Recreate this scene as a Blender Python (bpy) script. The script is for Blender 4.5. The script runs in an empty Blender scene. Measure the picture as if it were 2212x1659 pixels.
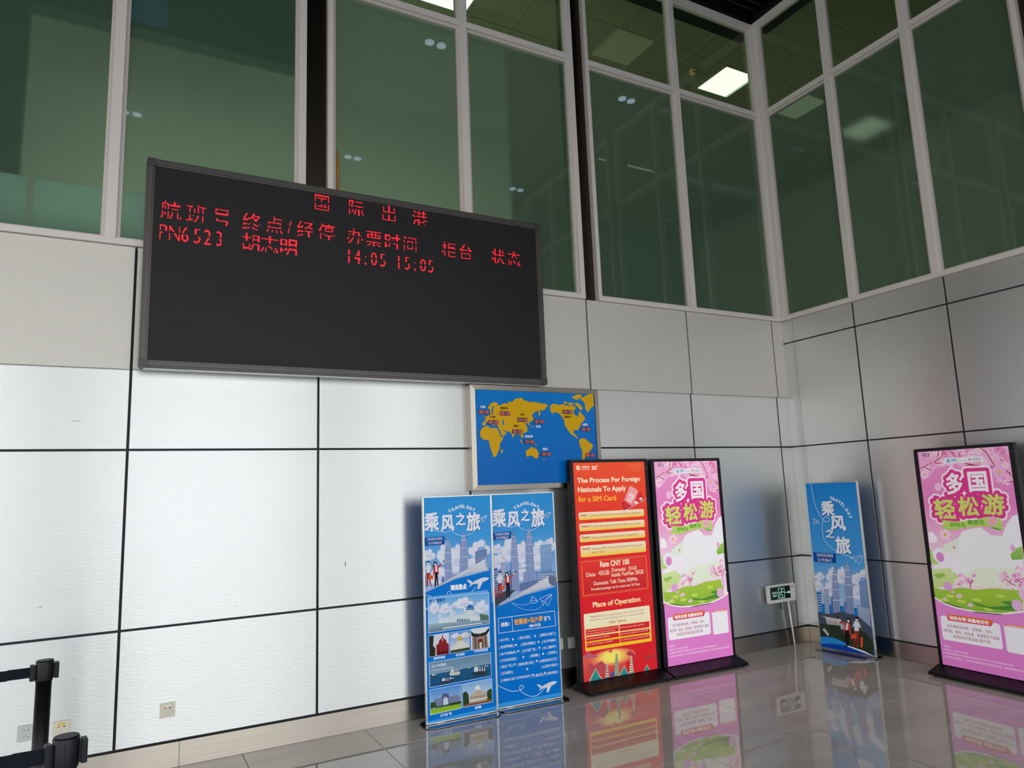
import bpy, bmesh, math, json, random
from mathutils import Vector, Matrix
from mathutils.bvhtree import BVHTree
S = bpy.context.scene
COL = S.collection
PI = math.pi
# ---------------------------------------------------------------- camera
cam_data = bpy.data.cameras.new('camera'); cam = bpy.data.objects.new('camera', cam_data); COL.objects.link(cam)
cam_data.sensor_width = 36; cam_data.sensor_fit = 'HORIZONTAL'; cam_data.lens = 1514.65 / 2212 * 36
_r = Vector((0.879285,-0.474828,-0.037373)); _u = Vector((-0.039566,-0.151011,0.987740)); _f = Vector((0.474651,0.867026,0.151569))
M = Matrix((( _r.x, _u.x, -_f.x, 0), (_r.y, _u.y, -_f.y, 0), (_r.z, _u.z, -_f.z, 0), (0, 0, 0, 1)))
cam.matrix_world = Matrix.Translation((-6.093093,-5.083351,1.597663)) @ M.to_quaternion().to_matrix().to_4x4()
cam_data.clip_end = 200
S.camera = cam
# ---------------------------------------------------------------- colour management, world, daylight
S.view_settings.view_transform = 'Standard'; S.view_settings.look = 'None'; S.view_settings.gamma = 1
S.view_settings.use_curve_mapping = False
S.view_settings.exposure = 0.0
SKY_STRENGTH = 4.4
OFFICE_W = 11.0
STRIP_W = 14.0
W = bpy.data.worlds.new('daylight'); S.world = W; W.use_nodes = True
nt = W.node_tree; bg = nt.nodes['Background']
tc = nt.nodes.new('ShaderNodeTexCoord'); sx = nt.nodes.new('ShaderNodeSeparateXYZ'); nt.links.new(tc.outputs['Generated'], sx.inputs[0])
ramp = nt.nodes.new('ShaderNodeValToRGB'); nt.links.new(sx.outputs['Z'], ramp.inputs[0])
ramp.color_ramp.elements[0].position = 0.0; ramp.color_ramp.elements[0].color = (1.0, 0.975, 0.93, 1)
ramp.color_ramp.elements[1].position = 0.8; ramp.color_ramp.elements[1].color = (0.50, 0.68, 1.0, 1)
nt.links.new(ramp.outputs[0], bg.inputs[0]); bg.inputs[1].default_value = SKY_STRENGTH
# hall extents: corner of the two walls at the origin, room on x<0, y<0
HX0, HY0, HZ = -20.0, -9.5, 6.86
def portal(name, loc, rot, sx_, sy_):
    l = bpy.data.lights.new(name, 'AREA'); l.shape = 'RECTANGLE'; l.size = sx_; l.size_y = sy_
    l.cycles.is_portal = True
    o = bpy.data.objects.new(name, l); COL.objects.link(o); o.location = loc; o.rotation_euler = rot
    return o
portal('daylight_portal', (-10.0, HY0 - 0.2, 3.1), (PI/2, 0, 0), 20.0, 6.1)
portal('daylight_portal_side', (HX0 - 0.05, -4.7, 2.5), (PI/2, 0, -PI/2), 9.2, 4.9)
portal('daylight_portal_office', (-9.75, 3.6, 5.3), (PI/2, 0, -PI/2), 6.6, 4.4)
# ---------------------------------------------------------------- helpers
def lin(h):
    h = h.lstrip('#')
    if len(h) == 3: h = ''.join(c*2 for c in h)
    o = []
    for i in (0, 2, 4):
        c = int(h[i:i+2], 16) / 255
        o.append(c/12.92 if c <= 0.04045 else ((c+0.055)/1.055)**2.4)
    return tuple(o)
MATS = {}
def mat(name, color=(.5,.5,.5), rough=.5, metal=0.0, emit=None, es=0.0, attr=None, ior=None, coat=0.0, noise=None, bump=None, aniso=0.0, spec=None):
    if name in MATS: return MATS[name]
    m = bpy.data.materials.new(name); m.use_nodes = True; t = m.node_tree; b = t.nodes['Principled BSDF']
    if isinstance(color, str): color = lin(color)
    b.inputs['Base Color'].default_value = (*color, 1); b.inputs['Roughness'].default_value = rough; b.inputs['Metallic'].default_value = metal
    if spec is not None: b.inputs['Specular IOR Level'].default_value = spec
    if ior: b.inputs['IOR'].default_value = ior
    if coat: b.inputs['Coat Weight'].default_value = coat; b.inputs['Coat Roughness'].default_value = .03
    if aniso:
        b.inputs['Anisotropic'].default_value = aniso; b.inputs['Anisotropic Rotation'].default_value = .25
        tg = t.nodes.new('ShaderNodeTangent'); tg.direction_type = 'RADIAL'; tg.axis = 'Z'; t.links.new(tg.outputs[0], b.inputs['Tangent'])
    if attr:
        a = t.nodes.new('ShaderNodeAttribute'); a.attribute_name = 'Col'
        if attr == 'base': t.links.new(a.outputs['Color'], b.inputs['Base Color'])
        else:
            b.inputs['Base Color'].default_value = (.01, .01, .01, 1)
            t.links.new(a.outputs['Color'], b.inputs['Emission Color']); b.inputs['Emission Strength'].default_value = es
    if emit is not None:
        b.inputs['Emission Color'].default_value = (*(lin(emit) if isinstance(emit, str) else emit), 1); b.inputs['Emission Strength'].default_value = es
    if noise:   # (scale xyz, low factor, high factor)
        tcn = t.nodes.new('ShaderNodeTexCoord'); mp = t.nodes.new('ShaderNodeMapping'); mp.inputs['Scale'].default_value = noise[0]
        n = t.nodes.new('ShaderNodeTexNoise'); n.inputs['Scale'].default_value = 1; n.inputs['Detail'].default_value = 4
        mr = t.nodes.new('ShaderNodeMapRange'); mr.inputs['From Min'].default_value = .3; mr.inputs['From Max'].default_value = .7
        mr.inputs['To Min'].default_value = noise[1]; mr.inputs['To Max'].default_value = noise[2]
        mx = t.nodes.new('ShaderNodeVectorMath'); mx.operation = 'SCALE'; mx.inputs[0].default_value = color
        g = t.nodes.new('ShaderNodeNewGeometry')
        t.links.new(g.outputs['Position'], mp.inputs['Vector']); t.links.new(mp.outputs[0], n.inputs['Vector']); t.links.new(n.outputs['Fac'], mr.inputs['Value'])
        t.links.new(mr.outputs[0], mx.inputs['Scale']); t.links.new(mx.outputs[0], b.inputs['Base Color'])
    if bump:    # (scale xyz, strength, distance)
        mp = t.nodes.new('ShaderNodeMapping'); mp.inputs['Scale'].default_value = bump[0]
        n = t.nodes.new('ShaderNodeTexNoise'); n.inputs['Scale'].default_value = 1; n.inputs['Detail'].default_value = 2
        g = t.nodes.new('ShaderNodeNewGeometry'); bp = t.nodes.new('ShaderNodeBump')
        bp.inputs['Strength'].default_value = bump[1]; bp.inputs['Distance'].default_value = bump[2]
        t.links.new(g.outputs['Position'], mp.inputs['Vector']); t.links.new(mp.outputs[0], n.inputs['Vector'])
        t.links.new(n.outputs['Fac'], bp.inputs['Height']); t.links.new(bp.outputs[0], b.inputs['Normal'])
    MATS[name] = m
    return m
def link(name, me, mats, parent=None, kind=None, label=None):
    o = bpy.data.objects.new(name, me); COL.objects.link(o)
    if me is not None and mats is not None and not me.materials:
        for m in (mats if isinstance(mats, (list, tuple)) else [mats]): me.materials.append(m)
    if parent is not None: o.parent = parent
    if kind: o['kind'] = kind
    if label: o['label'] = label
    return o
def thing(name, label, cat, loc=(0,0,0), rz=0.0, group=None):
    o = bpy.data.objects.new(name, None); COL.objects.link(o); o.location = loc; o.rotation_euler = (0, 0, rz)
    o.empty_display_size = .1
    o['label'] = label; o['category'] = cat
    if group: o['group'] = group
    return o
def structure(name, label=None):
    o = bpy.data.objects.new(name, None); COL.objects.link(o); o['kind'] = 'structure'
    if label: o['label'] = label
    return o
class MB:
    def __init__(s): s.bm = bmesh.new(); s.mi = 0
    def box(s, x0, y0, z0, x1, y1, z1, bevel=0.0, mi=None):
        r = bmesh.ops.create_cube(s.bm, size=1)
        vs = r['verts']
        bmesh.ops.scale(s.bm, vec=(abs(x1-x0), abs(y1-y0), abs(z1-z0)), verts=vs)
        bmesh.ops.translate(s.bm, vec=((x0+x1)/2, (y0+y1)/2, (z0+z1)/2), verts=vs)
        fs = {f for v in vs for f in v.link_faces}
        for f in fs: f.material_index = s.mi if mi is None else mi
        if bevel: bmesh.ops.bevel(s.bm, geom=list({e for v in vs for e in v.link_edges}), offset=bevel, segments=2, affect='EDGES', profile=.6)
        return s
    def prism(s, outline, axis, a, b, mi=0):
        # outline: 2D points; axis: 'x','y','z' extrusion axis from a to b
        def P(p, c):
            return (c, p[0], p[1]) if axis == 'x' else (p[0], c, p[1]) if axis == 'y' else (p[0], p[1], c)
        A = [s.bm.verts.new(P(p, a)) for p in outline]; B = [s.bm.verts.new(P(p, b)) for p in outline]
        n = len(outline)
        fs = [s.bm.faces.new(A), s.bm.faces.new(B[::-1])]
        for i in range(n): fs.append(s.bm.faces.new((A[i], B[i], B[(i+1) % n], A[(i+1) % n])))
        for f in fs: f.material_index = mi
        return s
    def cyl(s, r0, r1, p0, p1, n=24, mi=0, cap=True):
        p0 = Vector(p0); p1 = Vector(p1); d = (p1-p0); z = d.normalized(); q = z.to_track_quat('Z', 'Y')
        A = []; B = []
        for k in range(n):
            a = 2*PI*k/n; v = Vector((math.cos(a), math.sin(a), 0))
            A.append(s.bm.verts.new(p0 + q @ (v*r0))); B.append(s.bm.verts.new(p1 + q @ (v*r1)))
        for i in range(n):
            f = s.bm.faces.new((A[i], A[(i+1) % n], B[(i+1) % n], B[i])); f.material_index = mi; f.smooth = True
        if cap:
            f = s.bm.faces.new(A[::-1]); f.material_index = mi
            f = s.bm.faces.new(B); f.material_index = mi
        return s
    def lathe(s, prof, c=(0,0,0), n=32, mi=0):
        rings = []
        for r, z in prof:
            rings.append([s.bm.verts.new((c[0]+r*math.cos(2*PI*k/n), c[1]+r*math.sin(2*PI*k/n), c[2]+z)) for k in range(n)])
        for i in range(len(rings)-1):
            for k in range(n):
                f = s.bm.faces.new((rings[i][k], rings[i][(k+1) % n], rings[i+1][(k+1) % n], rings[i+1][k])); f.smooth = True; f.material_index = mi
        s.bm.faces.new(rings[0][::-1]).material_index = mi; s.bm.faces.new(rings[-1]).material_index = mi
        return s
    def mesh(s, name):
        me = bpy.data.meshes.new(name); bmesh.ops.recalc_face_normals(s.bm, faces=s.bm.faces); s.bm.to_mesh(me); s.bm.free(); return me
    def obj(s, name, mats, parent=None, kind=None, label=None): return link(name, s.mesh(name), mats, parent, kind, label)
def rrect(x0, y0, x1, y1, r, n=6):
    o = []
    for cx, cy, a0 in ((x1-r, y1-r, 0), (x0+r, y1-r, 90), (x0+r, y0+r, 180), (x1-r, y0+r, 270)):
        for k in range(n+1):
            a = math.radians(a0 + 90*k/n); o.append((cx+r*math.cos(a), cy+r*math.sin(a)))
    return o
# ---------------------------------------------------------------- text
_txt = {}
def text_geo(t, bold=0.0):
    key = (t, bold)
    if key in _txt: return _txt[key]
    if bold:
        vs, fs = text_geo(t); n = len(vs); V = []; F = []
        k = 2 if bold < .012 else 4 if bold < .03 else 8 if bold < .08 else 20
        for i in range(k):
            a = 2*PI*i/k; dx = bold*math.cos(a); dy = bold*math.sin(a)*(1 if k > 2 else 0)
            V += [(p[0]+dx, p[1]+dy, i*1.2e-5) for p in vs]; F += [tuple(i*n+j for j in f) for f in fs]
        if bold >= .08: V += [(p[0], p[1], k*1.2e-5) for p in vs]; F += [tuple(k*n+j for j in f) for f in fs]
        _txt[key] = (V, F); return _txt[key]
    c = bpy.data.curves.new('t', 'FONT'); c.body = t; c.size = 1; c.resolution_u = 3; c.fill_mode = 'BOTH'
    o = bpy.data.objects.new('t', c); me = bpy.data.meshes.new_from_object(o)
    vs = [(v.co.x, v.co.y) for v in me.vertices]; fs = [tuple(p.vertices) for p in me.polygons]
    bpy.data.objects.remove(o); bpy.data.meshes.remove(me); bpy.data.curves.remove(c)
    _txt[key] = (vs, fs); return _txt[key]
# ---------------------------------------------------------------- flat print
SPLIT = {'headline', 'caption', 'city_name', 'route_name', 'fine_print'}
class Sheet:
    """flat coloured artwork lying on a plane: x to the right, z down from the top, stacked towards -y"""
    EPS = 0.0002
    def __init__(s, top): s.top = top; s.boxes = []; s.groups = []; s.cur = None; s.lay = 1
    def group(s, name, label): s.cur = dict(name=name, label=label, v=[], f=[], c=[]); s.groups.append(s.cur)
    def place(s, pts, faces, c1, c2=None, lift=0, extend=None):
        if s.cur is None: s.group('print', None)
        us = [p[0] for p in pts]; vs = [p[1] for p in pts]
        bb = (min(us)+.5, min(vs)+.5, max(us)-.5, max(vs)-.5)
        lay = 1
        for b in s.boxes:
            if b[4] >= lay and b[0] < bb[2] and bb[0] < b[2] and b[1] < bb[3] and bb[1] < b[3]: lay = b[4]+1
        s.boxes.append((*bb, lay))
        a = lin(c1); b_ = lin(c2) if c2 else a; h = max(1e-6, max(vs)-min(vs)); v0 = min(vs); n0 = len(s.cur['v'])
        for p in pts:
            u, v = p[0], p[1]; e = p[2] if len(p) > 2 else 0
            q = (v-v0)/h; s.cur['v'].append((u/1000, -lay*s.EPS-e, s.top - v/1000)); s.cur['c'].append(tuple(a[i]+(b_[i]-a[i])*q for i in range(3)))
        for f in faces: s.cur['f'].append(tuple(n0+i for i in f))
    def poly(s, pts, c1, c2=None):
        area = sum(pts[i][0]*pts[(i+1) % len(pts)][1]-pts[(i+1) % len(pts)][0]*pts[i][1] for i in range(len(pts)))
        if abs(area) < .1: return
        if area > 0: pts = pts[::-1]
        s.place(pts, [tuple(range(len(pts)))], c1, c2)
    def line(s, pts, w, c, closed=0):
        if closed: pts = pts + [pts[0]]
        elif len(pts) > 4:
            q = []
            for i in range(len(pts)-1):
                p0 = pts[max(0, i-1)]; p1 = pts[i]; p2 = pts[i+1]; p3 = pts[min(len(pts)-1, i+2)]
                for k in range(5):
                    t = k/5; q.append(tuple(.5*((2*p1[j])+(-p0[j]+p2[j])*t+(2*p0[j]-5*p1[j]+4*p2[j]-p3[j])*t*t+(-p0[j]+3*p1[j]-3*p2[j]+p3[j])*t**3) for j in (0, 1)))
            pts = q + [pts[-1]]
        V = []; F = []
        for i in range(len(pts)-1):
            a = Vector(pts[i][:2]); b = Vector(pts[i+1][:2]); d = b-a; z = (i % 2)*1.5e-5
            if d.length < 1e-4: continue
            d.normalize(); n = Vector((-d.y, d.x))*w/2; e = d*w*.3; k = len(V)
            V += [(*(a-e+n), z), (*(a-e-n), z), (*(b+e-n), z), (*(b+e+n), z)]; F.append((k, k+1, k+2, k+3))
        if V: s.place(V, F, c)
    def text(s, t, c, u0, u1, v, h, b=0, c2=None):
        vs, fs = text_geo(t, b)
        if not vs: return
        x0 = min(p[0] for p in vs); x1 = max(p[0] for p in vs); y0 = min(p[1] for p in vs); y1 = max(p[1] for p in vs)
        s.place([(u0+(p[0]-x0)/(x1-x0)*(u1-u0), v+h/2-(p[1]-y0)/(y1-y0)*h, p[2] if len(p) > 2 else 0) for p in vs], fs, c, c2)
    def char(s, t, c, u, v, h, rot, b=0):
        vs, fs = text_geo(t, b); x0 = min(p[0] for p in vs); x1 = max(p[0] for p in vs); y1 = max(p[1] for p in vs); k = h/y1
        ca, sa = math.cos(math.radians(rot)), math.sin(math.radians(rot)); P = []
        for p in vs:
            a = (p[0]-(x0+x1)/2)*k; b_ = -(p[1]-y1/2)*k; P.append((u+a*ca-b_*sa, v+a*sa+b_*ca, p[2] if len(p) > 2 else 0))
        s.place(P, fs, c)
    def run(s, data):
        split = None
        for d in data:
            k = d[0]
            if k == 'g': s.group(d[1], d[2]); split = d[1] if d[1] in SPLIT else None
            elif split and k == 't': s.group(split, s.cur['label']); s.text(*d[1:])
            elif split == 'route_name' and k == 'p': s.group('route_arrow', 'small white arrow'); s.poly([(d[3][i], d[3][i+1]) for i in range(0, len(d[3]), 2)], d[1], d[2])
            elif split and k == 'e': s.group('city_dot', 'red city dot'); _, c1, c2, u, v, rx, ry, rot = d; s.poly([(u+rx*math.cos(2*PI*i/12), v+ry*math.sin(2*PI*i/12)) for i in range(12)], c1, c2)
            elif k == 'p': s.poly([(d[3][i], d[3][i+1]) for i in range(0, len(d[3]), 2)], d[1], d[2])
            elif k == 'r':
                _, c1, c2, u0, v0, u1, v1, r = d
                s.poly(rrect(u0, v0, u1, v1, r) if r else [(u0, v0), (u1, v0), (u1, v1), (u0, v1)], c1, c2)
            elif k == 'l': s.line([(d[3][i], d[3][i+1]) for i in range(0, len(d[3]), 2)], d[2], d[1], d[4])
            elif k == 't': s.text(*d[1:])
            elif k == 'c': s.char(*d[1:])
            elif k == 'e':
                _, c1, c2, u, v, rx, ry, rot = d
                s.poly([(u+rx*math.cos(2*PI*i/18), v+ry*math.sin(2*PI*i/18)) for i in range(18)], c1, c2)
    def build(s, base_name, parent, material, clip=None):
        base = None
        for g in s.groups:
            if not g['f']: continue
            me = bpy.data.meshes.new(g['name'])
            V = g['v']
            if clip: V = [(min(max(v[0], clip[0]), clip[1]), v[1], min(max(v[2], clip[2]), clip[3])) for v in V]
            me.from_pydata(V, [], g['f'])
            at = me.color_attributes.new('Col', 'FLOAT_COLOR', 'POINT')
            at.data.foreach_set('color', [x for c in g['c'] for x in (*c, 1.0)])
            o = link(base_name if base is None else g['name'], me, material, parent if base is None else base)
            if base is None: base = o
            elif g['label']: o['label'] = g['label']
        return base
ART={}
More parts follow.
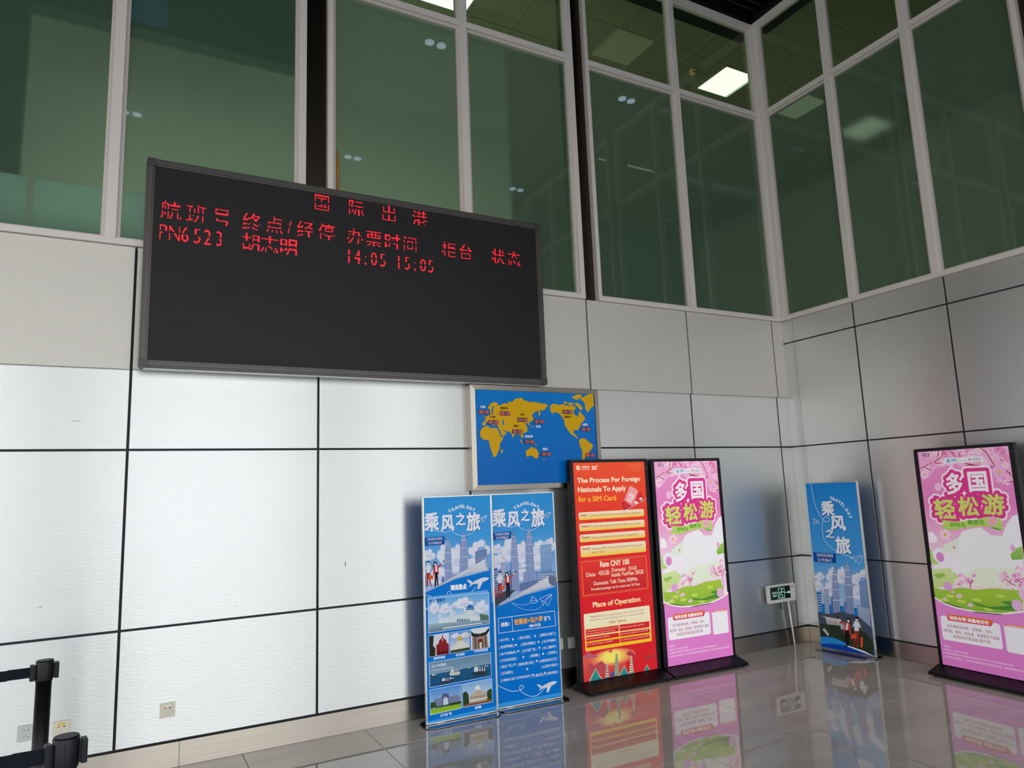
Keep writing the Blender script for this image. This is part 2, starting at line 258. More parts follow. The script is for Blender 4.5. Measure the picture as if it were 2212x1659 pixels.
ART['ban1']=json.loads(r'''[["r","#0079d6",null,10,10,545,1562,0],["r","#2f9ae0","#42a2e6",10,10,545,300,0],["r","#42a2e6","#a9c6ee",10,300,545,800,0],["p","#a9c6ee",null,[-1,529,514,572,521,556,56,676,-10,675]],["e","#c2d0ee",null,37,417,36.8,30.1,0],["e","#c2d0ee",null,1,425,21.9,21.0,0],["e","#c2d0ee",null,73,427,23.7,24.1,0],["e","#c2d0ee",null,50,396,20.6,21.1,0],["e","#c2d0ee",null,22,401,18.3,18.0,0],["e","#c2d0ee",null,37,442,44.2,18.0,0],["e","#e6e9f6",null,34,415,28.6,22.2,0],["e","#e6e9f6",null,-2,423,17.0,15.5,0],["e","#e6e9f6",null,70,425,18.4,17.8,0],["e","#e6e9f6",null,47,394,16.0,15.6,0],["e","#e6e9f6",null,19,400,14.3,13.3,0],["e","#e6e9f6",null,34,440,34.3,13.3,0],["e","#d3d9ef",null,47,428,25.6,11.5,0],["e","#c2d0ee",null,171,410,44.4,60.8,0],["e","#c2d0ee",null,128,428,26.4,42.4,0],["e","#c2d0ee",null,214,427,28.6,48.8,0],["e","#c2d0ee",null,187,367,24.9,42.8,0],["e","#c2d0ee",null,153,380,22.1,36.5,0],["e","#c2d0ee",null,170,461,53.2,36.4,0],["e","#e6e9f6",null,167,407,34.5,44.9,0],["e","#e6e9f6",null,124,425,20.5,31.3,0],["e","#e6e9f6",null,210,424,22.2,36.0,0],["e","#e6e9f6",null,183,364,19.4,31.6,0],["e","#e6e9f6",null,150,376,17.2,27.0,0],["e","#e6e9f6",null,166,457,41.3,26.9,0],["e","#d3d9ef",null,183,432,30.8,23.2,0],["e","#c2d0ee",null,250,460,51.7,77.4,0],["e","#c2d0ee",null,200,484,30.7,53.9,0],["e","#c2d0ee",null,300,483,33.3,62.2,0],["e","#c2d0ee",null,269,406,29.1,54.5,0],["e","#c2d0ee",null,230,422,25.7,46.5,0],["e","#c2d0ee",null,249,525,62.0,46.3,0],["e","#e6e9f6",null,246,456,40.2,57.2,0],["e","#e6e9f6",null,196,480,23.8,39.8,0],["e","#e6e9f6",null,296,479,25.9,45.9,0],["e","#e6e9f6",null,265,402,22.6,40.3,0],["e","#e6e9f6",null,226,418,20.0,34.4,0],["e","#e6e9f6",null,244,521,48.1,34.2,0],["e","#d3d9ef",null,264,489,35.9,29.5,0],["e","#c2d0ee",null,442,401,60.6,48.0,0],["e","#c2d0ee",null,384,414,35.9,33.4,0],["e","#c2d0ee",null,501,416,39.1,38.5,0],["e","#c2d0ee",null,464,368,34.0,33.7,0],["e","#c2d0ee",null,418,376,30.1,28.8,0],["e","#c2d0ee",null,441,441,72.7,28.7,0],["e","#e6e9f6",null,437,398,47.1,35.4,0],["e","#e6e9f6",null,379,411,27.9,24.6,0],["e","#e6e9f6",null,496,414,30.4,28.4,0],["e","#e6e9f6",null,459,365,26.4,24.9,0],["e","#e6e9f6",null,413,373,23.4,21.2,0],["e","#e6e9f6",null,436,438,56.4,21.2,0],["e","#d3d9ef",null,459,419,42.1,18.3,0],["e","#c2d0ee",null,375,510,45.9,37.9,0],["e","#c2d0ee",null,330,520,27.3,26.4,0],["e","#c2d0ee",null,419,522,29.5,30.4,0],["e","#c2d0ee",null,391,484,25.7,26.6,0],["e","#c2d0ee",null,356,490,22.8,22.7,0],["e","#c2d0ee",null,374,541,55.0,22.7,0],["e","#e6e9f6",null,371,507,35.6,28.0,0],["e","#e6e9f6",null,326,517,21.2,19.5,0],["e","#e6e9f6",null,415,520,23.0,22.5,0],["e","#e6e9f6",null,387,482,20.0,19.6,0],["e","#e6e9f6",null,353,488,17.7,16.8,0],["e","#e6e9f6",null,370,539,42.7,16.8,0],["e","#d3d9ef",null,387,524,31.9,14.5,0],["e","#c2d0ee",null,112,572,65.7,46.1,0],["e","#c2d0ee",null,49,583,38.9,32.1,0],["e","#c2d0ee",null,176,588,42.4,37.1,0],["e","#c2d0ee",null,135,540,36.9,32.4,0],["e","#c2d0ee",null,86,547,32.6,27.6,0],["e","#c2d0ee",null,111,610,78.8,27.6,0],["e","#e6e9f6",null,107,569,51.0,34.0,0],["e","#e6e9f6",null,43,580,30.2,23.7,0],["e","#e6e9f6",null,170,585,32.9,27.4,0],["e","#e6e9f6",null,129,538,28.6,23.9,0],["e","#e6e9f6",null,80,545,25.3,20.4,0],["e","#e6e9f6",null,106,607,61.2,20.4,0],["e","#d3d9ef",null,130,590,45.7,17.6,0],["p","#3f6fae","#2f568f",[408,421,504,408,504,491,408,512]],["p","#b7cde6",null,[408,429,504,415,504,417,408,431]],["p","#b7cde6",null,[408,436,504,422,504,424,408,439]],["p","#b7cde6",null,[408,444,504,429,504,431,408,447]],["p","#b7cde6",null,[408,452,504,436,504,438,408,454]],["p","#b7cde6",null,[408,459,504,443,504,445,408,462]],["p","#b7cde6",null,[408,467,504,450,504,452,408,469]],["p","#b7cde6",null,[408,474,504,456,504,459,408,477]],["p","#b7cde6",null,[408,482,504,463,504,466,408,485]],["p","#b7cde6",null,[408,489,504,470,504,473,408,492]],["p","#b7cde6",null,[408,497,504,477,504,480,408,500]],["p","#b7cde6",null,[408,505,504,484,504,487,408,507]],["p","#8fb3dd",null,[426,417,433,391,485,386,488,410]],["p","#7890c4","#6f86bb",[187,282,183,304,177,326,170,351,166,409,164,471,162,537,160,612,221,617,218,542,215,475,212,413,207,353,199,328,193,305,189,282]],["p","#c4d0ec",null,[179,326,174,351,170,410,169,471,167,538,166,612,170,612,171,538,172,471,173,410,176,351,181,326]],["p","#c4d0ec",null,[184,327,181,352,180,410,179,472,179,539,178,613,182,614,182,539,182,472,182,411,183,352,185,327]],["p","#c4d0ec",null,[188,327,188,352,189,411,189,473,190,539,190,614,194,615,193,540,192,473,192,411,191,352,190,327]],["p","#c4d0ec",null,[193,327,196,353,198,412,200,473,201,540,203,615,206,616,205,541,203,474,201,412,198,353,194,327]],["p","#c4d0ec",null,[197,327,203,353,208,412,210,474,213,541,215,617,219,617,216,542,213,474,210,413,205,353,198,328]],["p","#dfe7f6",null,[183,304,193,305,193,308,183,307]],["p","#dfe7f6",null,[176,326,200,328,200,330,176,329]],["p","#dfe7f6",null,[169,351,208,354,208,356,169,354]],["p","#dfe7f6",null,[164,409,214,413,214,416,164,412]],["p","#dfe7f6",null,[162,471,217,475,217,478,162,473]],["p","#dfe7f6",null,[160,537,220,542,220,545,160,540]],["p","#7890c4","#6f86bb",[315,255,311,278,302,300,293,328,286,384,283,446,280,502,277,564,350,570,348,507,346,451,344,388,338,331,329,302,321,278,317,255]],["p","#c4d0ec",null,[304,300,297,328,292,385,289,447,287,503,285,564,289,564,291,503,293,447,295,385,300,328,306,300]],["p","#c4d0ec",null,[310,301,306,329,303,385,302,447,301,504,299,565,303,566,305,504,306,448,307,386,309,329,312,301]],["p","#c4d0ec",null,[315,301,315,329,315,386,314,448,314,505,314,567,318,567,318,505,318,449,318,386,318,330,317,301]],["p","#c4d0ec",null,[321,301,324,330,327,387,327,449,328,506,328,568,333,568,332,506,331,450,330,387,327,330,323,301]],["p","#c4d0ec",null,[327,302,334,331,338,388,340,450,341,507,343,569,347,569,345,507,343,451,342,388,336,331,328,302]],["p","#dfe7f6",null,[310,278,321,278,321,281,310,281]],["p","#dfe7f6",null,[301,300,330,302,330,305,301,303]],["p","#dfe7f6",null,[291,328,339,331,339,334,291,331]],["p","#dfe7f6",null,[284,384,346,388,346,391,284,387]],["p","#dfe7f6",null,[281,446,348,451,348,454,281,449]],["p","#dfe7f6",null,[278,502,350,508,350,510,278,505]],["p","#5f82bd",null,[133,595,146,574,155,586,157,617,132,623]],["p","#8fa8d4",null,[219,570,272,569,272,585,219,597]],["p","#7f93c0",null,[-7,561,19,558,18,640,-9,659]],["e","#f2e4dc",null,35,474,7.6,9.1,0],["p","#15151c",null,[24,468,28,459,41,460,48,468,43,471,28,470]],["p","#e9ecf2",null,[23,484,39,481,50,488,57,516,50,521,47,510,46,543,19,541,19,515,6,521,5,515]],["p","#1b1b22",null,[33,486,38,485,37,494,33,492]],["p","#a8322e",null,[19,541,46,543,49,606,56,638,49,640,35,584,30,589,29,638,20,637]],["p","#e9592c",null,[37,559,68,565,69,590,35,585]],["p","#e9592c",null,[-7,575,7,576,6,634,-8,632]],["p","#17171f",null,[68,507,76,471,89,467,100,475,99,492,80,496,76,512]],["e","#f4e3da",null,86,487,7.7,8.6,0],["p","#d6423c",null,[74,501,86,498,102,503,134,486,137,495,108,520,116,559,106,559,98,541,82,542,78,565,68,562]],["p","#f1f1f4",null,[87,499,99,503,102,541,89,541]],["p","#15151b",null,[82,542,104,542,109,644,98,645,95,584,89,642,78,645]],["p","#f4e3da",null,[134,486,150,477,152,481,137,495]],["p","#20202a",null,[150,463,157,463,157,481,150,479]],["g","page_curl","white curled page edge"],["p","#0079d6",null,[-4,677,240,605,518,567,529,528,529,710,537,841,-6,783]],["p","#e6e7ee","#b9bac6",[-5,676,495,476,488,490,490,530,508,563,348,569,246,600]],["p","#9fb6d8",null,[495,476,483,495,490,536,507,553,505,497]],["g","title","white brush lettering with blue shadow"],["t","乘","#1f6fc0",17,127,189.7,137.3,0.035,null],["t","风","#1f6fc0",144,248,205.3,118.9,0.035,null],["t","之","#1f6fc0",263,340,181.3,94.4,0.03,null],["t","旅","#1f6fc0",346,462,204.1,141.3,0.035,null],["t","乘","#f4f6fb",12,124,183.9,137.3,0.035,null],["t","风","#f4f6fb",140,245,199.5,118.9,0.035,null],["t","之","#f4f6fb",259,337,175.4,94.4,0.03,null],["t","旅","#f4f6fb",342,457,198.1,141.3,0.035,null],["c","T","#f2f4fa",213,113,24,-38,0.05],["c","R","#f2f4fa",239,100,24,-30,0.05],["c","A","#f2f4fa",264,90,24,-20,0.05],["c","V","#f2f4fa",286,84,24,-12,0.05],["c","E","#f2f4fa",309,81,24,-5,0.05],["c","L","#f2f4fa",329,82,24,2,0.05],["c","D","#f2f4fa",360,91,24,14,0.05],["c","A","#f2f4fa",383,99,24,22,0.05],["c","Y","#f2f4fa",407,111,24,32,0.05],["l","#f4f6fb",2.5,[11,215,36,206,29,239,95,248,175,264,218,255,243,274,280,292,330,297,382,282,428,250],0],["l","#f4f6fb",2.5,[451,179,513,162,485,206,472,186,451,179],0],["l","#f4f6fb",2.5,[472,186,513,162],0],["l","#f4f6fb",2.5,[462,212,472,186],0],["l","#f4f6fb",2.5,[451,179,513,162],0],["g","caption_box","dark blue box with white caption"],["p","#1555a6",null,[10,293,163,292,163,352,10,353]],["t","马来西亚吉隆坡","#e6ebf5",27,146,306.4,18.9,0.01,null],["t","马六甲3晚4天","#e6ebf5",36,139,336.3,20.0,0.01,null],["l","#5c8fcd",1.2,[14,325,160,323],0],["g","subtitle",""],["t","精选景点","#ffffff",202,329,662.7,38.8,0.05,null],["l","#ffffff",3,[204,680,328,681],0],["g","airplane","white airliner with a looping trail"],["p","#f3f5fa","#d8dfea",[359,648,374,654,412,654,466,645,501,633,514,622,508,617,485,613,451,616,404,629]],["p","#eef2f8",null,[359,649,331,619,345,618,376,637]],["p","#dfe6f0",null,[362,652,349,668,360,667,380,653]],["p","#eef2f8","#ccd6e4",[422,646,413,695,435,689,461,641]],["p","#7fd0e6",null,[487,613,508,617,502,619,485,618]],["p","#9aa6ba",null,[412,635,416,634,417,638,413,639]],["p","#9aa6ba",null,[422,633,426,632,428,636,423,637]],["p","#9aa6ba",null,[432,631,437,630,438,634,434,635]],["p","#9aa6ba",null,[443,629,447,629,448,632,444,633]],["p","#9aa6ba",null,[453,627,457,627,458,631,454,631]],["p","#9aa6ba",null,[463,626,468,625,469,629,465,629]],["p","#9aa6ba",null,[474,624,478,623,479,627,475,628]],["l","#eaf3fc",3,[-7,690,79,716,157,724,200,706,195,687,176,693,179,715,224,744,279,758,330,741,369,706,401,675],0],["g","photo_print","photo of a white mosque with a blue dome"],["p","#5fb0ea","#bcdcf5",[21,709,502,705,508,838,507,855,23,829]],["p","#5fb0ea","#d3e6f5",[23,722,508,726,504,950,23,958]],["e","#c2d0ee",null,297,777,53.9,30.1,0],["e","#c2d0ee",null,245,783,32.0,21.0,0],["e","#c2d0ee",null,350,790,34.8,24.2,0],["e","#c2d0ee",null,316,758,30.3,21.1,0],["e","#c2d0ee",null,276,761,26.8,18.0,0],["e","#c2d0ee",null,297,802,64.7,18.0,0],["e","#e6e9f6",null,293,775,41.9,22.2,0],["e","#e6e9f6",null,241,781,24.9,15.5,0],["e","#e6e9f6",null,345,788,27.0,17.8,0],["e","#e6e9f6",null,312,756,23.5,15.6,0],["e","#e6e9f6",null,271,759,20.8,13.3,0],["e","#e6e9f6",null,292,801,50.2,13.3,0],["e","#d3d9ef",null,312,790,37.5,11.5,0],["e","#c2d0ee",null,441,820,41.4,35.1,0],["e","#c2d0ee",null,401,828,24.6,24.5,0],["e","#c2d0ee",null,481,833,26.6,28.1,0],["e","#c2d0ee",null,456,796,23.2,24.6,0],["e","#c2d0ee",null,425,802,20.6,21.0,0],["e","#c2d0ee",null,440,849,49.6,21.0,0],["e","#e6e9f6",null,438,818,32.1,25.9,0],["e","#e6e9f6",null,397,826,19.1,18.1,0],["e","#e6e9f6",null,478,831,20.7,20.8,0],["e","#e6e9f6",null,452,794,18.0,18.2,0],["e","#e6e9f6",null,421,800,16.0,15.5,0],["e","#e6e9f6",null,437,847,38.6,15.5,0],["e","#d3d9ef",null,452,834,28.8,13.4,0],["e","#c2d0ee",null,155,801,35.0,27.4,0],["e","#c2d0ee",null,121,807,20.8,19.1,0],["e","#c2d0ee",null,189,811,22.5,22.0,0],["e","#c2d0ee",null,167,783,19.6,19.2,0],["e","#c2d0ee",null,141,786,17.4,16.4,0],["e","#c2d0ee",null,155,824,42.0,16.4,0],["e","#e6e9f6",null,152,799,27.2,20.2,0],["e","#e6e9f6",null,118,806,16.2,14.1,0],["e","#e6e9f6",null,186,809,17.5,16.2,0],["e","#e6e9f6",null,165,781,15.2,14.2,0],["e","#e6e9f6",null,138,785,13.5,12.1,0],["e","#e6e9f6",null,152,822,32.6,12.1,0],["e","#d3d9ef",null,165,812,24.3,10.4,0],["e","#c2d0ee",null,71,781,25.8,36.3,0],["e","#c2d0ee",null,46,792,15.4,25.3,0],["e","#c2d0ee",null,96,793,16.6,29.1,0],["e","#c2d0ee",null,81,756,14.5,25.5,0],["e","#c2d0ee",null,61,763,12.9,21.8,0],["e","#c2d0ee",null,71,811,31.0,21.7,0],["e","#e6e9f6",null,69,779,20.1,26.8,0],["e","#e6e9f6",null,44,790,12.0,18.7,0],["e","#e6e9f6",null,94,791,12.9,21.5,0],["e","#e6e9f6",null,79,754,11.3,18.8,0],["e","#e6e9f6",null,59,761,10.0,16.1,0],["e","#e6e9f6",null,69,809,24.1,16.0,0],["e","#d3d9ef",null,78,795,17.9,13.8,0],["p","#5f7a6c",null,[427,869,500,888,501,922,432,917]],["p","#e5e9ee",null,[107,801,119,803,121,862,102,863]],["p","#7fa8c8",null,[108,799,113,786,118,800]],["p","#a9c4d8",null,[104,828,121,829,121,835,104,835]],["p","#e5e9ee",null,[200,778,213,780,214,873,194,873]],["p","#7fa8c8",null,[202,776,207,763,212,777]],["p","#a9c4d8",null,[197,805,214,806,214,813,197,812]],["p","#e5e9ee",null,[221,827,233,828,235,875,216,876]],["p","#7fa8c8",null,[222,824,227,811,232,826]],["p","#a9c4d8",null,[217,854,235,855,234,861,217,861]],["p","#e5e9ee",null,[301,814,314,815,316,884,296,885]],["p","#7fa8c8",null,[303,811,308,798,313,812]],["p","#a9c4d8",null,[298,841,316,842,315,848,298,848]],["p","#d9e3ea",null,[320,857,321,813,337,801,356,800,378,813,387,834,389,876]],["p","#2a73b8",null,[321,832,323,812,337,799,356,796,378,809,385,836]],["p","#8fb9dc",null,[322,821,384,822,384,826,322,825]],["p","#cfe3e2","#e4ecf2",[99,868,190,865,215,857,289,854,383,858,420,885,431,922,238,922,99,900]],["p","#5b7890",null,[244,917,245,890,251,884,257,890,256,917]],["p","#5b7890",null,[261,919,262,892,268,885,274,892,274,919]],["p","#5b7890",null,[278,921,279,894,286,887,292,894,291,921]],["p","#5b7890",null,[296,923,296,896,303,889,309,896,308,923]],["p","#5b7890",null,[313,925,314,898,320,891,326,898,326,925]],["p","#5b7890",null,[330,927,331,900,338,893,344,900,343,927]],["p","#a3bccb","#5f7f92",[24,897,99,899,438,917,502,922,504,950,23,958]],["p","#eef3f6",null,[134,934,441,934,440,940,134,942]],["t","水上清真寺","#1b57a8",34,156,740.7,27.1,0.02,null],["l","#e8f1fb",3,[23,722,508,726,504,950,23,957],1],["g","photo_print","photo of a red church"],["p","#d9dde6",null,[29,978,183,975,181,1120,29,1123]],["p","#2a2b22",null,[29,980,67,980,60,1048,77,1072,76,1125,30,1122]],["p","#8d1f2a",null,[83,1051,105,1038,105,1022,126,1006,134,980,138,1005,162,1024,162,1040,179,1053,180,1120,85,1121]],["p","#f0e6e6",null,[130,1014,131,1015,132,1009,136,1010,136,1015,139,1016,139,1019,136,1018,135,1031,131,1031,131,1019,130,1018]],["p","#571119",null,[94,1121,94,1095,106,1086,117,1096,116,1121]],["p","#571119",null,[123,1125,124,1099,136,1090,147,1100,146,1125]],["p","#571119",null,[153,1129,154,1103,166,1094,177,1104,176,1129]],["l","#e8f1fb",2,[29,978,183,975,181,1120,29,1123],1],["g","photo_print","photo of a golden domed palace"],["p","#5f9ad6","#dfe6ee",[190,976,345,973,343,1118,190,1120]],["e","#c2d0ee",null,236,1001,24.2,13.6,0],["e","#c2d0ee",null,212,1003,14.5,9.5,0],["e","#c2d0ee",null,259,1007,15.6,10.9,0],["e","#c2d0ee",null,244,992,13.6,9.6,0],["e","#c2d0ee",null,226,993,12.1,8.2,0],["e","#c2d0ee",null,235,1012,29.1,8.2,0],["e","#e6e9f6",null,234,1000,18.8,10.1,0],["e","#e6e9f6",null,210,1002,11.2,7.0,0],["e","#e6e9f6",null,257,1006,12.1,8.1,0],["e","#e6e9f6",null,242,991,10.6,7.1,0],["e","#e6e9f6",null,224,992,9.4,6.0,0],["e","#e6e9f6",null,233,1011,22.6,6.0,0],["e","#d3d9ef",null,242,1006,16.8,5.2,0],["e","#c2d0ee",null,309,1004,24.5,13.7,0],["e","#c2d0ee",null,286,1006,14.7,9.6,0],["e","#c2d0ee",null,333,1010,15.8,11.0,0],["e","#c2d0ee",null,318,995,13.8,9.6,0],["e","#c2d0ee",null,299,996,12.2,8.2,0],["e","#c2d0ee",null,309,1016,29.5,8.2,0],["e","#e6e9f6",null,307,1003,19.1,10.1,0],["e","#e6e9f6",null,284,1005,11.4,7.1,0],["e","#e6e9f6",null,331,1009,12.2,8.1,0],["e","#e6e9f6",null,316,994,10.7,7.1,0],["e","#e6e9f6",null,297,996,9.5,6.1,0],["e","#e6e9f6",null,307,1015,22.9,6.1,0],["e","#d3d9ef",null,316,1010,17.1,5.2,0],["p","#d8b75a",null,[244,1040,247,1016,266,1005,284,1017,293,1040]],["p","#cfb26d",null,[252,1073,253,1052,289,1051,301,1074]],["p","#e3dfd6",null,[197,1088,209,1068,234,1063,244,1042,293,1043,308,1064,341,1085,343,1101,196,1101]],["p","#39502b",null,[190,1100,343,1096,343,1118,190,1120]],["p","#e6cf3f",null,[310,993,331,1012,315,1016]],["l","#e8f1fb",2,[190,976,345,973,343,1118,190,1120],1],["g","photo_print","photo of a temple gate with upturned eaves"],["p","#dfe6ea",null,[354,972,507,970,506,1117,354,1120]],["p","#2e2b2b",null,[355,982,378,1004,428,1013,473,1005,505,978,505,1000,479,1030,383,1035,362,1022]],["p","#9c8a80",null,[365,1033,485,1031,495,1116,365,1118]],["p","#7b2b22",null,[411,1050,449,1050,451,1116,412,1117]],["p","#cfe0c9",null,[421,1073,440,1073,441,1116,422,1116]],["p","#5b4a42",null,[383,1041,396,1041,396,1118,385,1118]],["p","#5b4a42",null,[466,1040,477,1040,479,1117,468,1116]],["e","#b8402c",null,383,1043,6.3,7.7,0],["e","#b8402c",null,475,1041,6.4,7.7,0],["l","#e8f1fb",2,[354,972,507,970,506,1117,354,1120],1],["g","caption",""],["t","圣保罗教堂","#f2f7fc",61,150,1137.9,18.0,0.03,null],["t","苏丹皇宫","#f2f7fc",233,302,1137.4,18.3,0.03,null],["t","中马友谊花园","#f2f7fc",380,487,1130.6,18.6,0.03,null],["g","photo_print","photo of ships on a blue strait"],["p","#6d93ad","#8fb0c2",[27,1161,511,1156,510,1321,29,1328]],["p","#1f5f8c","#16527c",[27,1237,511,1231,510,1321,29,1328]],["p","#8fa8b6",null,[27,1234,278,1233,278,1241,27,1242]],["p","#8fa9ba",null,[278,1238,278,1223,286,1223,285,1238]],["p","#8fa9ba",null,[292,1238,293,1215,300,1215,299,1238]],["p","#8fa9ba",null,[306,1238,307,1219,314,1219,314,1238]],["p","#8fa9ba",null,[320,1238,321,1222,328,1222,328,1238]],["p","#8fa9ba",null,[335,1238,335,1214,343,1214,342,1238]],["p","#8fa9ba",null,[349,1238,350,1218,357,1218,356,1238]],["p","#8fa9ba",null,[363,1238,364,1222,371,1221,371,1238]],["p","#8fa9ba",null,[378,1238,378,1213,386,1213,385,1238]],["p","#8fa9ba",null,[392,1237,393,1217,400,1217,399,1237]],["p","#8fa9ba",null,[406,1237,407,1220,414,1220,414,1237]],["p","#8fa9ba",null,[421,1237,422,1212,429,1212,428,1237]],["p","#8fa9ba",null,[435,1237,436,1216,444,1216,443,1237]],["p","#8fa9ba",null,[450,1237,450,1219,458,1219,457,1237]],["p","#8fa9ba",null,[464,1237,465,1211,473,1211,472,1237]],["p","#8fa9ba",null,[479,1237,480,1215,487,1215,487,1237]],["p","#8fa9ba",null,[494,1236,494,1218,502,1218,501,1236]],["p","#d8cfc0",null,[179,1251,266,1255,257,1275,184,1271]],["p","#dfe3e4",null,[190,1253,193,1229,212,1229,214,1252]],["p","#c9ced1",null,[219,1253,221,1230,225,1230,226,1253]],["p","#c9ced1",null,[232,1255,234,1232,238,1232,239,1255]],["p","#c9ced1",null,[245,1257,247,1234,251,1233,252,1257]],["p","#2f3b46",null,[43,1251,85,1253,81,1263,46,1261]],["p","#dfe3e4",null,[48,1252,50,1240,59,1240,60,1252]],["p","#c9ced1",null,[62,1252,63,1240,65,1240,66,1252]],["p","#c9ced1",null,[69,1253,70,1241,71,1241,72,1253]],["p","#c9ced1",null,[75,1254,76,1242,78,1242,79,1254]],["p","#2f3b46",null,[113,1298,185,1302,177,1319,118,1315]],["p","#dfe3e4",null,[122,1300,125,1280,141,1280,142,1300]],["p","#c9ced1",null,[146,1300,148,1281,151,1281,152,1300]],["p","#c9ced1",null,[157,1302,158,1282,161,1282,163,1302]],["p","#c9ced1",null,[168,1303,169,1284,172,1284,174,1303]],["p","#2f3b46",null,[176,1294,219,1296,214,1307,178,1304]],["p","#dfe3e4",null,[181,1295,182,1283,192,1284,193,1295]],["p","#c9ced1",null,[195,1295,196,1284,198,1284,199,1295]],["p","#c9ced1",null,[202,1296,203,1285,205,1285,206,1296]],["p","#c9ced1",null,[208,1297,209,1286,211,1286,212,1297]],["p","#2f3b46",null,[356,1271,484,1277,470,1306,363,1300]],["p","#dfe3e4",null,[372,1273,376,1239,405,1239,407,1273]],["p","#c9ced1",null,[414,1274,418,1240,423,1240,425,1274]],["p","#c9ced1",null,[433,1277,437,1243,442,1243,444,1276]],["p","#c9ced1",null,[453,1280,456,1246,461,1246,463,1279]],["p","#2f3b46",null,[325,1243,354,1244,351,1251,326,1249]],["p","#dfe3e4",null,[328,1243,329,1235,336,1235,336,1243]],["p","#c9ced1",null,[338,1243,339,1235,340,1235,341,1243]],["p","#c9ced1",null,[343,1244,343,1236,345,1236,345,1244]],["p","#c9ced1",null,[347,1244,348,1237,349,1237,350,1244]],["p","#2f3b46",null,[458,1250,496,1252,492,1260,461,1259]],["p","#dfe3e4",null,[463,1251,464,1241,473,1241,473,1251]],["p","#c9ced1",null,[476,1251,477,1241,478,1241,479,1251]],["p","#c9ced1",null,[481,1252,482,1242,484,1242,485,1252]],["p","#c9ced1",null,[487,1253,488,1243,490,1243,490,1252]],["t","马六甲海峡","#e8eff5",41,156,1188.4,23.2,0.012,null],["t","马来西亚历史的见证和发源地","#dfe8ef",40,210,1216.3,11.6,0.01,null],["l","#e8f1fb",3,[27,1161,511,1156,510,1321,29,1328],1],["g","photo_print","photo of an arched gateway and lawn"],["p","#4f93da","#b9cfe8",[29,1344,266,1341,266,1503,29,1510]],["p","#7b86a6",null,[61,1409,120,1408,120,1382,171,1387,173,1411,230,1407,260,1425,260,1470,62,1461]],["p","#5a5f86",null,[118,1465,120,1387,144,1384,171,1393,172,1469]],["p","#cfd9ee",null,[127,1464,128,1420,146,1407,165,1423,166,1466]],["p","#35532a",null,[31,1428,69,1429,80,1464,30,1472]],["p","#2e4626",null,[175,1456,266,1455,266,1477,174,1477]],["p","#86b52c","#a7cf2f",[30,1473,266,1471,266,1503,29,1510]],["p","#2e4626",null,[68,1462,187,1461,187,1470,68,1471]],["l","#e8f1fb",3,[29,1344,266,1341,266,1503,29,1510],1],["g","photo_print","photo of a domed palace behind trees"],["p","#7db2e2","#e2e8ee",[276,1343,514,1338,513,1501,278,1501]],["p","#e9eaec",null,[375,1401,377,1380,398,1364,419,1383,422,1404]],["l","#d8d8d8",3,[398,1364,398,1348],0],["p","#cbb6a2",null,[333,1445,346,1420,371,1419,376,1398,423,1403,427,1417,459,1417,470,1451,468,1504,332,1493]],["p","#6f5748",null,[345,1452,346,1439,352,1439,351,1452]],["p","#6f5748",null,[363,1453,363,1440,369,1440,369,1453]],["p","#6f5748",null,[380,1454,380,1440,387,1440,386,1453]],["p","#6f5748",null,[397,1454,398,1441,404,1441,404,1454]],["p","#6f5748",null,[415,1455,415,1441,421,1441,421,1455]],["p","#6f5748",null,[432,1456,433,1442,439,1442,439,1455]],["p","#6f5748",null,[450,1456,450,1443,457,1443,456,1456]],["p","#2f4a26",null,[279,1404,304,1395,325,1422,329,1492,280,1497]],["p","#2f4a26",null,[471,1424,497,1406,513,1414,513,1495,469,1499]],["p","#8a5f45",null,[301,1482,494,1482,512,1487,513,1501,278,1501]],["p","#e6e4df",null,[336,1462,476,1460,477,1467,336,1470]],["l","#e8f1fb",3,[276,1343,514,1338,513,1501,278,1501],1],["g","caption",""],["t","太子城广场","#f2f7fc",102,190,1526.7,19.7,0.03,null],["t","首相署","#f2f7fc",371,422,1519.9,20.2,0.03,null],["g","footer_band","lighter blue band"],["p","#3fa6ee",null,[1,1549,546,1536,547,1556,-1,1571]]]''')
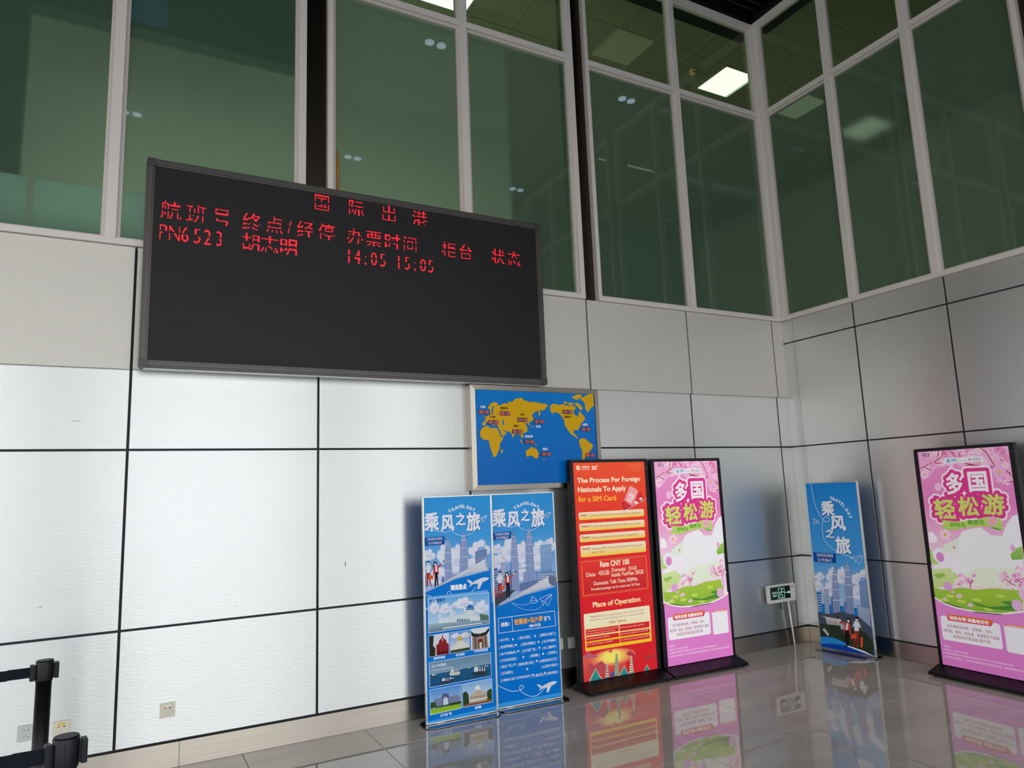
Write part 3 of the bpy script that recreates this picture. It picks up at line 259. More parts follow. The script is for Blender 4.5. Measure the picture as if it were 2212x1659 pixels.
ART['ban2']=json.loads(r'''[["r","#0079d6",null,10,10,547,1562,0],["r","#2f9ae0","#42a2e6",10,10,547,300,0],["r","#42a2e6","#a9c6ee",10,300,547,830,0],["e","#c2d0ee",null,42,414,35.6,26.9,0],["e","#c2d0ee",null,7,421,21.2,18.8,0],["e","#c2d0ee",null,76,423,22.9,21.6,0],["e","#c2d0ee",null,54,396,20.0,18.9,0],["e","#c2d0ee",null,27,400,17.7,16.1,0],["e","#c2d0ee",null,41,436,42.7,16.1,0],["e","#e6e9f6",null,39,413,27.7,19.9,0],["e","#e6e9f6",null,4,420,16.5,13.9,0],["e","#e6e9f6",null,73,421,17.8,15.9,0],["e","#e6e9f6",null,51,394,15.5,13.9,0],["e","#e6e9f6",null,24,399,13.8,11.9,0],["e","#e6e9f6",null,38,435,33.2,11.9,0],["e","#d3d9ef",null,51,424,24.7,10.3,0],["e","#c2d0ee",null,141,421,43.4,73.9,0],["e","#c2d0ee",null,98,444,25.8,51.5,0],["e","#c2d0ee",null,182,441,27.9,59.2,0],["e","#c2d0ee",null,158,369,24.4,52.0,0],["e","#c2d0ee",null,124,384,21.6,44.4,0],["e","#c2d0ee",null,138,482,52.0,44.2,0],["e","#e6e9f6",null,138,417,33.7,54.5,0],["e","#e6e9f6",null,95,441,20.1,38.0,0],["e","#e6e9f6",null,179,438,21.7,43.7,0],["e","#e6e9f6",null,154,365,18.9,38.4,0],["e","#e6e9f6",null,121,381,16.8,32.8,0],["e","#e6e9f6",null,135,479,40.4,32.6,0],["e","#d3d9ef",null,152,448,30.2,28.2,0],["e","#c2d0ee",null,247,458,49.0,64.4,0],["e","#c2d0ee",null,199,477,29.1,44.9,0],["e","#c2d0ee",null,294,476,31.6,51.7,0],["e","#c2d0ee",null,266,413,27.5,45.3,0],["e","#c2d0ee",null,228,426,24.4,38.7,0],["e","#c2d0ee",null,245,511,58.8,38.6,0],["e","#e6e9f6",null,244,454,38.1,47.6,0],["e","#e6e9f6",null,195,474,22.6,33.2,0],["e","#e6e9f6",null,290,473,24.5,38.2,0],["e","#e6e9f6",null,262,409,21.4,33.5,0],["e","#e6e9f6",null,225,422,19.0,28.6,0],["e","#e6e9f6",null,241,508,45.7,28.5,0],["e","#d3d9ef",null,260,482,34.1,24.6,0],["e","#c2d0ee",null,400,432,45.2,45.3,0],["e","#c2d0ee",null,356,446,26.9,31.6,0],["e","#c2d0ee",null,444,446,29.1,36.3,0],["e","#c2d0ee",null,417,401,25.4,31.8,0],["e","#c2d0ee",null,383,410,22.5,27.2,0],["e","#c2d0ee",null,398,470,54.2,27.1,0],["e","#e6e9f6",null,397,430,35.1,33.4,0],["e","#e6e9f6",null,352,443,20.9,23.3,0],["e","#e6e9f6",null,440,444,22.6,26.8,0],["e","#e6e9f6",null,413,399,19.7,23.5,0],["e","#e6e9f6",null,379,407,17.5,20.1,0],["e","#e6e9f6",null,395,468,42.1,20.0,0],["e","#d3d9ef",null,412,449,31.4,17.3,0],["e","#c2d0ee",null,500,415,40.8,40.6,0],["e","#c2d0ee",null,459,427,24.3,28.3,0],["e","#c2d0ee",null,539,427,26.3,32.6,0],["e","#c2d0ee",null,515,387,22.9,28.5,0],["e","#c2d0ee",null,484,394,20.3,24.4,0],["e","#c2d0ee",null,498,449,49.0,24.3,0],["e","#e6e9f6",null,496,413,31.7,30.0,0],["e","#e6e9f6",null,456,425,18.9,20.9,0],["e","#e6e9f6",null,536,425,20.4,24.0,0],["e","#e6e9f6",null,511,385,17.8,21.0,0],["e","#e6e9f6",null,480,392,15.8,18.0,0],["e","#e6e9f6",null,495,447,38.0,17.9,0],["e","#d3d9ef",null,510,430,28.4,15.5,0],["e","#c2d0ee",null,381,533,50.0,49.9,0],["e","#c2d0ee",null,332,547,29.7,34.8,0],["e","#c2d0ee",null,429,549,32.2,40.1,0],["e","#c2d0ee",null,400,498,28.1,35.1,0],["e","#c2d0ee",null,362,508,24.9,30.0,0],["e","#c2d0ee",null,379,575,59.9,29.9,0],["e","#e6e9f6",null,377,530,38.8,36.8,0],["e","#e6e9f6",null,328,544,23.1,25.7,0],["e","#e6e9f6",null,425,546,25.0,29.6,0],["e","#e6e9f6",null,396,496,21.8,25.9,0],["e","#e6e9f6",null,358,505,19.3,22.1,0],["e","#e6e9f6",null,375,572,46.5,22.1,0],["e","#d3d9ef",null,394,552,34.7,19.0,0],["e","#c2d0ee",null,45,508,47.4,43.8,0],["e","#c2d0ee",null,-2,520,28.2,30.5,0],["e","#c2d0ee",null,90,521,30.5,35.1,0],["e","#c2d0ee",null,62,477,26.6,30.8,0],["e","#c2d0ee",null,26,485,23.6,26.3,0],["e","#c2d0ee",null,43,544,56.9,26.2,0],["e","#e6e9f6",null,41,505,36.8,32.3,0],["e","#e6e9f6",null,-5,517,21.9,22.5,0],["e","#e6e9f6",null,86,519,23.7,25.9,0],["e","#e6e9f6",null,58,475,20.7,22.7,0],["e","#e6e9f6",null,22,483,18.3,19.4,0],["e","#e6e9f6",null,39,542,44.2,19.4,0],["e","#d3d9ef",null,57,524,32.9,16.7,0],["e","#c2d0ee",null,241,605,53.7,49.1,0],["e","#c2d0ee",null,188,618,31.9,34.2,0],["e","#c2d0ee",null,293,621,34.6,39.4,0],["e","#c2d0ee",null,260,571,30.1,34.5,0],["e","#c2d0ee",null,220,580,26.7,29.5,0],["e","#c2d0ee",null,239,646,64.4,29.4,0],["e","#e6e9f6",null,237,602,41.7,36.3,0],["e","#e6e9f6",null,184,615,24.8,25.3,0],["e","#e6e9f6",null,288,618,26.9,29.1,0],["e","#e6e9f6",null,256,568,23.4,25.5,0],["e","#e6e9f6",null,215,577,20.8,21.8,0],["e","#e6e9f6",null,235,643,50.0,21.7,0],["e","#d3d9ef",null,255,624,37.3,18.7,0],["p","#4670ad","#39609a",[-8,561,35,556,32,749,-10,751]],["p","#b7cde6",null,[-9,580,35,575,35,582,-9,587]],["p","#b7cde6",null,[-9,599,34,595,34,601,-9,606]],["p","#b7cde6",null,[-9,618,34,614,34,621,-9,625]],["p","#b7cde6",null,[-9,637,34,633,34,640,-9,644]],["p","#b7cde6",null,[-9,656,34,653,34,659,-9,663]],["p","#b7cde6",null,[-9,675,33,672,33,679,-9,682]],["p","#b7cde6",null,[-10,694,33,691,33,698,-10,700]],["p","#b7cde6",null,[-10,713,33,710,33,717,-10,719]],["p","#b7cde6",null,[-10,732,33,730,32,736,-10,738]],["p","#8d93c0","#7b84b4",[65,524,111,515,107,681,64,683]],["p","#c5cbe4",null,[65,541,110,534,110,540,65,548]],["p","#c5cbe4",null,[65,559,110,552,110,559,65,565]],["p","#c5cbe4",null,[65,577,109,571,109,577,65,583]],["p","#c5cbe4",null,[65,594,109,589,109,595,65,601]],["p","#c5cbe4",null,[65,612,109,607,109,614,65,618]],["p","#c5cbe4",null,[65,630,108,626,108,632,65,636]],["p","#c5cbe4",null,[64,648,108,644,108,651,64,654]],["p","#c5cbe4",null,[64,665,108,663,107,669,64,671]],["p","#c5cbe4",null,[76,522,80,521,78,682,75,682]],["p","#c5cbe4",null,[88,520,91,519,89,682,86,682]],["p","#c5cbe4",null,[99,517,103,517,100,681,96,681]],["p","#7ba5d6","#4f83bd",[414,415,516,410,510,621,409,619]],["p","#b7cde6",null,[413,428,515,423,515,428,413,432]],["p","#b7cde6",null,[413,441,515,436,515,441,413,445]],["p","#b7cde6",null,[413,453,515,449,514,454,413,458]],["p","#b7cde6",null,[412,466,514,463,514,467,412,471]],["p","#b7cde6",null,[412,479,514,476,514,480,412,483]],["p","#b7cde6",null,[412,491,513,489,513,494,412,496]],["p","#b7cde6",null,[411,504,513,502,513,507,411,509]],["p","#b7cde6",null,[411,517,513,515,513,520,411,521]],["p","#b7cde6",null,[411,530,512,529,512,533,411,534]],["p","#b7cde6",null,[410,542,512,542,512,546,410,547]],["p","#b7cde6",null,[410,555,512,555,512,560,410,559]],["p","#b7cde6",null,[410,568,511,568,511,573,410,572]],["p","#b7cde6",null,[409,580,511,581,511,586,409,585]],["p","#b7cde6",null,[409,593,511,595,511,599,409,598]],["p","#b7cde6",null,[409,606,510,608,510,612,409,610]],["p","#cfdcef",null,[426,413,430,387,491,384,493,411]],["p","#9fb8df",null,[217,571,280,570,280,579,216,581]],["l","#c4d0ec",1.5,[225,581,244,623,269,579],0],["p","#7890c4","#6f86bb",[184,281,181,305,174,328,165,363,159,422,155,481,153,586,152,740,218,746,217,591,216,485,212,426,206,366,198,330,190,305,187,281]],["p","#c4d0ec",null,[176,328,169,364,164,422,161,481,159,586,158,741,162,741,163,587,165,481,167,423,172,364,177,328]],["p","#c4d0ec",null,[181,329,178,364,175,423,173,482,172,588,171,742,175,742,176,588,177,482,178,423,180,364,182,329]],["p","#c4d0ec",null,[186,329,186,365,186,424,185,483,185,589,185,743,189,743,189,589,189,483,189,424,188,365,187,329]],["p","#c4d0ec",null,[191,329,194,365,196,425,197,484,198,590,198,744,202,745,202,590,201,484,200,425,196,365,192,329]],["p","#c4d0ec",null,[195,330,202,366,207,425,210,485,211,591,212,746,216,746,215,591,213,485,210,426,204,366,197,330]],["p","#dfe7f6",null,[181,305,191,305,191,308,181,308]],["p","#dfe7f6",null,[173,328,199,330,198,333,173,331]],["p","#dfe7f6",null,[164,363,207,366,207,369,164,366]],["p","#dfe7f6",null,[157,422,214,426,214,429,157,425]],["p","#dfe7f6",null,[153,481,217,485,217,488,153,483]],["p","#dfe7f6",null,[151,586,219,591,219,594,151,589]],["p","#7890c4","#6f86bb",[315,253,312,279,303,303,292,341,285,395,282,466,280,555,280,720,353,726,353,561,351,471,348,399,341,344,330,305,321,280,318,253]],["p","#c4d0ec",null,[305,303,297,342,291,395,289,467,287,555,287,720,291,721,291,556,293,467,295,395,300,342,307,303]],["p","#c4d0ec",null,[311,304,306,342,304,396,303,468,302,557,302,722,306,722,306,557,307,468,308,396,309,342,313,304]],["p","#c4d0ec",null,[316,304,316,343,316,397,316,469,316,558,316,723,321,723,321,558,320,469,320,397,319,343,318,304]],["p","#c4d0ec",null,[322,304,326,344,329,398,330,469,331,559,331,724,335,725,336,559,334,470,333,398,329,344,324,304]],["p","#c4d0ec",null,[327,304,336,344,342,398,344,470,346,560,346,726,350,726,350,560,348,471,346,399,339,344,329,305]],["p","#dfe7f6",null,[311,279,322,280,321,283,311,282]],["p","#dfe7f6",null,[302,303,331,305,331,308,302,306]],["p","#dfe7f6",null,[290,341,343,345,343,348,290,344]],["p","#dfe7f6",null,[283,395,350,399,350,402,283,398]],["p","#dfe7f6",null,[280,466,353,471,353,474,280,469]],["p","#dfe7f6",null,[277,555,356,561,355,564,277,558]],["p","#8fa3d0",null,[252,694,256,612,268,601,281,613,281,691]],["p","#5b7fb5","#486ca4",[372,616,542,622,542,708,373,699]],["p","#b7cde6",null,[372,632,542,639,542,645,372,638]],["p","#b7cde6",null,[373,649,542,656,542,662,373,655]],["p","#b7cde6",null,[373,665,542,673,542,679,373,671]],["p","#b7cde6",null,[373,682,542,691,542,697,373,688]],["p","#b7cde6",null,[386,616,390,616,392,700,387,699]],["p","#b7cde6",null,[400,617,404,617,406,700,402,700]],["p","#b7cde6",null,[414,617,419,617,420,701,416,701]],["p","#b7cde6",null,[429,618,433,618,434,702,430,702]],["p","#b7cde6",null,[443,618,447,619,448,703,444,702]],["p","#b7cde6",null,[457,619,461,619,462,703,458,703]],["p","#b7cde6",null,[471,619,475,620,476,704,472,704]],["p","#b7cde6",null,[485,620,489,620,490,705,486,705]],["p","#b7cde6",null,[499,621,504,621,504,706,500,705]],["p","#b7cde6",null,[514,621,518,621,518,706,514,706]],["p","#b7cde6",null,[528,622,532,622,532,707,528,707]],["p","#5877a8",null,[138,588,149,574,157,610,154,743,134,747]],["p","#6a7fb0",null,[217,691,375,675,373,710,221,749]],["p","#474b58",null,[-10,756,102,732,182,734,99,796,-7,836]],["e","#f2e4dc",null,56,598,8.5,9.8,0],["p","#15151c",null,[44,592,48,582,63,583,70,592,65,595,48,595]],["p","#e9ecf2",null,[42,609,61,606,72,614,80,644,72,649,69,637,67,673,37,670,37,643,22,649,21,642]],["p","#1b1b22",null,[54,612,59,611,57,620,54,618]],["p","#a8322e",null,[37,670,67,673,69,741,76,775,69,777,54,717,48,722,46,774,36,773]],["p","#e9592c",null,[56,690,91,697,92,723,54,718]],["p","#e9592c",null,[7,707,23,708,20,770,5,768]],["p","#17171f",null,[93,634,102,596,117,591,128,600,128,619,106,623,102,640]],["e","#f4e3da",null,113,613,8.6,9.3,0],["p","#d6423c",null,[99,628,113,625,130,631,167,613,170,622,137,649,145,690,134,690,125,671,107,672,102,697,92,693]],["p","#f1f1f4",null,[114,626,127,630,129,671,115,671]],["p","#15151b",null,[107,672,132,673,136,782,124,783,121,717,113,780,101,782]],["p","#f4e3da",null,[167,613,184,603,187,607,170,622]],["p","#20202a",null,[185,587,193,588,192,607,184,605]],["g","page_curl","white curled page edge"],["p","#0079d6",null,[-6,848,260,779,532,743,549,690,564,930,-5,871]],["p","#e6e7ee","#b9bac6",[-7,847,487,651,476,663,481,708,504,733,364,748,254,777]],["p","#6d7796",null,[487,651,471,669,477,708,501,728,533,731,544,678,522,658]],["g","title","white brush lettering with blue shadow"],["t","乘","#1f6fc0",13,130,191.4,139.2,0.035,null],["t","风","#1f6fc0",142,250,207.8,122.5,0.035,null],["t","之","#1f6fc0",260,339,179.3,96.6,0.03,null],["t","旅","#1f6fc0",345,468,203.3,145.9,0.035,null],["t","乘","#f4f6fb",8,126,185.2,139.2,0.035,null],["t","风","#f4f6fb",138,246,201.6,122.5,0.035,null],["t","之","#f4f6fb",256,335,173.0,96.6,0.03,null],["t","旅","#f4f6fb",341,463,197.0,145.9,0.035,null],["c","T","#f2f4fa",209,114,24,-38,0.05],["c","R","#f2f4fa",237,100,24,-30,0.05],["c","A","#f2f4fa",262,90,24,-20,0.05],["c","V","#f2f4fa",285,84,24,-12,0.05],["c","E","#f2f4fa",308,80,24,-5,0.05],["c","L","#f2f4fa",329,81,24,2,0.05],["c","D","#f2f4fa",359,90,24,14,0.05],["c","A","#f2f4fa",383,100,24,22,0.05],["c","Y","#f2f4fa",409,112,24,32,0.05],["l","#f4f6fb",2.5,[4,224,23,214,22,237,88,246,161,259,216,250,249,273,289,290,337,295,387,278,423,252],0],["l","#f4f6fb",2.5,[449,180,520,162,489,207,476,188,449,180],0],["l","#f4f6fb",2.5,[476,188,520,162],0],["l","#f4f6fb",2.5,[460,215,476,188],0],["g","caption_box","dark blue box with white caption"],["p","#1555a6",null,[7,295,163,291,163,347,7,349]],["t","马来西亚吉隆坡","#e6ebf5",24,146,307.5,20.0,0.01,null],["t","马六甲3晚4天","#e6ebf5",33,137,334.9,21.2,0.01,null],["l","#5c8fcd",1.2,[11,325,160,323],0],["g","paper_plane_outline","white outlined paper planes and trails"],["l","#dbe9f8",1.8,[141,823,204,843,250,851,291,844,313,822],0],["l","#dbe9f8",1.8,[141,823,216,871,282,892,350,896,399,878],0],["l","#f4f6fb",2.5,[319,794,370,833,318,846,313,821,319,794],0],["l","#f4f6fb",2.5,[313,821,370,833],0],["l","#f4f6fb",2.5,[387,818,494,796,458,877,435,846,413,873,409,844,387,818],0],["l","#f4f6fb",2.5,[409,844,494,796,435,846],0],["g","route_box","white outlined box"],["l","#f0f5fb",4,[28,926,515,923,518,1035,28,1034],1],["l","#f0f5fb",4,[142,927,146,1033],0],["t","线路1","#ffffff",47,120,975.1,31.7,0.03,null],["t","吉隆坡+马六甲","#f3b262",160,405,968.5,46.0,0.05,null],["t","双飞","#ffffff",415,473,972.0,32.6,0.03,null],["t","3晚4天游","#ffffff",284,387,1010.9,23.0,0.02,null],["g","route_name","white bracketed place name"],["t","[ 马六甲 ]","#eef4fb",31,116,1089.4,24.7,0.014,null],["t","[ 荷兰红屋 ]","#eef4fb",194,297,1092.5,25.0,0.014,null],["t","[ 葡萄牙古城门 ]","#eef4fb",376,519,1093.5,25.5,0.014,null],["t","[ 圣保罗教堂 ]","#eef4fb",32,156,1139.0,24.7,0.014,null],["t","[ 圣芳济教堂 ]","#eef4fb",214,340,1141.3,25.0,0.014,null],["t","[ 马六甲海峡 ]","#eef4fb",396,521,1142.6,25.4,0.014,null],["t","[ 马六甲清真寺 ]","#eef4fb",33,175,1189.0,24.6,0.014,null],["t","[ 太子城广场 ]","#eef4fb",220,343,1189.3,25.0,0.014,null],["t","[ 水上清真寺 ]","#eef4fb",399,522,1190.1,25.3,0.014,null],["t","[ 中马友谊花园 ]","#eef4fb",35,177,1235.7,24.5,0.014,null],["t","[ 首相署 ]","#eef4fb",285,371,1234.5,25.0,0.014,null],["t","[ 双峰塔 ]","#eef4fb",440,523,1233.1,25.3,0.014,null],["t","[ 独立广场 ]","#eef4fb",35,139,1279.1,24.4,0.014,null],["t","[ 高等法院大街 ]","#eef4fb",179,319,1282.3,24.8,0.014,null],["t","[ 吉隆坡生命之河 ]","#eef4fb",362,523,1282.5,25.2,0.014,null],["t","[ 云顶高原 ]","#eef4fb",36,138,1327.1,24.4,0.014,null],["t","[ 云顶空中缆车 ]","#eef4fb",384,526,1326.4,25.1,0.014,null],["t","[ URBAN SKY SYMPHONY ]","#eef4fb",36,295,1378.1,24.5,0.014,null],["t","[ 黑风洞 ]","#eef4fb",319,403,1381.5,24.8,0.014,null],["t","[ 奥特莱斯 ]","#eef4fb",421,526,1380.7,25.1,0.014,null],["p","#ffffff",null,[144,1083,159,1094,143,1102]],["p","#ffffff",null,[333,1082,349,1093,332,1101]],["p","#ffffff",null,[168,1127,184,1138,167,1146]],["p","#ffffff",null,[361,1128,377,1139,360,1147]],["p","#ffffff",null,[186,1174,201,1185,185,1193]],["p","#ffffff",null,[366,1172,382,1183,365,1192]],["p","#ffffff",null,[226,1222,241,1233,225,1241]],["p","#ffffff",null,[397,1219,413,1231,396,1239]],["p","#ffffff",null,[151,1265,166,1276,150,1284]],["p","#ffffff",null,[338,1264,354,1276,337,1284]],["p","#ffffff",null,[255,1313,270,1324,254,1332]],["p","#ffffff",null,[304,1362,320,1373,303,1381]],["p","#ffffff",null,[406,1362,422,1374,405,1381]],["g","airplane","white airliner with a looping trail"],["p","#f3f5fa","#d8dfea",[363,1473,377,1480,414,1480,467,1472,500,1462,512,1452,506,1447,484,1443,451,1446,406,1457]],["p","#eef2f8",null,[363,1474,335,1446,348,1446,379,1463]],["p","#dfe6f0",null,[365,1477,354,1492,364,1491,383,1479]],["p","#eef2f8","#ccd6e4",[424,1472,417,1518,438,1513,462,1469]],["p","#7fd0e6",null,[486,1443,506,1447,501,1449,484,1448]],["p","#9aa6ba",null,[414,1462,418,1462,419,1465,415,1466]],["p","#9aa6ba",null,[424,1461,428,1460,429,1464,425,1464]],["p","#9aa6ba",null,[434,1459,438,1459,439,1462,435,1463]],["p","#9aa6ba",null,[444,1458,448,1457,449,1461,445,1461]],["p","#9aa6ba",null,[454,1456,458,1455,459,1459,455,1460]],["p","#9aa6ba",null,[463,1455,468,1454,469,1457,465,1458]],["p","#9aa6ba",null,[473,1453,478,1452,479,1456,475,1457]],["l","#dfeefb",4,[8,1404,74,1441,131,1464,190,1464,220,1452,214,1435,194,1437,190,1459,215,1487,267,1518,320,1526,361,1512,403,1479],0],["g","footer_band","lighter blue band"],["p","#3fa6ee",null,[11,1533,562,1534,565,1558,10,1560]]]''')
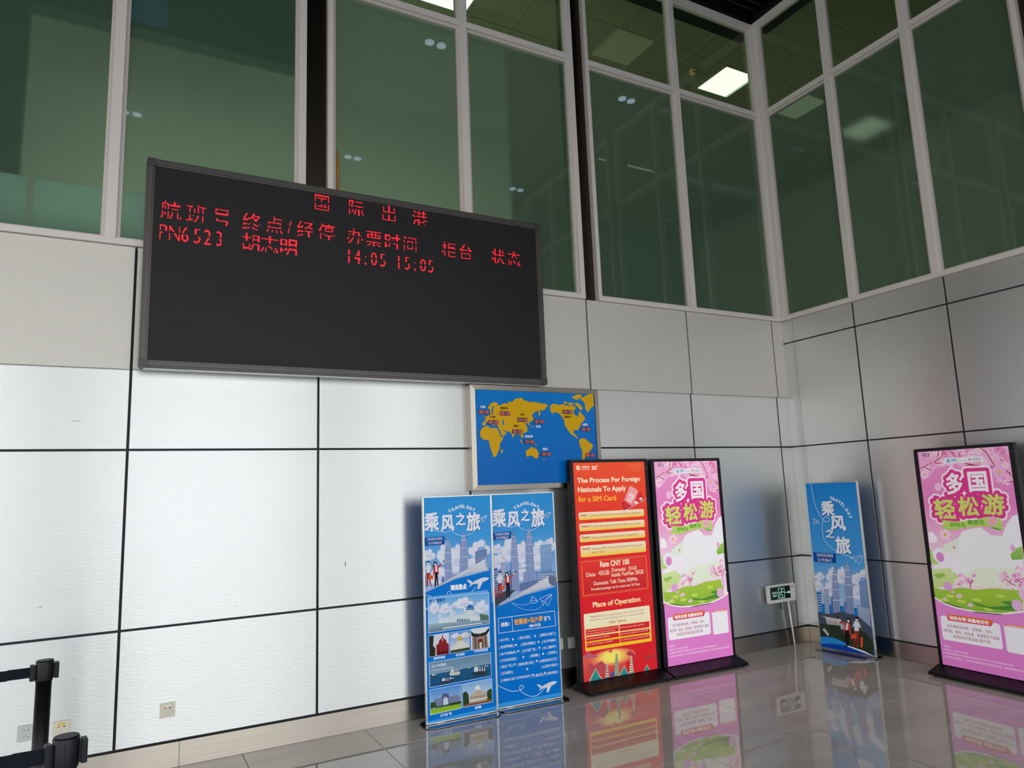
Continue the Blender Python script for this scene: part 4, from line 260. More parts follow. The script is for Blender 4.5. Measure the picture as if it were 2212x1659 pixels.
ART['ban3']=json.loads(r'''[["r","#1583d6",null,10,10,538,1552,0],["r","#1a86d8","#4ba3e3",10,10,538,760,0],["r","#4ba3e3","#b6cdec",10,760,538,1150,0],["e","#c2d0ee",null,64,892,36.4,27.9,0],["e","#c2d0ee",null,28,905,22.1,19.6,0],["e","#c2d0ee",null,99,896,23.1,22.2,0],["e","#c2d0ee",null,79,871,20.4,19.5,0],["e","#c2d0ee",null,51,880,18.3,16.8,0],["e","#c2d0ee",null,62,915,43.6,16.8,0],["e","#e6e9f6",null,62,891,28.3,20.6,0],["e","#e6e9f6",null,25,903,17.2,14.5,0],["e","#e6e9f6",null,96,895,18.0,16.4,0],["e","#e6e9f6",null,76,870,15.9,14.4,0],["e","#e6e9f6",null,48,878,14.3,12.4,0],["e","#e6e9f6",null,59,914,34.0,12.4,0],["e","#d3d9ef",null,73,901,25.2,10.6,0],["e","#c2d0ee",null,196,876,39.6,59.5,0],["e","#c2d0ee",null,155,900,24.1,41.9,0],["e","#c2d0ee",null,233,887,25.2,47.4,0],["e","#c2d0ee",null,214,833,22.2,41.7,0],["e","#c2d0ee",null,183,849,19.9,35.8,0],["e","#c2d0ee",null,190,926,47.5,35.7,0],["e","#e6e9f6",null,193,874,30.9,44.0,0],["e","#e6e9f6",null,152,898,18.7,30.9,0],["e","#e6e9f6",null,230,885,19.6,35.0,0],["e","#e6e9f6",null,211,830,17.3,30.8,0],["e","#e6e9f6",null,180,846,15.5,26.5,0],["e","#e6e9f6",null,187,923,37.0,26.4,0],["e","#d3d9ef",null,205,896,27.5,22.7,0],["e","#c2d0ee",null,293,869,43.0,58.8,0],["e","#c2d0ee",null,249,893,26.1,41.4,0],["e","#c2d0ee",null,333,879,27.3,46.8,0],["e","#c2d0ee",null,313,826,24.0,41.1,0],["e","#c2d0ee",null,279,842,21.6,35.4,0],["e","#c2d0ee",null,288,918,51.5,35.3,0],["e","#e6e9f6",null,290,866,33.5,43.5,0],["e","#e6e9f6",null,245,890,20.3,30.6,0],["e","#e6e9f6",null,330,877,21.2,34.6,0],["e","#e6e9f6",null,309,823,18.7,30.4,0],["e","#e6e9f6",null,275,839,16.8,26.1,0],["e","#e6e9f6",null,284,915,40.2,26.1,0],["e","#d3d9ef",null,303,889,29.8,22.4,0],["e","#c2d0ee",null,443,889,45.5,39.9,0],["e","#c2d0ee",null,396,907,27.7,28.1,0],["e","#c2d0ee",null,486,894,28.8,31.8,0],["e","#c2d0ee",null,461,859,25.4,27.9,0],["e","#c2d0ee",null,426,871,22.9,24.0,0],["e","#c2d0ee",null,439,922,54.5,24.0,0],["e","#e6e9f6",null,439,887,35.4,29.5,0],["e","#e6e9f6",null,392,905,21.5,20.8,0],["e","#e6e9f6",null,482,893,22.5,23.5,0],["e","#e6e9f6",null,458,857,19.8,20.6,0],["e","#e6e9f6",null,422,869,17.8,17.8,0],["e","#e6e9f6",null,435,920,42.5,17.7,0],["e","#d3d9ef",null,454,902,31.5,15.2,0],["e","#c2d0ee",null,516,841,36.6,35.2,0],["e","#c2d0ee",null,479,856,22.2,24.8,0],["e","#c2d0ee",null,551,847,23.2,28.0,0],["e","#c2d0ee",null,531,815,20.5,24.6,0],["e","#c2d0ee",null,503,825,18.4,21.2,0],["e","#c2d0ee",null,513,870,43.9,21.1,0],["e","#e6e9f6",null,513,840,28.5,26.0,0],["e","#e6e9f6",null,476,855,17.3,18.3,0],["e","#e6e9f6",null,548,845,18.1,20.7,0],["e","#e6e9f6",null,529,814,15.9,18.2,0],["e","#e6e9f6",null,500,824,14.3,15.6,0],["e","#e6e9f6",null,510,869,34.2,15.6,0],["e","#d3d9ef",null,525,853,25.4,13.4,0],["e","#c2d0ee",null,36,976,36.6,41.9,0],["e","#c2d0ee",null,-2,995,22.2,29.5,0],["e","#c2d0ee",null,70,983,23.2,33.4,0],["e","#c2d0ee",null,51,945,20.5,29.3,0],["e","#c2d0ee",null,23,958,18.4,25.2,0],["e","#c2d0ee",null,32,1011,43.9,25.1,0],["e","#e6e9f6",null,33,975,28.5,31.0,0],["e","#e6e9f6",null,-5,993,17.3,21.8,0],["e","#e6e9f6",null,67,982,18.1,24.7,0],["e","#e6e9f6",null,49,944,15.9,21.7,0],["e","#e6e9f6",null,20,956,14.3,18.6,0],["e","#e6e9f6",null,29,1010,34.2,18.6,0],["e","#d3d9ef",null,44,991,25.4,16.0,0],["e","#c2d0ee",null,440,1004,49.5,53.1,0],["e","#c2d0ee",null,389,1027,30.1,37.4,0],["e","#c2d0ee",null,487,1012,31.3,42.2,0],["e","#c2d0ee",null,461,964,27.6,37.1,0],["e","#c2d0ee",null,422,980,24.9,31.9,0],["e","#c2d0ee",null,435,1048,59.3,31.8,0],["e","#e6e9f6",null,436,1002,38.6,39.2,0],["e","#e6e9f6",null,385,1025,23.5,27.6,0],["e","#e6e9f6",null,483,1009,24.4,31.2,0],["e","#e6e9f6",null,458,962,21.5,27.4,0],["e","#e6e9f6",null,419,978,19.4,23.6,0],["e","#e6e9f6",null,431,1046,46.2,23.5,0],["e","#d3d9ef",null,452,1021,34.3,20.2,0],["e","#c2d0ee",null,158,998,48.7,55.0,0],["e","#c2d0ee",null,107,1022,29.6,38.7,0],["e","#c2d0ee",null,203,1007,30.9,43.8,0],["e","#c2d0ee",null,178,958,27.2,38.5,0],["e","#c2d0ee",null,140,974,24.5,33.1,0],["e","#c2d0ee",null,152,1044,58.4,33.0,0],["e","#e6e9f6",null,154,996,38.0,40.6,0],["e","#e6e9f6",null,103,1020,23.1,28.6,0],["e","#e6e9f6",null,200,1005,24.1,32.3,0],["e","#e6e9f6",null,175,955,21.2,28.4,0],["e","#e6e9f6",null,136,972,19.1,24.5,0],["e","#e6e9f6",null,148,1042,45.5,24.4,0],["e","#d3d9ef",null,169,1017,33.8,20.9,0],["p","#3f6fb0","#33609e",[12,1050,60,1042,50,1231,5,1242]],["p","#b7cde6",null,[11,1074,58,1066,58,1074,11,1082]],["p","#b7cde6",null,[10,1098,57,1090,57,1098,10,1106]],["p","#b7cde6",null,[9,1122,56,1113,56,1121,9,1131]],["p","#b7cde6",null,[9,1146,55,1137,54,1145,8,1155]],["p","#b7cde6",null,[8,1170,54,1160,53,1169,7,1179]],["p","#b7cde6",null,[7,1194,53,1184,52,1192,7,1203]],["p","#b7cde6",null,[6,1218,51,1208,51,1216,6,1227]],["p","#9aa3c6","#6f7cab",[97,1006,146,1010,135,1243,83,1238]],["p","#b7cde6",null,[96,1023,146,1027,145,1033,96,1028]],["p","#b7cde6",null,[95,1039,145,1043,144,1049,95,1045]],["p","#b7cde6",null,[94,1056,144,1060,144,1066,94,1062]],["p","#b7cde6",null,[93,1072,143,1077,143,1082,93,1078]],["p","#b7cde6",null,[92,1089,142,1093,142,1099,92,1095]],["p","#b7cde6",null,[91,1106,142,1110,141,1116,91,1111]],["p","#b7cde6",null,[90,1122,141,1126,140,1132,90,1128]],["p","#b7cde6",null,[89,1139,140,1143,140,1149,89,1145]],["p","#b7cde6",null,[88,1155,139,1160,139,1165,88,1161]],["p","#b7cde6",null,[87,1172,138,1176,138,1182,87,1178]],["p","#b7cde6",null,[86,1189,138,1193,137,1199,86,1194]],["p","#b7cde6",null,[85,1205,137,1210,136,1215,85,1211]],["p","#b7cde6",null,[84,1222,136,1226,136,1232,84,1228]],["p","#b7cde6",null,[107,1007,110,1007,96,1239,93,1239]],["p","#b7cde6",null,[117,1008,120,1008,107,1240,104,1240]],["p","#b7cde6",null,[127,1008,130,1009,117,1241,114,1241]],["p","#b7cde6",null,[137,1009,139,1010,128,1242,125,1242]],["p","#4b83c0","#33679f",[462,913,554,900,542,1137,457,1126]],["p","#b7cde6",null,[462,924,553,912,553,916,462,927]],["p","#b7cde6",null,[462,934,553,924,552,928,462,938]],["p","#b7cde6",null,[462,945,552,936,552,940,462,949]],["p","#b7cde6",null,[461,956,551,948,551,952,461,959]],["p","#b7cde6",null,[461,966,551,959,551,964,461,970]],["p","#b7cde6",null,[461,977,550,971,550,975,461,981]],["p","#b7cde6",null,[461,988,550,983,549,987,461,991]],["p","#b7cde6",null,[460,998,549,995,549,999,460,1002]],["p","#b7cde6",null,[460,1009,549,1007,548,1011,460,1013]],["p","#b7cde6",null,[460,1020,548,1019,548,1023,460,1023]],["p","#b7cde6",null,[460,1030,547,1031,547,1035,460,1034]],["p","#b7cde6",null,[459,1041,547,1042,547,1047,459,1045]],["p","#b7cde6",null,[459,1052,546,1054,546,1058,459,1055]],["p","#b7cde6",null,[459,1062,546,1066,545,1070,459,1066]],["p","#b7cde6",null,[459,1073,545,1078,545,1082,459,1077]],["p","#b7cde6",null,[458,1084,544,1090,544,1094,458,1087]],["p","#b7cde6",null,[458,1094,544,1102,544,1106,458,1098]],["p","#b7cde6",null,[458,1105,543,1114,543,1118,458,1109]],["p","#b7cde6",null,[458,1116,543,1125,542,1130,458,1119]],["p","#7fa8d8",null,[469,909,490,869,541,870,552,900]],["p","#8fa0c6","#5d7096",[415,1121,542,1137,531,1322,422,1255]],["p","#b7cde6",null,[416,1134,541,1156,541,1162,416,1139]],["p","#b7cde6",null,[416,1147,540,1174,539,1181,417,1152]],["p","#b7cde6",null,[417,1161,539,1193,538,1199,417,1166]],["p","#b7cde6",null,[418,1174,538,1211,537,1218,418,1179]],["p","#b7cde6",null,[418,1188,537,1230,536,1236,419,1192]],["p","#b7cde6",null,[419,1201,535,1248,535,1255,419,1206]],["p","#b7cde6",null,[420,1214,534,1267,534,1273,420,1219]],["p","#b7cde6",null,[420,1228,533,1285,533,1291,421,1232]],["p","#b7cde6",null,[421,1241,532,1303,532,1310,421,1246]],["p","#b7cde6",null,[436,1123,443,1124,445,1269,440,1266]],["p","#b7cde6",null,[457,1126,464,1127,464,1280,458,1277]],["p","#b7cde6",null,[479,1129,485,1130,482,1292,476,1288]],["p","#b7cde6",null,[500,1132,506,1133,500,1303,495,1299]],["p","#b7cde6",null,[521,1135,527,1135,518,1314,513,1311]],["p","#4f78b2",null,[161,1095,176,1070,190,1092,183,1200,154,1214]],["p","#7f97c8","#5f76aa",[230,782,224,807,214,832,205,865,194,930,186,1006,178,1104,169,1239,244,1230,249,1096,252,1000,253,925,249,861,243,829,236,806,233,782]],["p","#c4d0ec",null,[217,831,209,864,200,930,193,1006,186,1103,176,1238,181,1237,190,1103,197,1005,203,929,212,864,219,831]],["p","#c4d0ec",null,[223,831,218,864,212,929,206,1005,200,1102,191,1236,196,1235,204,1101,210,1004,215,929,221,863,225,831]],["p","#c4d0ec",null,[229,830,227,863,223,928,219,1003,214,1100,206,1234,211,1234,218,1100,223,1003,227,928,230,863,231,830]],["p","#c4d0ec",null,[235,830,236,862,235,927,232,1002,228,1099,221,1232,226,1232,232,1098,236,1002,239,927,238,862,236,830]],["p","#c4d0ec",null,[240,830,245,862,247,926,245,1001,242,1097,236,1230,241,1230,246,1097,249,1001,250,926,247,861,242,829]],["p","#dfe7f6",null,[224,807,237,806,236,812,223,813]],["p","#dfe7f6",null,[213,832,244,829,244,835,213,837]],["p","#dfe7f6",null,[204,865,250,861,250,867,203,870]],["p","#dfe7f6",null,[192,930,254,925,254,931,192,936]],["p","#dfe7f6",null,[184,1007,254,1000,253,1006,184,1012]],["p","#dfe7f6",null,[176,1104,251,1096,250,1102,176,1110]],["p","#7f97c8","#5f76aa",[366,720,361,747,350,774,339,812,328,877,321,951,315,1058,307,1217,387,1207,392,1050,395,945,394,871,389,808,381,772,372,746,369,719]],["p","#c4d0ec",null,[353,774,344,812,335,876,329,951,323,1057,315,1216,320,1215,327,1057,333,950,339,876,347,811,355,774]],["p","#c4d0ec",null,[359,773,354,811,348,875,344,950,338,1056,331,1214,336,1213,343,1055,348,949,352,875,357,811,361,773]],["p","#c4d0ec",null,[365,773,364,810,361,874,358,948,354,1054,347,1212,352,1211,358,1054,363,948,365,874,367,810,367,773]],["p","#c4d0ec",null,[371,772,374,809,374,873,373,947,369,1052,363,1210,368,1209,374,1052,377,947,378,873,377,809,373,772]],["p","#c4d0ec",null,[378,772,384,809,388,872,387,946,385,1051,379,1208,384,1207,389,1050,392,945,391,872,387,809,379,772]],["p","#dfe7f6",null,[360,747,373,746,372,751,360,752]],["p","#dfe7f6",null,[349,774,382,772,381,777,348,779]],["p","#dfe7f6",null,[337,812,390,808,389,814,337,817]],["p","#dfe7f6",null,[326,877,396,871,395,877,325,882]],["p","#dfe7f6",null,[319,952,397,945,396,950,319,957]],["p","#dfe7f6",null,[312,1058,395,1050,394,1055,312,1063]],["p","#9fb2d8",null,[256,1066,318,1060,317,1070,255,1077]],["p","#7288b8",null,[281,1199,291,1113,311,1098,324,1112,316,1200]],["p","#4a5364",null,[5,1242,130,1238,254,1202,426,1223,538,1311,537,1543,291,1490,5,1459]],["p","#d5d2cc","#bfbcb6",[86,1276,231,1295,233,1331,93,1339]],["p","#8d8a86",null,[88,1292,232,1304,232,1307,88,1297]],["p","#8d8a86",null,[90,1307,232,1313,232,1316,90,1313]],["p","#8d8a86",null,[92,1323,233,1322,233,1325,92,1329]],["p","#c9c6c4",null,[40,1265,246,1272,231,1295,82,1276]],["p","#2f3a2c",null,[13,1339,239,1330,467,1351,535,1422,532,1544,266,1505,5,1459]],["p","#b9bcc0",null,[65,1375,108,1423,93,1446,38,1390]],["p","#b5b3b8","#9a98a0",[232,1310,291,1292,289,1355,235,1368]],["p","#b7cde6",null,[233,1325,290,1308,290,1313,233,1330]],["p","#b7cde6",null,[233,1339,290,1324,290,1329,234,1344]],["p","#b7cde6",null,[234,1354,290,1339,289,1345,234,1359]],["e","#f2e4dc",null,402,1253,11.7,13.9,0],["p","#15151c",null,[419,1242,416,1229,396,1232,383,1244,390,1248,413,1247]],["p","#e9ecf2",null,[418,1267,394,1264,376,1276,359,1319,369,1326,376,1308,370,1359,411,1354,418,1315,436,1323,439,1313]],["p","#1b1b22",null,[402,1271,395,1270,395,1283,401,1281]],["p","#a8322e",null,[411,1354,370,1359,353,1457,335,1506,345,1508,379,1421,385,1428,376,1503,390,1501]],["p","#e9592c",null,[381,1383,332,1395,325,1434,378,1422]],["p","#e9592c",null,[444,1403,423,1406,412,1494,434,1491]],["p","#17171f",null,[344,1306,340,1252,320,1246,302,1259,299,1286,328,1290,330,1315]],["e","#f4e3da",null,320,1277,12.0,13.2,0],["p","#d6423c",null,[336,1298,318,1293,294,1303,247,1280,240,1294,279,1329,260,1389,274,1389,290,1361,316,1360,317,1396,332,1390]],["p","#f1f1f4",null,[316,1295,297,1303,285,1361,305,1360]],["p","#15151b",null,[316,1360,281,1364,251,1521,268,1522,286,1426,283,1516,299,1518]],["p","#f4e3da",null,[247,1280,224,1266,220,1273,240,1294]],["p","#20202a",null,[227,1244,215,1246,212,1272,224,1269]],["g","footer_wave","blue wave bands"],["p","#2d92de",null,[4,1465,55,1454,153,1450,269,1478,278,1501,147,1504,0,1527]],["p","#0f47ad",null,[0,1527,147,1506,288,1512,423,1529,530,1559,385,1566,-4,1563]],["p","#f2f6fb",null,[290,1499,446,1522,535,1561,527,1564,422,1535,283,1508]],["g","title","white brush lettering with blue shadow"],["t","乘","#0f5bb0",161,299,255.9,144.0,0.035,null],["t","乘","#f4f6fb",155,293,249.3,144.1,0.035,null],["t","风","#0f5bb0",240,400,395.0,141.7,0.035,null],["t","风","#f4f6fb",235,394,388.6,141.9,0.035,null],["t","之","#0f5bb0",181,271,492.3,85.8,0.035,null],["t","之","#f4f6fb",175,266,485.9,85.9,0.035,null],["t","旅","#0f5bb0",269,425,597.5,162.0,0.035,null],["t","旅","#f4f6fb",264,420,591.3,162.1,0.035,null],["c","T","#f2f4fa",271,154,28,5,0.05],["c","R","#f2f4fa",299,161,28,12,0.05],["c","A","#f2f4fa",327,172,28,20,0.05],["c","V","#f2f4fa",354,188,28,28,0.05],["c","E","#f2f4fa",378,207,28,38,0.05],["c","L","#f2f4fa",397,229,28,46,0.05],["c","D","#f2f4fa",421,264,28,55,0.05],["c","A","#f2f4fa",437,296,28,62,0.05],["c","Y","#f2f4fa",449,328,28,68,0.05],["l","#eaf3fc",4,[71,7,79,104,97,228,137,318,181,373,218,373,227,345,192,327,163,362,145,440,155,540,214,614,317,669,430,700],0],["l","#f4f6fb",3,[406,707,525,676,482,752,457,720,406,707],0],["l","#f4f6fb",3,[457,720,525,676],0],["l","#f4f6fb",3,[442,747,457,720],0],["l","#f4f6fb",3,[55,347,120,380,58,398,67,373,55,347],0],["l","#f4f6fb",3,[67,373,120,380],0],["g","caption_box","dark blue box with white caption"],["p","#12479b",null,[24,670,259,672,253,760,19,759]],["t","马来西亚吉隆坡","#e6ebf5",51,230,693.9,33.1,0.01,null],["t","马六甲3晚4天","#e6ebf5",61,212,738.0,33.1,0.01,null]]''')
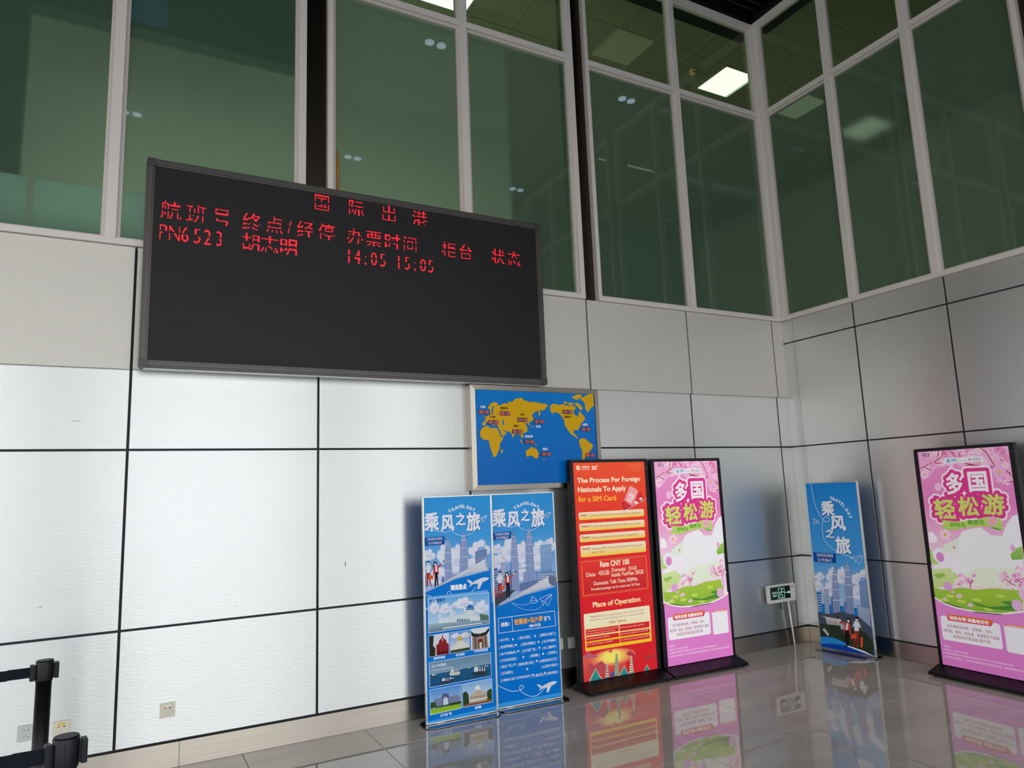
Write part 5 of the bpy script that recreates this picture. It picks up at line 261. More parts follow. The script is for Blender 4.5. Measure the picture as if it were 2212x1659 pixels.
ART['red']=json.loads(r'''[["r","#f04d1e","#ea2f16",0,0,755,430,0],["r","#ea2f16","#e00a1c",0,430,755,800,0],["r","#e00a1c","#d80c1e",0,800,755,1757,0],["g","firework_pattern",""],["l","#f58a4a",2,[677,16,704,24,732,35],0],["l","#f58a4a",2,[674,20,699,33,724,50],0],["l","#f58a4a",2,[671,24,692,40,713,63],0],["l","#f58a4a",2,[666,27,683,47,700,73],0],["l","#f58a4a",2,[661,29,673,52,685,82],0],["l","#f58a4a",2,[656,31,662,55,668,88],0],["l","#f58a4a",2,[650,32,651,57,651,90],0],["l","#f58a4a",2,[645,32,640,56,634,90],0],["l","#f58a4a",2,[639,31,629,54,618,87],0],["l","#f58a4a",2,[634,29,619,51,603,80],0],["l","#f58a4a",2,[629,26,610,45,589,71],0],["l","#f58a4a",2,[626,23,602,39,578,60],0],["l","#f58a4a",2,[623,19,596,31,569,47],0],["l","#f58a4a",2,[621,15,592,22,564,32],0],["l","#f2602e",2,[16,455,22,434,27,405],0],["l","#f2602e",2,[22,456,33,437,45,411],0],["l","#f2602e",2,[27,459,44,443,60,421],0],["l","#f2602e",2,[32,463,52,451,72,435],0],["l","#f2602e",2,[34,468,57,461,81,451],0],["l","#f2602e",2,[36,473,60,471,84,469],0],["l","#f2602e",2,[35,478,59,482,83,487],0],["l","#f2602e",2,[33,483,55,492,77,504],0],["l","#f2602e",2,[30,487,49,501,67,519],0],["l","#f2602e",2,[26,491,40,508,53,532],0],["l","#f2602e",2,[20,493,29,513,37,540],0],["l","#f2602e",2,[14,494,17,515,19,544],0],["g","logo","white telecom logo and 5G mark"],["e","#fde3cc",null,50,42,19.4,21.2,0],["l","#f04d1e",3,[38,36,50,29,63,27],0],["l","#f04d1e",3,[38,46,50,39,62,37],0],["l","#f04d1e",3,[37,55,49,49,61,47],0],["t","中国移动","#fde3cc",81,165,36.3,17.6,0.03,null],["t","China Mobile","#fde3cc",80,163,54.9,11.3,0.02,null],["t","5G","#fde3cc",186,234,45.5,34.2,0.05,null],["p","#fde3cc",null,[234,31,250,21,244,39]],["g","headline","cream and yellow headline lettering"],["t","The Process For Foreign","#fdeccd",35,683,153.5,54.0,0.03,null],["t","Nationals To Apply","#fdeccd",36,528,229.6,56.6,0.03,null],["t","for a SIM Card","#fdb52c",36,418,301.5,44.9,0.03,null],["g","sim_card_picture","pink SIM card over a red phone"],["p","#b2101c",null,[474,349,678,265,720,327,515,406,493,407]],["p","#e01a28",null,[489,356,673,277,706,323,506,395]],["l","#d9b8c8",5,[515,408,720,331,723,317],0],["e","#fbe0c0",null,626,352,21.0,12.8,0],["e","#fbe0c0",null,681,322,18.0,11.6,0],["p","#f4a9b0","#f27a86",[504,318,570,209,585,209,645,243,653,266,591,380,578,379,507,334]],["p","#f9dcd8",null,[550,291,568,263,617,286,596,326]],["p","#f9dcd8",null,[529,326,544,301,592,325,575,356,535,336]],["l","#e2606c",3,[559,311,586,273],0],["l","#e2606c",3,[575,318,599,280],0],["l","#e2606c",3,[538,342,552,314],0],["l","#e2606c",3,[554,349,569,321],0],["l","#e2606c",3,[569,356,583,330],0],["l","#e2606c",3,[538,316,594,343],0],["g","step_list","cream step bars with dark red lettering"],["r","#efe6cf","#f5c81f",31,409,704,471,14],["t","Step1.","#a8292a",48,129,434.3,25.7,0.02,null],["t","Come to the store near you with your passport.","#b8503f",142,670,439.4,25.1,0.004,null],["r","#efe6cf","#f5c81f",32,500,703,562,14],["t","Step2.","#a8292a",49,133,523.9,25.6,0.02,null],["t","Provide your passport to the staff in the store.","#b8503f",142,658,528.9,25.0,0.004,null],["r","#efe6cf","#f5c81f",32,590,702,651,14],["t","Step3.","#a8292a",48,133,615.5,25.5,0.02,null],["t","Identity authentication and face recognition.","#b8503f",143,631,622.0,24.8,0.004,null],["r","#efe6cf","#f5c81f",32,680,702,772,14],["t","Step4.","#a8292a",47,132,706.6,25.3,0.02,null],["t","Activate SIM card in your phone and enjoy your","#b8503f",143,672,712.3,24.7,0.004,null],["t","stay in Dali.","#b8503f",141,265,740.4,23.1,0.004,null],["g","rate_box","red box with thin gold border"],["l","#f0a04c",2,[32,803,699,803,699,1081,32,1081],1],["l","#f0a04c",2,[41,812,690,812,690,1072,41,1072],1],["r","#e52a1c","#c40c1c",52,823,679,1061,8],["t","Rate CNY 100","#fdeccd",217,515,840.3,47.7,0.03,null],["t","Domestic","#fdeccd",329,476,895.6,30.6,0.01,null],["t","25GB","#fdeccd",502,589,896.8,28.5,0.01,null],["t","Inside YunNan 20GB","#fdeccd",328,658,934.5,34.4,0.01,null],["t","Data","#fdeccd",76,165,913.0,33.5,0.01,null],["t","45GB","#fdeccd",197,303,910.4,37.5,0.01,null],["t","Domestic Talk Time 300Min","#fdeccd",143,589,988.2,31.5,0.01,null],["t","Provided package can be used over 50 Days","#fdeccd",117,613,1035.5,28.9,0.008,null],["g","place_heading","cream and gold lettering"],["t","Place of Operation","#fdeccd",124,607,1162.5,57.3,0.035,"#f6c558"],["l","#ee4a34",1.6,[701,1164,747,1169],0],["l","#ee4a34",1.6,[699,1170,740,1189],0],["l","#ee4a34",1.6,[694,1175,724,1205],0],["l","#ee4a34",1.6,[687,1178,701,1215],0],["l","#ee4a34",1.6,[679,1178,676,1216],0],["l","#ee4a34",1.6,[671,1176,651,1210],0],["l","#ee4a34",1.6,[665,1172,630,1196],0],["l","#ee4a34",1.6,[661,1166,618,1177],0],["l","#ee4a34",1.6,[660,1160,614,1155],0],["l","#ee4a34",1.6,[662,1154,621,1135],0],["l","#ee4a34",1.6,[667,1149,637,1119],0],["l","#ee4a34",1.6,[674,1147,659,1109],0],["l","#ee4a34",1.6,[682,1146,685,1108],0],["l","#ee4a34",1.6,[689,1148,710,1114],0],["l","#ee4a34",1.6,[696,1152,730,1128],0],["l","#ee4a34",1.6,[700,1158,743,1147],0],["g","address_table","cream table with red rows and small lettering"],["r","#efe6c4","#efe6c4",31,1218,700,1508,12],["p","#f6c51c","#f6c51c",[32,1407,700,1417,697,1511,31,1505]],["p","#efe6c4","#f6d77a",[33,1295,701,1309,696,1417,32,1410]],["p","#d3121f",null,[41,1340,369,1342,367,1390,41,1388]],["p","#d3121f",null,[377,1341,686,1347,683,1395,375,1392]],["p","#d3121f",null,[41,1399,366,1401,367,1434,42,1435]],["p","#d3121f",null,[376,1401,684,1406,683,1439,375,1435]],["p","#d3121f",null,[43,1445,369,1448,370,1483,44,1481]],["p","#d3121f",null,[376,1447,683,1451,682,1485,375,1482]],["t","Nearest Hall:","#a8503f",98,202,1246.8,18.3,0.012,null],["t","No.27, Fengzhong Road, Fengyi Town, Dali (10.7KM)","#b8705f",216,634,1250.1,21.2,0.002,null],["t","Ancient city:","#a8503f",91,194,1273.6,18.2,0.012,null],["t","No.541, Fuxing Road, Dali Town, Dali City, Dali (30KM)","#b8705f",208,640,1276.9,21.1,0.002,null],["t","Other Options","#a83a33",277,448,1311.6,28.4,0.01,null],["t","Congshan Road and Yunhe Road intersection to the south-","#f6c9a8",49,362,1357.0,14.6,0.006,null],["t","west of about 100 meters, Xiaguan town, Dali(1.2km)","#f6c9a8",48,327,1376.0,14.6,0.006,null],["t","No.58, Cangshan Road, Xiaguan, Dali(14KM)","#f6c9a8",382,629,1365.9,14.9,0.006,null],["t","No.6, Renmin Road, Xiaguan, Dali(15KM)","#f6c9a8",48,270,1415.0,14.5,0.006,null],["t","Shop 3-2, Yueyuan, Haifeng New Town, Dali(17KM)","#f6c9a8",383,666,1418.0,14.9,0.006,null],["t","No.19, TaiJun Road, Xiaguan town, Dali(17KM)","#f6c9a8",48,298,1459.6,14.5,0.006,null],["t","shop 10,Meiyuanjulu,Linxiang road,Xiaguan,Dali(18KM)","#f6c9a8",381,679,1463.8,14.9,0.006,null],["g","landscape_picture","pagodas and teal hills under a yellow sun"],["r","#e2584c","#d02a33",0,1540,420,1756,0],["e","#de5b50",null,289,1586,235.4,67.5,0],["e","#e06a50",null,288,1585,215.4,64.5,0],["e","#e47b52",null,287,1583,195.5,61.5,0],["e","#e88d54",null,286,1582,175.7,58.5,0],["e","#eca056",null,285,1581,155.9,55.5,0],["e","#efb25a",null,284,1580,136.2,52.5,0],["e","#f2c45e",null,283,1578,116.6,49.5,0],["e","#f4d662",null,282,1577,97.0,46.5,0],["e","#f6e666",null,282,1576,77.5,43.4,0],["e","#e2573a",null,273,1533,19.3,15.1,0],["p","#b85a70",null,[14,1540,49,1514,86,1531,145,1551,129,1567,17,1555]],["p","#b8424e",null,[24,1672,67,1589,102,1629,125,1615,180,1598,216,1634,211,1699]],["p","#b02e3e",null,[423,1576,464,1557,518,1595,500,1618]],["p","#a8303c",null,[611,1652,638,1618,696,1619,719,1641]],["p","#3c50a0",null,[251,1729,272,1702,296,1693,309,1738]],["p","#f2cfa2",null,[225,1623,239,1625,238,1643,223,1641]],["p","#3a4a7c",null,[222,1638,225,1633,237,1635,239,1640,237,1643,224,1641]],["p","#f2cfa2",null,[221,1641,239,1643,239,1662,220,1659]],["p","#3a4a7c",null,[218,1656,222,1651,238,1653,241,1659,238,1662,220,1659]],["p","#f2cfa2",null,[218,1659,240,1662,240,1681,216,1677]],["p","#3a4a7c",null,[214,1674,219,1669,238,1672,242,1678,239,1681,217,1677]],["p","#f2cfa2",null,[215,1677,241,1681,241,1700,213,1695]],["p","#3a4a7c",null,[210,1692,216,1687,239,1691,243,1697,240,1699,213,1696]],["p","#f2cfa2",null,[211,1695,242,1700,241,1718,209,1714]],["p","#3a4a7c",null,[206,1710,212,1706,239,1709,245,1716,240,1718,210,1714]],["p","#f2cfa2",null,[208,1713,243,1718,242,1737,206,1732]],["p","#3a4a7c",null,[202,1728,209,1724,240,1728,246,1735,241,1737,207,1732]],["p","#e8a62c",null,[229,1623,233,1606,235,1624]],["p","#f2b98a",null,[321,1560,338,1562,338,1575,319,1573]],["p","#2e8a7a",null,[318,1570,322,1565,337,1567,340,1573,337,1575,320,1573]],["p","#f2b98a",null,[319,1573,338,1575,338,1589,317,1586]],["p","#2e8a7a",null,[315,1583,319,1578,337,1580,340,1586,337,1589,318,1586]],["p","#f2b98a",null,[316,1586,339,1589,338,1602,315,1599]],["p","#2e8a7a",null,[313,1596,317,1591,337,1594,341,1600,338,1602,315,1599]],["p","#f2b98a",null,[314,1599,339,1602,339,1616,312,1612]],["p","#2e8a7a",null,[310,1609,315,1604,337,1607,341,1613,338,1616,313,1612]],["p","#f2b98a",null,[312,1612,339,1616,339,1629,310,1625]],["p","#2e8a7a",null,[308,1622,313,1617,337,1620,342,1627,338,1629,311,1625]],["p","#f2b98a",null,[310,1625,339,1629,339,1643,308,1638]],["p","#2e8a7a",null,[305,1635,311,1630,337,1634,342,1640,339,1643,309,1638]],["p","#f2b98a",null,[308,1638,340,1643,340,1656,306,1651]],["p","#2e8a7a",null,[303,1648,309,1643,337,1647,343,1654,339,1656,307,1651]],["p","#f2b98a",null,[305,1651,340,1656,340,1670,303,1664]],["p","#2e8a7a",null,[300,1661,307,1656,337,1661,344,1667,339,1669,304,1664]],["p","#f2b98a",null,[303,1664,340,1670,340,1683,301,1677]],["p","#2e8a7a",null,[298,1674,305,1669,338,1674,344,1680,339,1683,302,1677]],["p","#f2b98a",null,[301,1677,341,1683,341,1696,299,1690]],["p","#2e8a7a",null,[295,1687,303,1682,338,1687,345,1694,340,1696,300,1691]],["p","#f2b98a",null,[299,1690,341,1696,341,1710,297,1703]],["p","#2e8a7a",null,[293,1700,301,1695,338,1701,345,1707,340,1710,298,1703]],["p","#f2b98a",null,[297,1703,341,1710,341,1723,294,1716]],["p","#2e8a7a",null,[290,1713,299,1708,338,1714,346,1721,340,1723,296,1716]],["p","#f2b98a",null,[294,1716,341,1723,342,1737,292,1729]],["p","#2e8a7a",null,[288,1726,297,1721,338,1727,346,1734,340,1736,293,1729]],["p","#e8a62c",null,[326,1560,331,1543,333,1561]],["p","#f2cfa2",null,[469,1604,485,1606,484,1625,467,1623]],["p","#2f7f8c",null,[465,1620,469,1615,483,1616,485,1622,483,1625,467,1623]],["p","#f2cfa2",null,[465,1623,485,1625,485,1644,463,1641]],["p","#2f7f8c",null,[461,1638,466,1633,483,1636,487,1642,484,1644,464,1641]],["p","#f2cfa2",null,[462,1641,486,1645,485,1663,459,1660]],["p","#2f7f8c",null,[457,1656,462,1652,484,1655,488,1661,485,1663,460,1660]],["p","#f2cfa2",null,[458,1660,487,1664,486,1683,456,1678]],["p","#2f7f8c",null,[453,1675,459,1670,484,1674,489,1680,485,1682,457,1678]],["p","#f2cfa2",null,[454,1678,487,1683,487,1702,452,1697]],["p","#2f7f8c",null,[449,1693,456,1689,484,1693,490,1699,486,1701,453,1697]],["p","#f2cfa2",null,[451,1696,488,1702,488,1721,448,1715]],["p","#2f7f8c",null,[445,1711,452,1707,485,1712,491,1718,486,1720,449,1715]],["p","#f2cfa2",null,[447,1715,489,1721,488,1740,445,1733]],["p","#2f7f8c",null,[441,1730,449,1725,485,1731,493,1737,487,1739,446,1733]],["p","#e8a62c",null,[474,1605,478,1587,480,1606]],["p","#f2e6c8",null,[50,1735,81,1692,119,1646,154,1709,177,1752]],["p","#1fa89c","#0f7f78",[56,1736,84,1696,119,1650,151,1711,172,1753]],["l","#0c6660",3,[111,1664,93,1703,75,1737],0],["l","#0c6660",3,[118,1665,115,1706,113,1742],0],["l","#0c6660",3,[125,1666,136,1709,146,1747],0],["p","#f2e6c8",null,[343,1734,367,1701,397,1664,422,1715,439,1745]],["p","#1fa89c","#0f7f78",[347,1734,369,1704,396,1668,420,1717,435,1747]],["l","#0c6660",3,[389,1682,375,1711,362,1734],0],["l","#0c6660",3,[395,1683,393,1714,391,1738],0],["l","#0c6660",3,[400,1684,408,1716,416,1742],0],["p","#f2e6c8",null,[599,1734,615,1714,634,1690,650,1725,661,1740]],["p","#1fa89c","#0f7f78",[602,1734,616,1717,633,1693,648,1727,658,1743]],["l","#0c6660",3,[628,1708,620,1724,611,1733],0],["l","#0c6660",3,[632,1709,631,1725,630,1736],0],["l","#0c6660",3,[635,1709,640,1727,646,1738],0],["p","#f2e6c8",null,[194,1736,204,1725,216,1711,226,1735,234,1739]],["p","#1fa89c","#0f7f78",[196,1736,204,1728,215,1715,225,1737,232,1741]],["l","#0c6660",3,[212,1729,207,1735,202,1735],0],["l","#0c6660",3,[214,1730,214,1736,214,1736],0],["l","#0c6660",3,[216,1730,220,1737,224,1738],0],["p","#f2e6c8",null,[447,1737,460,1728,476,1716,491,1738,501,1742]],["p","#1fa89c","#0f7f78",[450,1737,461,1731,476,1719,489,1741,499,1744]],["l","#0c6660",3,[471,1734,465,1738,458,1736],0],["l","#0c6660",3,[475,1735,474,1739,474,1738],0],["l","#0c6660",3,[477,1735,483,1740,488,1740],0]]''')
